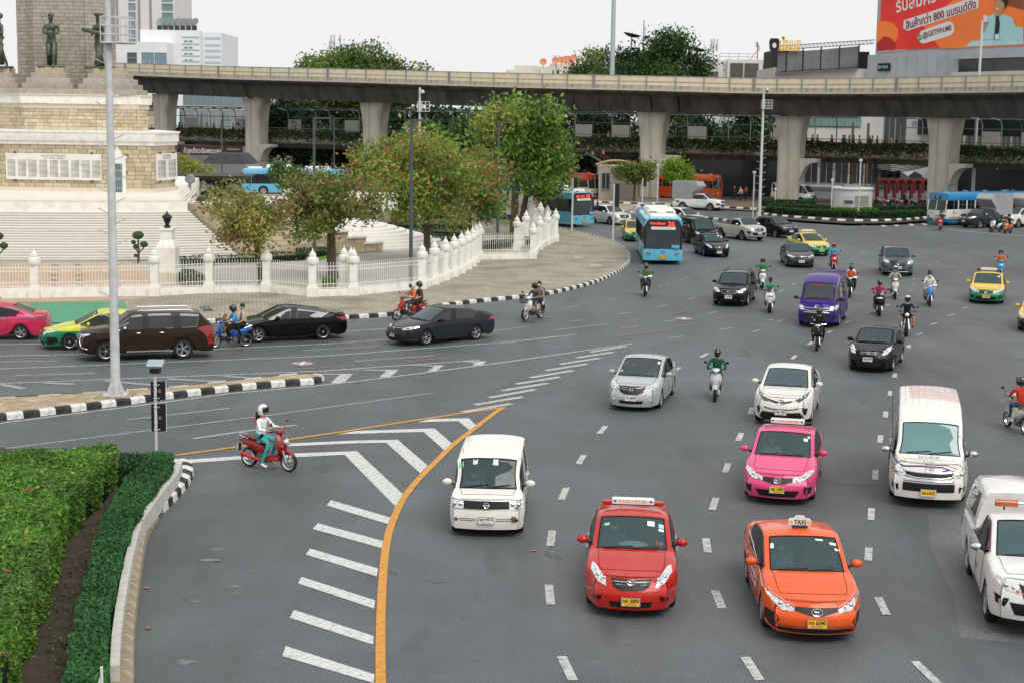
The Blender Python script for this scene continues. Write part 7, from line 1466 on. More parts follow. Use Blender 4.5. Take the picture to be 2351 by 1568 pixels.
def soldier(x,y,z,rz,lab,carry,hatk):
 me,rg=skinmesh('',*pose_stand(.1 if not carry else .25,carry=carry)[:2],1);me.materials.clear();me.materials.append(CPR);me.polygons.foreach_set('material_index',[0]*len(me.polygons));o=link(me,'statue',None,(x,y,z));tag(o,lab,'statue','bronze soldiers on the monument');o.rotation_euler=(0,0,rz);o.scale=(2.0,2.15,2.05)
 b=MB();b.box((0,0,.02),(.6,.75,.06));b.lathe([(.13,.93),(.155,.98),(.13,1.03)],n=12);b.ball((.11,0,1.6),(.02,.015,.03),6,4)
 for s_ in(.07,-.07):b.box((.125,s_,1.28),(.03,.08,.09))
 if hatk=='beret':b.ball((-.015,0,1.69),(.1,.095,.065),12,8);b.ball((.01,0,1.6),(.085,.075,.1),12,8)
 elif hatk=='sailor':b.lathe([(.1,1.68),(.15,1.74),(.14,1.78),(.001,1.79)],n=14)
 else:b.ball((-.02,0,1.68),(.11,.11,.1),12,8)
 if carry==2:b.tube([(.25,.35,1.1),(.25,-.45,1.25)],[.08,.06],10)
 elif carry:b.box((.3,0,1.12),(.02,.2,.14))
 if carry!=2:
  for s_ in(.09,-.09):b.tube([(-.02+s_,s_,.1),(0,s_*1.02,.8)],[.075,.095],8)
 else:
  for s_ in(.09,-.09):b.tube([(s_*2.4,s_*1.2,.08),(0,s_,.82)],[.11,.1],8)
 b.build('uniform',CPR,o,'all');return o
soldier(-31.2,106.9,PZ+1.75,-pi/2+.1,'bronze soldier standing upright with a book before the shaft',1,'beret')
soldier(-28.0,106.9,PZ+1.75,-pi/2-.5,'bronze sailor with flat cap bending over the shell in his arms',2,'sailor')
soldier(-34.75,107.2,PZ+1.7,-pi/2-.9,'bronze soldier facing left at the left edge',1,'helmet')
b=MB();g=G(386,650,.14);t=thing('lantern_pedestal','white pedestal with a small black lantern between two fence posts','pedestal',tuple(g));b.bbox((0,0,.35),(1.3,1.3,.7),.1,mi=1);b.lathe([(.72,.6),(.72,1.9),(.62,2.1),(.45,2.3),(.42,2.75),(.5,2.8),(.5,2.9),(.001,2.92)],n=4,a0=pi/4,a1=2*pi+pi/4,mi=0);b.build('plinth',[WP,CR],t)
b=MB();b.lathe([(.12,2.9),(.2,3.0),(.1,3.08),(.24,3.45),(.3,3.48),(.2,3.6),(.08,3.66),(.001,3.85)],n=8);b.build('lantern',M_BLK,t,30)
# fountain bowl and terrace at the right of the steps
g=V(505,440,128);t=thing('fountain_bowl','wide dark stone fountain bowl on a stepped foot','fountain',(g.x,g.y,-.45));DK=mat('dark_stone','#45413b',.7,var=.2,scale=3,bump=.4)
b=MB();b.box((0,0,2.7),(5.2,5.2,.5),mi=0);b.box((0,0,3.1),(2.6,2.6,.3),mi=0);b.box((0,0,3.35),(1.8,1.8,.3),mi=0);b.lathe([(.5,3.4),(.45,3.7),(1.2,3.9),(2.6,4.35),(2.8,4.55),(2.65,4.6),(1.4,4.3),(.001,4.25)],n=28,mi=0);b.build('bowl',[DK],t,30)
b=MB();b.box((0,2,1.25),(18,10,2.5));b.box((1,2.2,2.46),(16,9,.1));b.build('terrace',WP,t)
for k in range(22):b=MB();b.bbox((-8+k*.8,-3.06,1.9-(k%2)*.5),(.74,.14,.46),.02);b.build('stone_block',BM[k%4],t)
b=MB();b.prism([(0,0),(9,0),(9,1.5),(0,1.8)],0,.4,M=frame((g.x+6,122,1.6),(1,.1,0),(0,0,1)));tag(b.build('plaza_wall',WP),'white curved terrace wall behind the two nearest island trees','wall')
b=MB();b.tube([(0,0,0),(0,0,.5)],.1,8);b.lathe([(.001,-.32),(.3,-.3),(.34,.3),(.2,.35),(.001,.36)],(0,0,.8),12,'Y');g=V(436,433,112);tag(b.build('floodlight',mat('grey_metal','#8d9092',.5,metal=.4),None,30,(g.x,g.y,3.6)),'grey floodlight on the terrace beside the fountain bowl','floodlight')
# seated people on the side steps
for px,py,lab,sh_,lg in((704,555,'person in dark shirt and jeans sitting upright on the side steps','#2f3033','#3f5f80'),(681,572,'person in grey shirt and black cap sitting low by the hedge','#5d6064','#2a2c30'),(695,574,'person in white shirt with bald head sitting by the hedge','#c9c5bd','#2a2c30')):
 g=G(px,py,.6);person(lab,tuple(g),radians(-60),'bench',lambda:pose_sit(.15,(.3,.12,.1),(.42,.14,-.4),(.42,.14,.05)),shirt=sh_,legs=lg,sleeve='',hat=('cap','#17181b')if 'cap'in lab else('hair'if 'bald'not in lab else None),group='people resting on the steps',mask='b')
 # ---- poles, lamps, signals
PM=mat('galvanised','#c6c8c9',.5,metal=.0,var=.12,scale=5,dirt='#7b7d7c',dirt_amt=.4);PD=mat('lamp_grey','#4f545b',.5,metal=.2,var=.08);PWH=mat('pole_white','#c9cac8',.5,var=.06)
def cctv(px,py,Htop,r0,lab,m,cage=True,arm=1,foot=True,rungs=True):
 g=G(px,py,.15);t=thing('camera_mast',lab,'mast',tuple(g));b=MB();b.tube([(0,0,0),(0,0,Htop*.45),(0,0,Htop)],[r0,r0*.82,r0*.62],14);b.build('pole',m,t,40)
 if foot:
  b=MB();b.box((0,0,.04),(r0*4.6,r0*4.6,.08));
  for a in range(8):q=Matrix.Rotation(a*pi/4+.2,4,'Z');b.prism([(r0*.8,.08),(r0*2,.08),(r0*.9,.5)],-.008,.008,M=q@Matrix.Rotation(pi/2,4,'X'))
  for x in(1,-1):
   for y in(1,-1):b.tube([(x*r0*1.9,y*r0*1.9,.05),(x*r0*1.9,y*r0*1.9,.2)],.03,6)
  b.build('base_plate',m,t);b=MB();b.box((0,0,-.02),(1.1,1.1,.14));b.build('footing',KC,t)
 if rungs:
  k=0;z=2.2
  while z<Htop*.78:
   for s_,dz in((1,0),(-1,.33)):c=Vector((s_*r0*.8,0,z+dz));b=MB();b.tube([c,c+Vector((s_*.3,-.14,.14)),c+Vector((s_*.3,.14,.14)),c],.011,4);b.build('climbing_rung',m,t)
   z+=.66
 if cage:
  z0,z1=Htop*.83,Htop*.83+.78;x0,x1=(-.15,.78);y0,y1=-.35,.35;b=MB()
  for zz in(z0,z0+(z1-z0)*.33,z0+(z1-z0)*.66,z1):b.tube([(x0,y0,zz),(x1,y0,zz),(x1,y1,zz),(x0,y1,zz),(x0,y0,zz)],.018,5)
  for x in(x0,x0+.31,x0+.62,x1):
   for y in(y0,y1):b.tube([(x,y,z0),(x,y,z1)],.018,5)
  b.box(((x0+x1)/2,0,z0),(x1-x0,y1-y0,.05));b.build('service_cage',m,t)
 b=MB();z=Htop-.35;b.tube([(0,0,z),(.12,-.15,z+.2),(.25,-.25,z+.15)],.03,6,mi=0);b.ball((.25,-.28,z),(.15,.15,.16),12,8,mi=0);b.ball((.25,-.28,z-.15),(.11,.11,.12),12,8,mi=1);b.build('dome_camera',[PWH,M_BLK],t,'all');return t
cctv(266,909,13.35,.152,'tall grey steel mast with service cage standing on the left median',PM)
cctv(1743,504,12.1,.15,'white camera mast with small cage in front of the viaduct on the right',PWH)
g=V(960,560,118);t=cctv(962,520,11.2,.13,'white camera mast behind the drooping island tree',PWH,rungs=False)
g=V(1399,440,222);b=MB();b.tube([(g.x,g.y,0),(g.x,g.y,34)],[.42,.26],14);b.lathe([(.5,9.0),(.8,9.4),(.5,9.9)],(g.x,g.y,0),12);tag(b.build('high_mast',mat('mast_bluegrey','#aeb8bc',.5,var=.06),None,30),'very tall pale steel mast passing up behind the viaduct','mast')
LG='slim grey street lamps on the island'
def lamp(px,py,lab,h=8.75,s_=1,base=None):
 g=base or G(px,py,.14);t=thing('street_lamp',lab,'street lamp',tuple(g),0,LG);b=MB();b.tube([(0,0,0),(0,0,h*.5),(0,0,h)],[.11,.09,.07],8);b.build('pole',PD,t,True);b=MB();b.box((s_*.5,0,h),(1.05,.3,.1));b.box((s_*.05,0,h-.1),(.2,.2,.2));b.build('lamp_head',PD,t);return t
lamp(722,603,'slim grey street lamp behind the second island tree');lamp(943,654,'slim grey street lamp in front of the drooping island tree');lamp(1142,562,'slim grey street lamp against the tallest island tree',8.6)
g=V(767,420,190);lamp(0,0,'pale street lamp farther off, right of the second tree',8.6,base=Vector((g.x,g.y,0)));g=V(510,400,170);lamp(0,0,'street lamp rising over the fountain bowl',8.3,base=Vector((g.x,g.y,0)))
for px,py,h,lab in((1407,567,4.4,'traffic signal with two black lamp boxes on the brick pavement'),(1313,531,4.2,'traffic signal post at the front corner of the blue bus'),(1474,486,3.2,'short signal post in the median beyond the traffic')):
 g=G(px,py,.14);t=thing('traffic_signal',lab,'traffic light',tuple(g),0,'traffic signals');b=MB();b.tube([(0,0,0),(0,0,h)],.075,8);b.build('pole',PM,t,True)
 for z,w_ in((h-.35,.3),(h-1.15,.45))[:2 if h>4.3 else 1]:b=MB();b.bbox((.22,0,z),(.3,.28,.85),.04);[b.lathe([(.1,0),(.11,-.14),(.1,-.15)],(.22,.14,z+dz),10,'Y')for dz in(-.26,0,.26)];b.build('signal_head',M_BLK,t)
g=G(359,1040,.2);t=thing('solar_sign','back of a small solar powered sign post behind the clipped hedge','sign',tuple(g));b=MB();b.tube([(0,0,0),(0,0,2.35)],.038,10);b.tube([(0,0,.8),(0,0,.88)],.045,8);b.build('pole',PM,t,True)
for z0,z1,y in((.58,1.32,0),(1.42,1.92,0)):b=MB();b.box((.06,.07,(z0+z1)/2),(.38,.03,z1-z0),.25,mi=0);b.box((.1,.04,(z0+z1)/2),(.07,.02,.09),.25,mi=2);b.box((.255,.12,(z0+z1)/2),(.012,.06,z1-z0),.25,mi=1);b.build('sign_board',[M_BLK,M_WHT,mat('sticker_brown','#7b6748',.6)],t);b=MB();[b.tube([(-.05,-.03,z),(.05,-.05,z),(.1,.05,z)],.01,4)for z in(z0+.06,z1-.08)];b.build('clamp',PM,t)
b=MB();b.box((.01,0,2.22),(.26,.2,.13));b.build('battery_box',M_BLK,t);b=MB();q=Matrix.Rotation(radians(22),3,'X');b.box((.02,0,2.42),(.42,.32,.025),M=q,mi=0);[b.box((.02+x*.065,0,2.435),(.052,.27,.012),M=q,mi=1)for x in range(-3,4)];b.build('solar_panel',[M_WHT,mat('solar_cell','#7f95ad',.2,var=.1,coat=1)],t)
g=G(226,1620,.2);t=thing('pennant','small white and red pennant poking up at the bottom edge beside the planter wall','flag',tuple(V(233,1530,22)-Vector((0,0,.98))));b=MB();b.tube([(0,0,0),(0,0,.98)],.022,8);b.build('staff',M_WHT,t,True);b=MB();b.add([(0,0,.9),(0,0,.2),(-.22,.02,.35),(-.1,-.02,.6),(0,.02,.9),(0,.02,.2),(-.22,.04,.35),(-.1,0,.6)],[(0,1,2,3),(7,6,5,4),(0,3,7,4),(3,2,6,7)],0);b.add([(-.01,-.01,.72),(-.01,-.01,.45),(-.13,-.012,.5)],[(0,1,2)],1);b.build('cloth',[M_WHT,M_RED],t)
# ------------------------------------------------ viaduct, skywalk and the buildings beyond
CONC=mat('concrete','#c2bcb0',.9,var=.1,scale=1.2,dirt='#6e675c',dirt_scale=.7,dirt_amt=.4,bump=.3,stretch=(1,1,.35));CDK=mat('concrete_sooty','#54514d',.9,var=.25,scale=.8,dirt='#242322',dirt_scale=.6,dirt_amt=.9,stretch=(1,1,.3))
NP=mat('noise_panel','#dccfb2',.7,var=.06,scale=.8,dirt='#9f9278',dirt_scale=1.2,dirt_amt=.45);NB=mat('parapet_base','#b3a896',.9,var=.1,scale=2,dirt='#4d463c',dirt_scale=1.3,dirt_amt=.9,stretch=(1,1,.5));STL=mat('steel_grey','#8f9496',.5,metal=.3,var=.08)
VP=[(150,236),(265,230),(588,213),(860,202),(1176,191),(1500,183),(1764,178.5),(2050,170),(2351,157),(2600,145)]
ztops=[16.2,15.9,15.1,14.7,14.2,13.9,13.7,13.7,13.8,13.8]
PTH=bez([(V(px,268,Z).x,Z,zz_)for(px,Z),zz_ in zip(VP,ztops)],10)
VD=thing('viaduct','curved concrete railway viaduct with cream noise panels on tall columns','viaduct')
def offs(P,o):
 out=[]
 for i,p in enumerate(P):d=P[min(i+1,len(P)-1)]-P[max(i-1,0)];d.z=0;d.normalize();out.append(p+Vector((d.y,-d.x,0))*o)
 return out
seg=walk(PTH,3.1)
for i in range(0,len(seg)-1):
 pr=[]
 for p in(seg[i],seg[i+1]):
  d=(seg[i+1]-seg[i]);d.z=0;d.normalize();n=Vector((d.y,-d.x,0));zt_=p.z-1.55
  pr.append([p+n*o+Vector((0,0,zt_-p.z-dz))for o,dz in((4.6,.02),(4.6,.3),(2.9,.75),(2.1,2.45),(-2.1,2.45),(-2.9,.75),(-4.6,.3),(-4.6,.02))])
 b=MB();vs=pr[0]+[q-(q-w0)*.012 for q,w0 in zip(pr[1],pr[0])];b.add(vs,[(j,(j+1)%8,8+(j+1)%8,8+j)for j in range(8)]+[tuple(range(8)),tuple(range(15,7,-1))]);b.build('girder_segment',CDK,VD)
wf=offs(seg,4.5)
for i,(a,c)in enumerate(zip(wf,wf[1:])):
 d=c-a;L=d.length;ang=atan2(d.y,d.x);sl=atan2(d.z,hypot(d.x,d.y));e=bpy.data.objects.new('parapet_panel',None)
 b=MB();b.box((L/2,0,-1.3),(L-.03,.22,.42),mi=1);b.box((L/2,-.02,-.32),(L-.1,.08,.58),mi=0);b.box((L/2,-.02,-.86),(L-.1,.08,.42),mi=0);b.box((L/2,-.06,-.63),(L-.1,.07,.06),mi=2);b.box((L/2,-.06,0),(L,.08,.06),mi=2);b.box((L/2,-.06,-1.08),(L-.1,.07,.05),mi=2);b.box((L/2,-.06,-1.58),(L-.02,.4,.16),mi=3)
 o=b.build('parapet_panel',[NP,NB,STL,CONC],VD,False,a);o.rotation_euler=(0,-sl,ang);b=MB();b.box((0,-.12,-.75),(.1,.1,1.6));
 if i%6==0:b.box((.22,-.12,-.75),(.1,.1,1.6))
 o=b.build('panel_post',STL,VD,False,a);o.rotation_euler=(0,0,ang)
b=MB();wb_=offs(seg,-4.5)
for a,c in zip(wb_,wb_[1:]):d=c-a;b.box((a+c)/2+Vector((0,0,-.8)),(d.length,.2,1.6),atan2(d.y,d.x))
b.build('far_parapet',NB,VD)
def near(px):return min(PTH,key=lambda p:abs((V(px,268,p.y).x-p.x)))
for px in(390,573,857,1150,1490,1815,2182,2450):
 p=near(px);i=PTH.index(p);d=(PTH[i+1]-PTH[i-1]);ang=atan2(d.y,d.x);zt_=p.z-4.05;b=MB();rings=[]
 for z,w_ in((0,1.28),(zt_-4.2,1.28),(zt_-2.9,1.33),(zt_-1.7,1.46),(zt_-.8,1.66),(zt_-.25,1.78),(zt_,1.78)):
  dd=1.0;rings.append([Vector(q)for q in((-w_,-dd+.25,z),(-w_+.25,-dd,z),(-.22,-dd,z),(-.14,-dd+.16,z),(.14,-dd+.16,z),(.22,-dd,z),(w_-.25,-dd,z),(w_,-dd+.25,z),(w_,dd,z),(-w_,dd,z))])
 n=10;vs=[q for r_ in rings for q in r_];b.add(vs,[(k*n+j,k*n+(j+1)%n,(k+1)*n+(j+1)%n,(k+1)*n+j)for k in range(len(rings)-1)for j in range(n)]+[tuple(range((len(rings)-1)*n,len(rings)*n))])
 o=b.build('column',CONC,VD,30,(p.x,p.y,0));o.rotation_euler=(0,0,ang);b=MB();b.prism([(1.2,2.6),(1.4,2.8),(1.6,3.4),(2.0,4.1),(2.6,4.5),(3.3,4.62),(3.3,5.0),(1.2,5.0)],-.7,.7,M=Matrix.Rotation(pi/2,4,'X'));b.build('haunch',CONC,o);b=MB();[b.box((x,0,zt_+.12),(.7,.7,.3))for x in(-1,1)];b.build('bearing',M_BLK,o)
 # skywalk
SKP=bez([(V(px,268,Z).x,Z,0)for px,Z in((150,240),(400,228),(588,219),(860,208),(1176,198),(1500,189.5),(1764,185),(2050,177),(2351,164),(2650,152))],10)
SW=thing('skywalk','elevated pedestrian walkway with planters, railings and slim canopy frames','walkway');sk=walk(SKP,2.5);DKC=mat('canopy_steel','#4a4f52',.5,metal=.3,var=.1);BOARD=mat('blank_board','#b9b8b6',.7,var=.04)
fr=offs(sk,2.6);bk=offs(sk,-2.2)
def swseg(P,name,m,sec,n=1,par=SW):
 b=MB();k=len(sec)
 for i in range(0,len(P)-1):
  vs=[]
  for p in(P[i],P[i+1]):d=P[i+1]-P[i];d.z=0;d.normalize();nn=Vector((d.y,-d.x,0));vs+=[Vector((p.x,p.y,0))+nn*o+Vector((0,0,z))for o,z in sec]
  b.add(vs,[(j,(j+1)%k,k+(j+1)%k,k+j)for j in range(k)])
 return b.build(name,m,par)
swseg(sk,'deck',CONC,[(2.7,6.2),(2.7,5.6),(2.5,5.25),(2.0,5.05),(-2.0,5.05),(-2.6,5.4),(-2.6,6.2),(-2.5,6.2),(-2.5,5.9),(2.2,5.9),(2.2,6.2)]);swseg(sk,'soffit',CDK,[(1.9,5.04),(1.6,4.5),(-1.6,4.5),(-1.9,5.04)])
for off_,nm in((2.55,'handrail'),):b=MB();P=offs(sk,off_);b.tube([p+Vector((0,0,7.15))for p in P],.05,5);b.tube([p+Vector((0,0,6.7))for p in P],.03,4);[b.tube([p+Vector((0,0,6.1)),p+Vector((0,0,7.15))],.03,4)for p in P];b.build(nm,STL,SW)
gaps=set(range(16,19))|set(range(34,36))|set(range(54,57))
for i,(p,q)in enumerate(zip(bk,bk[1:])):
 if i%17 in(15,16):continue
 b=MB();f=fr[i];c=(Vector((f.x,f.y,0))-p).normalized();b.tube([p+Vector((0,0,5.9)),p+Vector((0,0,8.9)),p+c*.3+Vector((0,0,9.5)),p+c*2.0+Vector((0,0,9.75))],.07,5);b.build('canopy_post',STL if i%3 else DKC,SW)
 d=q-p;b=MB();[b.tube([p+c*o+Vector((0,0,z)),q+c*o+Vector((0,0,z))],r_,4)for o,z,r_ in((0,8.55,.05),(.3,9.62,.08),(1.2,9.8,.05),(2.1,9.85,.08))];b.build('canopy_rail',DKC,SW)
 if i%4 in(1,)or(i%4==3 and i%5==0):b=MB();m_=(p+q)/2;b.box(m_+c*.1+Vector((0,0,7.55)),(d.length-.25,.08,1.5),atan2(d.y,d.x));b.build('blank_board',BOARD,SW)
P=offs(sk,2.75);vs=[];fs=[];ms=[];R.seed(5)
for i,(a,c)in enumerate(zip(P,P[1:])):
 dens=.35 if i<4 else 1;L=(c-a);hue=sin(i*.37)
 for _ in range(int(620*dens)):
  t_=R.random();q=a+L*t_;z=6.95-abs(R.gauss(0,.62))-(.5+.4*sin(i*.9+t_))*R.random()*.6;mi=R.choices((0,1,2,3,4),(5,4,1.2 if hue<.3 else .2,.9,.5 if i<20 or hue>.6 else .05))[0];leafquad(vs,fs,ms,Vector((q.x,q.y,z))+Vector((R.gauss(0,.1),R.gauss(-.12,.12),0)),.17*R.uniform(.6,1.3),mi)
b=MB();b.v=[tuple(v)for v in vs];b.f=fs;b.m=ms;b.build('trailing_plants',[LM['dark'],LM['mid'],LM['red'],LM['cream'],LM['pink']],SW,kind='stuff')
ORD2=[(('','twenty-','thirty-')[n//10-1]if n%10 else ''if n>19 else '')+(('first','second','third','fourth','fifth','sixth','seventh','eighth','ninth','tenth','eleventh','twelfth','thirteenth','fourteenth','fifteenth','sixteenth','seventeenth','eighteenth','nineteenth')[n-1]if n<20 else('twentieth'if n==20 else 'thirtieth'if n==30 else 'last'if n==40 else('first','second','third','fourth','fifth','sixth','seventh','eighth','ninth')[n%10-1]))for n in range(1,41)]
R.seed(11);k=0;shirts=('#c9c5bd','#1d1f24','#b86a2a','#8c2320','#3a4a5c','#d3c9c0','#5b3a34','#24303a')
wk=offs(sk,1.9)
for px in(368,378,386,393,400,411,417,473,491,507,534,678,686,695,764,962,974,1001,1319,1375,1397,1662,1742,1852,1867,1878,1912,1938,1945,1951,1964,1975,2000,2005,2017,2035,2048,2060,2142):
 p=min(wk,key=lambda p:abs(V(px,268,p.y).x-p.x));x=V(px,268,p.y).x;k+=1
 person('%s pedestrian from the left, %s on the skywalk, %s'%(ORD2[k-1],('in white top','in black top','in orange top','in red top','in slate blue shirt','in cream shirt','in brown top','in navy top')[k%8],'at the left end'if px<540 else 'near the second column'if px<800 else 'in the middle'if px<1100 else 'near the tall mast'if px<1450 else 'right of the middle'if px<1800 else 'below the billboard'),(x,p.y+R.uniform(-.3,.5),5.9),R.choice((0,pi))+R.uniform(-.4,.4),'walk%d'%(k%2),(lambda:pose_stand(.16))if k%2 else(lambda:pose_stand(.05,carry=1)),shirt=shirts[k%8],legs=('#1d2027','#34383f','#26303f')[k%3],tone=k%4,sub=0,group='pedestrians on the skywalk',hair_long=k%3==0,mask='w'if k%2 else 'b')
 # buildings
GLB=mat('window_blue','#6d93a6',.15,metal=.2,var=.25,scale=.8,coat=1);GLG=mat('window_green','#5c8a80',.15,var=.3,scale=.6,coat=1);GLK=mat('window_dark','#1b2224',.2,var=.3,scale=.7,coat=.6)
def bmat(n,c,d='#8d8a84',a=.35):return mat(n,c,.8,var=.05,scale=.3,dirt=d,dirt_scale=.35,dirt_amt=a)
_wm={}
def block(t,x0,x1,y,z0,z1,depth,m,name='wall',rz=0):b=MB();b.box(((x0+x1)/2,y+depth/2,(z0+z1)/2),(x1-x0,depth,z1-z0));return b.build(name,m,t)
def windows(t,x0,x1,y,z0,z1,nc,nr,m,fw=.7,fh=.6,skip=None,name='window',frm=None):
 cw=(x1-x0)/nc;ch=(z1-z0)/nr;key=(round(cw*fw,2),round(ch*fh,2),m.name)
 if key not in _wm:
  b=MB();w_,h=cw*fw,ch*fh;b.box((0,.06,0),(w_,.1,h),mi=0)
  for x in(-w_/2,0,w_/2):b.box((x,-.03,0),(.09,.12,h),mi=1)
  for z in(-h/2,h/2):b.box((0,-.04,z),(w_+.1,.16,.09),mi=1)
  _wm[key]=b.mesh(name,[m,frm or STL])
 for c in range(nc):
  for r in range(nr):
   if skip and skip(c,r):continue
   link(_wm[key],name,t,(x0+(c+.5)*cw,y-.04,z0+(r+.5)*ch))
def X(px,Z):return V(px,268,Z).x
def Zr(px,row,Z):return V(px,row,Z).z
def bld(lab,**k):return thing(k.pop('name','building'),lab,k.pop('cat_','building'),(0,0,0),0,k.pop('group',None))
Z=420;t=bld('pale high-rise tower behind the monument, cut by the top edge',name='tower');m=bmat('tower_wall','#ddd6d4','#c8c2c0');a,c=X(205,Z),X(405,Z);block(t,a,c,Z,0,75,22,m)
for p0,p1,nc in((219,231,1),(300,316,1),(376,401,2)):windows(t,X(p0,Z),X(p1,Z),Z,12,72,nc,26,GLB if p0==300 else GLG,.95,.72)
for p0 in(238,272,348,322):block(t,X(p0,Z),X(p0,Z)+.5,Z-.25,0,74,.3,STL,'rib')
Z=330;t=bld('white hospital block with a row of satellite dishes on its roof');m=bmat('hospital_white','#e3e5e6','#c9ced2');block(t,X(325,Z),X(462,Z),Z,0,Zr(400,70,Z),25,m);block(t,X(462,Z),X(504,Z),Z+3,0,Zr(480,74,Z),20,m);block(t,X(270,Z),X(400,Z),Z-6,0,Zr(340,100,Z),8,m);bl=mat('band_blue','#b9c6cf',.6,var=.05)
for r_ in(84,100,113,127,140):block(t,X(420,Z),X(460,Z),Z-.12,Zr(440,r_+3,Z),Zr(440,r_,Z),.3,bl,'band');block(t,X(466,Z),X(502,Z),Z+2.9,Zr(480,r_+5,Z),Zr(480,r_,Z),.3,bl,'band')
windows(t,X(424,Z),X(446,Z),Z,Zr(430,146,Z),Zr(430,88,Z),2,4,GLK,.6,.12);windows(t,X(328,Z-6),X(356,Z-6),Z-6,Zr(340,151,Z-6),Zr(340,121,Z-6),2,1,GLB,.92,.95);windows(t,X(358,Z-6),X(385,Z-6),Z-6,Zr(340,151,Z-6),Zr(340,121,Z-6),2,1,GLB,.92,.95);windows(t,X(205,Z-6),X(228,Z-6),Z-6.2,Zr(215,151,Z),Zr(215,121,Z),2,1,GLB,.9,.9);block(t,X(200,Z),X(272,Z),Z-6,0,Zr(240,98,Z),6,m)
for r_ in(121,134):windows(t,X(295,Z-6),X(317,Z-6),Z-6,Zr(300,r_+12,Z-6),Zr(300,r_,Z-6),10,1,GLK,.4,.9,name='vent_slot')
for k in range(7):
 px=369+k*13.2;g=V(px,53,Z+2);t2=thing('satellite_dish','grey satellite dish on the white hospital roof, number %s from the left'%('one','two','three','four','five','six','seven')[k],'satellite dish',tuple(g-Vector((0,0,1.2))),0,'satellite dishes on the hospital roof');b=MB();q=Matrix.Rotation(radians(58),3,'X')@Matrix.Rotation(radians(-20),3,'Y');b.lathe([(.001,0),(.5,.06),(.95,.25),(.97,.28),(.5,.1),(.001,.04)],n=14);b.v=[tuple(q@Vector(v)+Vector((0,0,1.2)))for v in b.v];b.build('dish',STL,t2,True);b=MB();b.tube([(0,0,-1.2),(0,0,1.1)],.08,5);b.build('stand',STL,t2);block(t,X(px-6,Z),X(px+5,Z),Z+.5,Zr(px,72,Z),Zr(px,59,Z),.3,GLK,'roof_screen')
Z=235;t=bld('blue grey corrugated hall between monument and first column');BG_=mat('corrugated_blue','#8fa0a8',.6,var=.12,scale=.5,stretch=(8,1,.1));block(t,X(412,Z),X(560,Z),Z,0,Zr(480,252,Z),12,bmat('hall_base','#9fa3a5'));
for k in range(30):x=X(421,Z)+k*.31;block(t,x,x+.29,Z-.1-(k%2)*.06,Zr(480,244,Z),Zr(480,213,Z),.3,BG_,'corrugated_sheet')
for k in range(9):x=X(414,Z)+k*1.05;block(t,x,x+.1,Z-.2,Zr(480,300,Z),Zr(480,260,Z),.2,bl if k%3 else mat('pillar_blue','#3d6f93',.5),'post')
Z=242;t=bld('old cream house front beside the first column with dark windows');block(t,X(600,Z),X(665,Z),Z,0,Zr(630,226,Z),10,bmat('cream_wall','#b9b2a4'));windows(t,X(624,Z),X(652,Z),Z,Zr(630,292,Z),Zr(630,262,Z),2,2,GLK,.9,.85);block(t,X(604,Z),X(660,Z),Z-.6,Zr(630,263,Z),Zr(630,245,Z),.7,bmat('cream_wall2','#a9a59c'),'balcony')
Z=270;t=bld('small red roofed house seen under the viaduct left');block(t,X(322,Z),X(375,Z),Z,0,Zr(350,250,Z),8,bmat('house_cream','#c9b9a2'));b=MB();b.prism([(X(322,Z),Zr(350,247,Z)),(X(348,Z),Zr(350,234,Z)),(X(374,Z),Zr(350,247,Z)),(X(374,Z),Zr(350,249,Z)),(X(322,Z),Zr(350,249,Z))],-Z-8,-Z+.6,M=Matrix.Rotation(pi/2,4,'X'));b.build('roof',mat('roof_red','#7d3a32',.7),t)
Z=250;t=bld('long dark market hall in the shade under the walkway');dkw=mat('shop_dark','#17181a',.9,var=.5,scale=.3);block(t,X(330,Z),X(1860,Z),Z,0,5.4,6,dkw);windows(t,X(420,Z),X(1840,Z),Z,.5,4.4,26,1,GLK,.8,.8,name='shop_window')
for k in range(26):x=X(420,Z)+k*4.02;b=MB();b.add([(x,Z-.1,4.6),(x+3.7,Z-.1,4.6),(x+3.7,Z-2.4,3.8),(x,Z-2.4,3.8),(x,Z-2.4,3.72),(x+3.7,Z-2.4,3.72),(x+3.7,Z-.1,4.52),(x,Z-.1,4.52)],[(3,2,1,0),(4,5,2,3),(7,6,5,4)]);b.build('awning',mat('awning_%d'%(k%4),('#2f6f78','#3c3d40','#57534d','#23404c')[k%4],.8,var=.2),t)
# noodle shop sign
Z=205;g=V(485,345,Z);t=thing('shop_sign','dark red shop sign with white Thai lettering under the skywalk','sign',(g.x,Z,0));b=MB();b.box((0,0,Zr(480,346,Z)),(8.2,.2,1.25),mi=0);F_=frame((-1.1,-.12,Zr(480,346,Z)),(1,0,0),(0,0,1));text(b,'ก๋วยเตี๋ยวเรือพระนคร',F_,width=4.9,height=.75,mi=1,bold=.01);text(b,'Noodle Restaurant',F_@Matrix.Translation((4.0,.2,0)),width=1.6,height=.22,mi=1);b.build('board',[mat('sign_maroon','#3c1f22',.6),M_WHT],t)
b=MB();b.prism([(-3.2,0),(3.2,0),(1.8,1.3),(-1.8,1.3)],-3,3,M=Matrix.Translation((V(526,380,200).x,201,2.7))@Matrix.Rotation(pi/2,4,'X'));tag(b.build('tiled_roof',mat('roof_tile_grey','#4a4c50',.8,var=.3,scale=2,bump=.8)),'dark tiled roof of a low pavilion behind the fountain','roof')
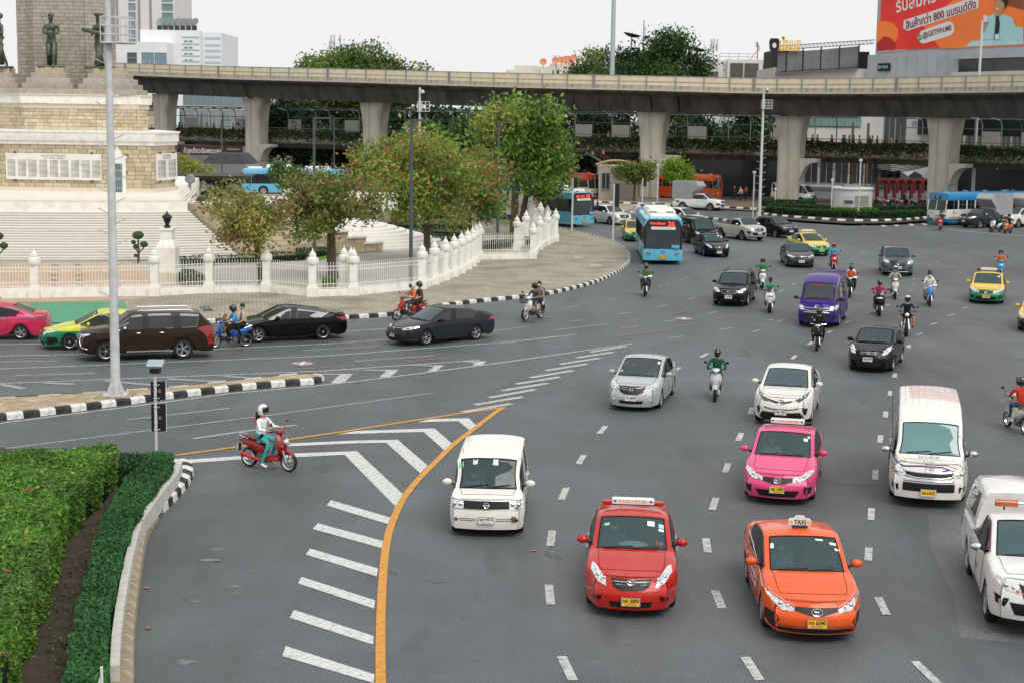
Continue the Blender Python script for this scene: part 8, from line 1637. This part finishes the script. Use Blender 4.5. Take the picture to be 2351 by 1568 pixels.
# white rooftop building right of centre
Z=262;t=bld('white flat roofed building with big louvred vents right of the wide dark tree');m=bmat('roof_white','#d9d7d2');block(t,X(1612,Z),X(1770,Z),Z,0,Zr(1690,140,Z),14,m);block(t,X(1665,Z),X(1762,Z),Z-1,0,Zr(1690,138,Z),4,m)
lv=mat('louvre','#5d5a55',.8,var=.2)
for p0,p1 in((1671,1700),(1704,1735),(1746,1762)):
 for k in range(8):za=Zr(1690,178-k*4,Z);block(t,X(p0,Z),X(p1,Z),Z-1.15-(k%2)*.03,za,za+.27,.2,lv,'louvre')
windows(t,X(1622,Z),X(1646,Z),Z,Zr(1620,178,Z),Zr(1620,165,Z),3,1,GLK,.9,.9)
b=MB()
for k in range(9):x=X(1648,Z)+k*1.55;b.tube([(x,Z,Zr(1690,139,Z)),(x,Z,Zr(1690,123,Z))],.04,4)
for r_ in(124,131):b.tube([(X(1648,Z),Z,Zr(1690,r_,Z)),(X(1735,Z),Z,Zr(1690,r_,Z))],.04,4)
b.build('roof_railing',STL,t)
Z=340;t=bld('distant cream apartment roofs with orange satellite dishes');m=bmat('far_cream','#e6ddcd')
for p0,p1,r_ in((1238,1262,152),(1262,1288,146),(1288,1325,143),(1180,1236,150),(1160,1185,160)):block(t,X(p0,Z),X(p1,Z),Z+p0*.003,0,Zr(p0,r_,Z),8,m)
windows(t,X(1262,Z),X(1322,Z),Z,Zr(1290,176,Z),Zr(1290,160,Z),5,1,GLK,.3,.6)
OD=mat('dish_orange','#cf8a6c',.8)
for k,(px,r_)in enumerate(((1247,144),(1275,141),(1289,140),(1299,138),(1306,138),(1311,140),(1317,135))):g=V(px,r_,Z-1);b=MB();q=Matrix.Rotation(radians(70),3,'X');b.lathe([(.001,0),(.5,.1),(.8,.26),(.5,.14),(.001,.05)],n=12);b.v=[tuple(q@Vector(v))for v in b.v];b.tube([(0,0,0),(0,0,-1.3)],.06,4);tag(b.build('satellite_dish',OD,None,True,g),'orange satellite dish on the distant cream roofs, %s from the left'%('first','second','third','fourth','fifth','sixth','seventh')[k],'satellite dish','orange satellite dishes')
def dish(px,r_,Z,lab,s_=1.6):g=V(px,r_,Z);b=MB();q=Matrix.Rotation(radians(12),3,'Y');b.lathe([(.001,0),(s_*.5,.12),(s_,.5),(s_*.5,.16),(.001,.04)],n=16);b.v=[tuple(q@Vector(v))for v in b.v];b.tube([(0,0,0),(0,0,-2.5)],.08,5);b.tube([(0,0,0),(.1,0,.9)],.03,4);tag(b.build('satellite_dish',mat('dish_mesh','#55585a',.6),None,True,g),lab,'satellite dish')
dish(1450,87,232,'black mesh dish over the left part of the wide dark tree',1.4);dish(1601,120,232,'black mesh dish right of the wide dark tree',1.3)
def mast(px,r0,r1,Z,lab,wid=1.4,panels=6,m=STL):g=V(px,r1,Z);z0=g.z;z1=Zr(px,r0,Z);t=thing('antenna_mast',lab,'antenna',(g.x,Z,z0),0,'antenna masts on roofs');b=MB();b.tube([(0,0,-2),(0,0,z1-z0)],.09,5);b.tube([(0,0,(z1-z0)*.4),(-1.4,0,-1)],.05,4);b.build('pole',m,t);[(lambda b,k:(b.bbox((cos(k*2.2)*wid/2,sin(k*2.2)*.3,(z1-z0)*(.55+.3*(k%2))),(.28,.16,(z1-z0)*.42),.04),b.tube([(0,0,(z1-z0)*.6),(cos(k*2.2)*wid/2,0,(z1-z0)*.62)],.03,4),b.build('antenna_panel',PWH,t)))(MB(),k)for k in range(panels)]
mast(768,83,128,255,'white panel antenna mast above the large tree',1.9,6);mast(1638,92,132,262,'grey lattice antenna left on the white flat roof',1.2,7);mast(1277,128,143,340,'thin antenna among the orange dishes',1.2,4);mast(1739,98,128,262,'red and white thin antenna on the flat roof',.5,2,M_RED);mast(1477,47,110,245,'thin radio mast rising from the wide dark tree',.3,1)
# rooftop restaurant and sign
Z=232;t=bld('rooftop restaurant with grey canvas blinds and truss under the yellow Thai sign');zb_=Zr(1880,178,Z);block(t,X(1772,Z),X(2010,Z),Z,0,zb_+1.3,16,bmat('podium_grey','#cfcdc8','#98948d',.45),'podium');block(t,X(1775,Z),X(2000,Z),Z+3,zb_+1.3,Zr(1880,116,Z),8,mat('bar_dark','#2a2725',.8,var=.2),'bar_wall');CV=mat('canvas_grey','#75777a',.9,var=.15,scale=.8,bump=.6,bscale=3)
for k,(p0,p1,a0,b0,a1,b1)in enumerate(((1779,1798,123,165,122,164),(1801,1836,121,163,119,161),(1839,1877,118,161,115,159),(1879,1919,115,160,111,157),(1921,1963,111,157,107,154))):
 b=MB();n=12;vs=[]
 for j in range(n+1):f=j/n;px=p0+(p1-p0)*f;y=Z-.4+.1*sin(j*2.3);vs+=[(X(px,Z),y,Zr(px,a0+(a1-a0)*f,Z)),(X(px,Z),y-.1*cos(j*1.7),Zr(px,b0+(b1-b0)*f,Z))]
 b.add(vs,[(2*j,2*j+1,2*j+3,2*j+2)for j in range(n)]);b.build('canvas_blind',CV,t,'all');b=MB();b.box((X(p1+1,Z),Z-.3,Zr(p1,(a1+b1)/2,Z)),(.18,.2,3.4));b.build('post',M_BLK,t)
b=MB()
for k in range(26):a=k/26;c=(k+1)/26;pa=Vector((X(1773+225*a,Z),Z-.5,Zr(1773,116-18*a,Z)));pc=Vector((X(1773+225*c,Z),Z-.5,Zr(1773,116-18*c,Z)));b.tube([pa,pc],.05,4);b.tube([pa+Vector((0,0,.55)),pc+Vector((0,0,.55))],.05,4);b.tube([pa,pc+Vector((0,0,.55))],.035,3);b.tube([pa,pa+Vector((0,0,.55))],.035,3)
b.build('truss',M_BLK,t,kind='stuff');b=MB();n=14;b.add([(X(1775,Z),Z-1.2,Zr(1775,172,Z)),(X(1960,Z),Z-1.2,Zr(1960,160,Z)),(X(1965,Z),Z,Zr(1960,155,Z)),(X(1775,Z),Z,Zr(1775,167,Z))],[(0,1,2,3)]);b.build('eaves',mat('eaves_grey','#5b5558',.8),t)
g=V(1808,101,Z-1);t=thing('roof_sign','yellow Thai letters beside a black hexagon badge on the roof truss','sign',tuple(g));b=MB();F_=frame((.4,0,0),(1,0,0),(0,0,1));text(b,'ปังเนย',F_,width=3.0,height=2.2,mi=0,bold=.03);b.build('letters',mat('letter_yellow','#e8b62c',.5,var=.03),t)
b=MB();b.prism([(-.55,.9),(.55,.9),(.75,.4),(.62,-.75),(0,-1.05),(-.62,-.75),(-.75,.4)],0,.3,M=frame((-1.95,-.1,-.2),(1,0,0),(0,0,1)),mi=0);b.prism([(.3*cos(k*pi/6),.38*sin(k*pi/6)-.1)for k in range(12)],.3,.33,M=frame((-1.95,-.1,-.2),(1,0,0),(0,0,1)),mi=1);b.build('badge',[M_BLK,M_WHT],t)
# billboard building
t=bld('grey corner building with a wide curved facade carrying the LED billboard');A=Vector((X(2003,230),230,0));d=Vector((X(2351,205)-A.x,205-230,0)).normalized();nn=Vector((d.y,-d.x,0));GB=bmat('facade_grey','#b4b7bb','#8b8d91',.4);GBL=bmat('facade_beige','#cdcac2','#8e897f',.4)
def fac(s0,s1,z0,z1,m,nm,out=0.,th=.6):c=A+d*((s0+s1)/2)+nn*(out-th/2);b=MB();b.box((c.x,c.y,(z0+z1)/2),(s1-s0,th,z1-z0),atan2(d.y,d.x));return b.build(nm,m,t)
fac(0,46,18.6,36,GB,'screen_wall',0,6);fac(-1,46,15.2,18.7,GB,'fascia',.5,1.2);fac(2.2,46,11.0,15.3,GBL,'lower_wall',-.2,5);fac(-.2,2.4,10,15.5,GBL,'lower_wall',-.4,5);fac(2.4,7.6,8,14.8,GLG,'glass_front',-.05,.3);fac(8,46,12.9,15.1,GBL,'sill_band',.3,.8);fac(8,46,7.5,11.5,GLK,'ribbon_window',-.1,.3);fac(17.5,46,15.6,18.2,GLK,'recess',.9,1.0);fac(17.3,46,17.6,18.7,GB,'canopy',2.2,2.6);fac(17.3,46,15.0,15.9,GBL,'canopy',2.0,2.6)
for k in range(22):fac(1+k*2.0,1.03+k*2.0,15.3,18.6,STL,'panel_joint',.52,.05)
B=thing('led_billboard','huge red and orange LED billboard with Thai slogans and a smiling man','billboard');O=A+d*.9+nn*.15+Vector((0,0,19.3));SCR=lambda n,c,e=.35:mat('led_'+n,c,.5,var=.04,scale=.3,emit=e)
FB=frame(O,d,(0,0,1));b=MB();b.prism([(0,0),(44,0),(44,15),(0,15)],-.3,0,M=FB);mbk=mat('led_red_orange','#bf1a18',.5,var=.15,scale=.12,two='#cf3a1a',emit=.3);b.build('screen',mbk,B)
def pos(px,py):
 r_=ray(px,py);n_=nn;tt=(O-CAM).dot(n_)/r_.dot(n_);q=CAM+r_*tt-O;return q.dot(d),q.z
def pb(pts,m,z=.05,nm='print',th=.03):b=MB();b.prism([pos(*p)for p in pts],z,z+th,M=FB);return b.build(nm,m,B)
def circ(cx,cy,r_,n=20):return[(cx+r_*cos(k*2*pi/n),cy+r_*sin(k*2*pi/n))for k in range(n)]
OR1=mat('led_orange','#e0702a',.5,var=.1,scale=.2,emit=.15);OR2=mat('led_deep','#b8181a',.5,var=.1,scale=.2);WH=mat('led_white','#e6e8e8',.5,var=0);CY=mat('led_cyan','#a9d8dc',.5,var=.06,scale=.4);TX_=mat('led_text','#8c1a2a',.5,var=0)
pb([(2190,0),(2351,-20),(2351,105),(2160,113),(2120,60)],OR1,.02);pb([(2014,50)]+[(2035+28*sin(k*pi/8),78-28*cos(k*pi/8))for k in range(9)]+[(2014,104)],OR1,.02);pb([(2014,100)]+[(2030+26*sin(k*pi/8),106-22*cos(k*pi/8))for k in range(5)]+[(2054,116),(2014,118)],OR2,.04);pb([(2290,0),(2351,-10),(2351,24),(2320,16)],mat('led_brown','#8e4a1e',.5),.05)
pb([(2076,48),(2240,-6),(2248,4),(2246,20),(2084,72),(2075,66)],WH,.06);c1,c2=pos(2078,58),pos(2243,16)
def stext(s_,p0,p1,h,m,z):a,c=Vector(pos(*p0)),Vector(pos(*p1));ang=atan2(c.y-a.y,c.x-a.x);mid=(a+c)/2;b=MB();text(b,s_,FB@Matrix.Translation((mid.x,mid.y,z))@Matrix.Rotation(ang,4,'Z'),width=(c-a).length,height=h,bold=.02);b.build('lettering',m,B)
stext('สินค้ากว่า 800 แบรนด์ดัง',(2081,58),(2242,8),1.35,TX_,.12);stext('รับสมัคร',(2058,14),(2150,-12),2.1,WH,.1)
pb([(2110,84),(2112,96),(2118,101),(2126,100),(2184,82),(2191,74),(2191,62),(2187,53),(2180,50),(2172,52),(2116,72)],WH,.06);pb(circ(2112.5,87,6),mat('led_green','#3aa35a',.5),.1);stext('@GETFIN.ME',(2120,84),(2186,65),.95,TX_,.12);stext('เงื่อนไขเป็นไปตามที่บริษัทกำหนด',(2018,119.5),(2080,115),.25,WH,.08);stext('LINE',(2108,88),(2117,86),.22,WH,.14)
pb([(2218,108),(2232,95),(2351,90),(2351,102),(2240,107)],CY,.1,'desk');pb([(2256,92),(2254,72),(2258,48),(2268,40),(2284,32),(2296,30),(2312,36),(2326,42),(2333,62),(2330,92)],CY,.12,'shirt');pb([(2286,28),(2298,26),(2304,34),(2292,42),(2285,34)],skin(3),.15,'neck');pb([(2288,2),(2291,-4),(2308,-2),(2309,16),(2303,28),(2295,30),(2288,22),(2286,12)],skin(3),.17,'face');pb([(2287,4),(2288,-8),(2300,-12),(2314,-6),(2315,10),(2310,22),(2308,8),(2300,0),(2292,-1)],M_HAIR,.19,'hair');pb([(2289,19),(2297,20),(2292,24)],WH,.21,'smile');pb([(2289,38),(2295,38),(2298,56),(2293,92),(2285,92),(2288,56)],M_INK,.2,'tie');pb([(2256,74),(2252,66),(2258,50),(2268,46),(2272,54),(2264,66),(2262,76)],skin(3),.2,'hand');pb([(2260,36),(2269,36),(2271,50),(2263,52)],WH,.22,'phone');pb([(2288,80),(2296,79),(2296,91),(2288,92)],WH,.24,'name_badge');pb([(2330,62),(2351,64),(2351,92),(2330,92)],CY,.14,'desk')
g=A+d*2.2+nn*.7+Vector((0,0,16.9));t=thing('small_sign','small dark sign lettered AQUA below the billboard','sign',tuple(g),atan2(d.y,d.x));b=MB();b.bbox((.5,0,0),(2.4,.3,1.1),.05,mi=0);text(b,'AQUA',frame((.85,-.16,0),(1,0,0),(0,0,1)),width=1.3,height=.5,mi=1);b.tube([(-.25+.2*cos(k*pi/4),-.17,.2*sin(k*pi/4))for k in range(9)],.05,4,mi=1);b.build('board',[M_BLK,mat('led_blue','#8fb6c9',.5,var=0,emit=.3)],t)
b=MB();g=V(2248,180,168);b.tube([(g.x,g.y,0),(g.x,g.y,Zr(2248,48,168))],[.2,.11],10);tag(b.build('pole',PWH,None,True),'slim white pole standing in front of the billboard','pole')
# street level on the right, below the skywalk
Z=222;t=bld('shopping centre frontage with green glass and white walls under the viaduct right');block(t,X(1845,Z),X(2600,Z),Z,0,Zr(2000,262,Z),12,bmat('mall_white','#c3c2bf','#8f8c86',.4));windows(t,X(1852,Z),X(1978,Z),Z,Zr(1900,292,Z),Zr(1900,265,Z),7,1,GLG,.85,.95);windows(t,X(2030,Z),X(2082,Z),Z,4.5,Zr(1900,265,Z),2,1,GLK,.95,.98);windows(t,X(2220,Z),X(2351,Z),Z,1,Zr(1900,265,Z),5,1,GLK,.8,.95);windows(t,X(1850,Z),X(2340,Z),Z,.3,4.2,14,1,GLK,.85,.9,name='shop_window')
b=MB();text(b,'รพ.ศัลยกรรม',frame((X(2122,Z),Z-.15,Zr(2122,282,Z)),(1,0,0),(0,0,1)),width=3.4,height=1.0);b.build('lettering',mat('print_blue','#3d7ea5',.5,var=0),t)
b=MB();tri=[mat('facet_%d'%i,c,.6,var=.1)for i,c in enumerate(('#8b8d90','#55585c','#2f3236','#a5a6a8'))];xa=X(2074,Z-8);za=Zr(2100,418,Z-8);zc=Zr(2100,394,Z-8)
for k in range(12):x=xa+k*1.9;b.add([(x,Z-8,za),(x+1.9,Z-8,za),(x+.95,Z-8.35,(za+zc)/2+.2*(k%2)),(x,Z-8,zc),(x+1.9,Z-8,zc)],[(0,1,2)],k%4);b.add([(x,Z-8,za),(x+.95,Z-8.35,(za+zc)/2+.2*(k%2)),(x,Z-8,zc)],[(0,1,2)],(k+1)%4);b.add([(x+1.9,Z-8,za),(x+1.9,Z-8,zc),(x+.95,Z-8.35,(za+zc)/2)],[(0,1,2)],(k+2)%4);b.add([(x,Z-8,zc),(x+.95,Z-8.35,(za+zc)/2),(x+1.9,Z-8,zc)],[(0,1,2)],(k+3)%4)
b.build('faceted_panel',tri,t);block(t,X(2020,Z),X(2360,Z),Z-8,zc,zc+2.6,8,bmat('mall_grey','#b0b0ae'),'upper_wall');b=MB();F_=frame((X(2335,Z-14),Z-14,0),(1,0,0),(0,0,1));text(b,'Café',F_@Matrix.Translation((-.3,Zr(2320,440,Z-14),0)),width=1.3,height=.5);text(b,'Amazon',F_@Matrix.Translation((-.3,Zr(2320,449,Z-14),0)),width=2.2,height=.45);b.build('cafe_sign',M_WHT,t);block(t,X(2232,Z-14),X(2500,Z-14),Z-13.9,0,5.2,8,dkw,'cafe_front')
Z=205;b=MB();b.add([(X(1850,Z),Z,4.6),(X(2030,Z),Z,3.9),(X(2060,Z),Z+7,6.2),(X(1850,Z),Z+7,6.2),(X(1850,Z),Z,4.4),(X(2030,Z),Z,3.7)],[(0,1,2,3),(4,5,1,0)]);tag(b.build('awning',mat('awning_grey','#6e6d6c',.9,var=.1)),'large grey fabric awning over the parked minibuses','awning')
AG='red flower arches in a row';AR=mat('arch_red','#641619',.8,var=.4,scale=6,bump=1)
for k in range(7):
 p0=G(2018+k*19.5-(k>5)*-22,463);b=MB();hw,r_=.7,.23;b.tube([(-.25,0,0),(-.25,0,1.75)]+[(-.25+hw-hw*cos(a*pi/8),.05*a,1.75+.75*sin(a*pi/8))for a in range(1,8)]+[(-.25+2*hw,.4,1.75),(-.25+2*hw,.4,.9)],r_,7);tag(b.build('flower_arch',AR,None,True,p0),'red flower covered arch, %s in the row'%('first from the left','second from the left','third from the left','fourth from the left','fifth from the left','sixth from the left','last, by the thick column')[k],'arch',AG)
g=G(1966,487);t=thing('kiosk','round white kiosk with louvred window among the hedges','kiosk',tuple(g+Vector((0,2,0))));b=MB();b.lathe([(2.0,0),(2.0,2.15),(2.1,2.2),(2.12,2.35),(2.0,2.42),(.001,2.44)],n=36);b.build('wall',bmat('kiosk_white','#c6cac8','#8f928c',.4),t,30)
for k in range(8):b=MB();b.tube([(2.03*sin(a),-2.03*cos(a),.7+k*.13)for a in[-.1+j*.1 for j in range(9)]],.045,4);b.build('louvre',mat('louvre_cream','#a39b8c',.7),t)
b=MB();b.tube([(2.02*sin(a),-2.02*cos(a),1.15)for a in(-.6,-.45,-.3,-.18)],.35,4);b.build('grey_panel',STL,t);b=MB();b.box((-.3,-.3,2.55),(1.6,1.,.2));b.build('roof_box',STL,t)
kerb([(1736,496),(1780,502),(1850,508),(1950,514),(2050,513),(2135,507)],.8,.25,.38,1);hl=hedgeline
RH='clipped hedges on the right island'
hl('front clipped hedge beside the kerb, left half of the right island',((1765,490),(1830,495),(1930,500)),.6,1.5,3600,.12,('hedge','dark'),(3,2),.2,RH);hl('front clipped hedge right of the kiosk',((1945,501),(2040,501),(2118,498)),.6,1.6,3600,.12,('hedge','dark'),(3,2),.2,RH);hl('rear clipped hedge left of the kiosk',((1765,486),(1850,487),(1905,489)),.7,1.5,3000,.12,('hedge','dark'),(3,2),.2,RH);hl('rear clipped hedge right of the kiosk',((2005,490),(2060,491),(2125,490)),.7,1.5,3000,.12,('hedge','dark'),(3,2),.2,RH);hl('bright loose bushes in front of the kiosk',((1915,497),(1955,499),(2005,499)),.8,1.8,3200,.13,('bright','mid'),(3,2),.2,RH);hl('long dark hedge behind the white camera mast',((1745,474),(1800,476),(1870,477)),.7,1.2,2400,.12,('dark','hedge'),(3,2),.1,RH)
sheet('traffic_island',[tuple(G(*p,.2))[:2]for p in((1738,497),(1780,502),(1850,508),(1950,514),(2050,513),(2130,507),(2130,488),(1738,484))],mat('soil','#3f332a'),.2,ROAD)
kerb([(1365,469),(1450,472),(1551,477),(1658,481),(1766,487)],.8,.25,.3,1);kerb([(1446,490),(1465,491),(1485,490)],.8,.25,.2,1);kerb([(1612,503),(1650,507),(1690,513)],.8,.25,.2,1)
sheet('far_pavement',[tuple(G(*p,.15))[:2]for p in((1300,466),(1365,468),(1450,471),(1551,476),(1658,480),(1766,486),(2400,478),(2400,462),(1300,450))],paving('paving_red','#7d6a5e','#6f5d52','#4f443c',1.5,'#5c5048'),.12,None)['kind']='structure'
# stairs from the skywalk, bus shelter, wires, people under the viaduct
t=thing('stairway','steel stairway coming down from the skywalk beside the column','stairs');p0=V(1345,350,190);p1=V(1450,415,180);b=MB();m0=p0+(p1-p0)*.42;m1=p0+(p1-p0)*.55+Vector((0,0,.55));
for o in(0,1.6):b.tube([p0+Vector((0,o,0)),m0+Vector((0,o,0)),m1+Vector((0,o,-.5)),p1+Vector((0,o,-.6))],.16,4)
b.build('stringer',STL,t)
for k in range(22):f=k/21;q=p0+(p1-p0)*f;b=MB();b.box(q+Vector((0,.8,.05)),(.34,1.7,.05));b.build('tread',DKC,t)
for o in(0,1.6):b=MB();b.tube([p0+Vector((0,o,1)),p1+Vector((0,o,1))],.04,4);b.tube([p0+Vector((0,o,.6)),p1+Vector((0,o,.6))],.03,4);[b.tube([p0+(p1-p0)*k/12+Vector((0,o,0)),p0+(p1-p0)*k/12+Vector((0,o,1))],.03,4)for k in range(13)];b.build('railing',mat('rail_red','#8a4a40',.6),t)
q=p0+(p1-p0)*.4;person('person in white shirt walking down the steel stairway',tuple(q+Vector((0,.8,.05))),-.4,'walk1',lambda:pose_stand(.16),shirt='#c9c5bd',legs='#34383f',sub=0)
t=bld('ticket booth with beige panelled walls and curved eaves beside the red bus',name='ticket_booth',cat_='booth');g0=G(1440,463);block(t,g0.x-3.2,g0.x+1.2,g0.y,.12,3.9,4,bmat('booth_beige','#b3aca0'))
for k in range(9):block(t,g0.x-1.6,g0.x+1.15,g0.y-.05,.3+k*.4,.64+k*.4,.2,bmat('panel_beige','#a9a296'),'cladding_panel')
windows(t,g0.x-3.1,g0.x-1.8,g0.y,1.2,3.2,1,1,GLK,.7,.9);b=MB();b.tube([(g0.x-3.6+k*.5,g0.y-.6,4.0+.5*sin(k*pi/9))for k in range(10)],.14,4);b.build('eaves',mat('eaves_tan','#a58a62',.7),t)
b=MB();g0=G(1765,455);block(thing('bus_shelter','dark glass bus shelter in the shade right of the orange bus','shelter'),g0.x-9,g0.x+3,g0.y+3,.12,4.6,4,GLK,'glass_wall')
for k,(px,py)in enumerate(((1685,462),(1700,464),(1712,461),(1730,466),(2075,478),(1600,466))):g=G(px,py);person('person '+('waiting in dark clothes left at the glass shelter','in pale shorts at the glass shelter','in orange top at the glass shelter','standing nearest the grey mast by the shelter','in green stooping beside the parked motorcycles','standing between the buses')[k],tuple(g),R.uniform(0,6),'walk%d'%(k%2),(lambda:pose_stand(.16))if k%2 else(lambda:pose_stand(.05,carry=1)),shirt=('#24262a','#c9c5bd','#b3572a','#3a4a5c','#2b4a42','#b9b0a5')[k],legs='#26303f',sub=0,tone=k)
WR=mat('wire_black','#111213',.7,var=0)
for k in range(7):a=Vector((X(1838,198),198,5.0-k*.12));c=Vector((X(2140,190),190,4.6-k*.1));b=MB();b.tube([a+(c-a)*(j/12)+Vector((0,0,-(.5+k*.16)*sin(pi*j/12)))for j in range(13)],.05,4);tag(b.build('cable',WR),'black power cable sagging between poles under the skywalk, %s'%('topmost','second from top','third from top','fourth from top','fifth from top','sixth from top','lowest')[k],'cable','sagging cables under the skywalk')
for k,px in enumerate((1951,1986)):g=G(px,462);b=MB();b.tube([tuple(g),(g.x,g.y,9)],.16,8);tag(b.build('utility_pole',mat('pole_brown','#6f5d4a',.9,var=.15),None,True),'brown utility pole rising straight behind the kiosk roof, the %s of two'%('left','right')[k],'pole')
for px,py,h,lab,m in((1970,506,5.6,'thin grey post on the right island rising before the kiosk',PM),(1908,489,3.3,'plain white post left of the kiosk',PWH),(1728,506,4.4,'grey post left of the white camera mast',PM),(1779,478,2.0,'short post with camera box by the dark hedge',PM),(1509,470,4.2,'slim lamp post before the second small street tree',PM)):g=G(px,py);b=MB();b.tube([tuple(g),(g.x,g.y,h)],.07,7);b.box((g.x,g.y,h),(.28,.28,.22));tag(b.build('post',m,None,True),lab,'post')
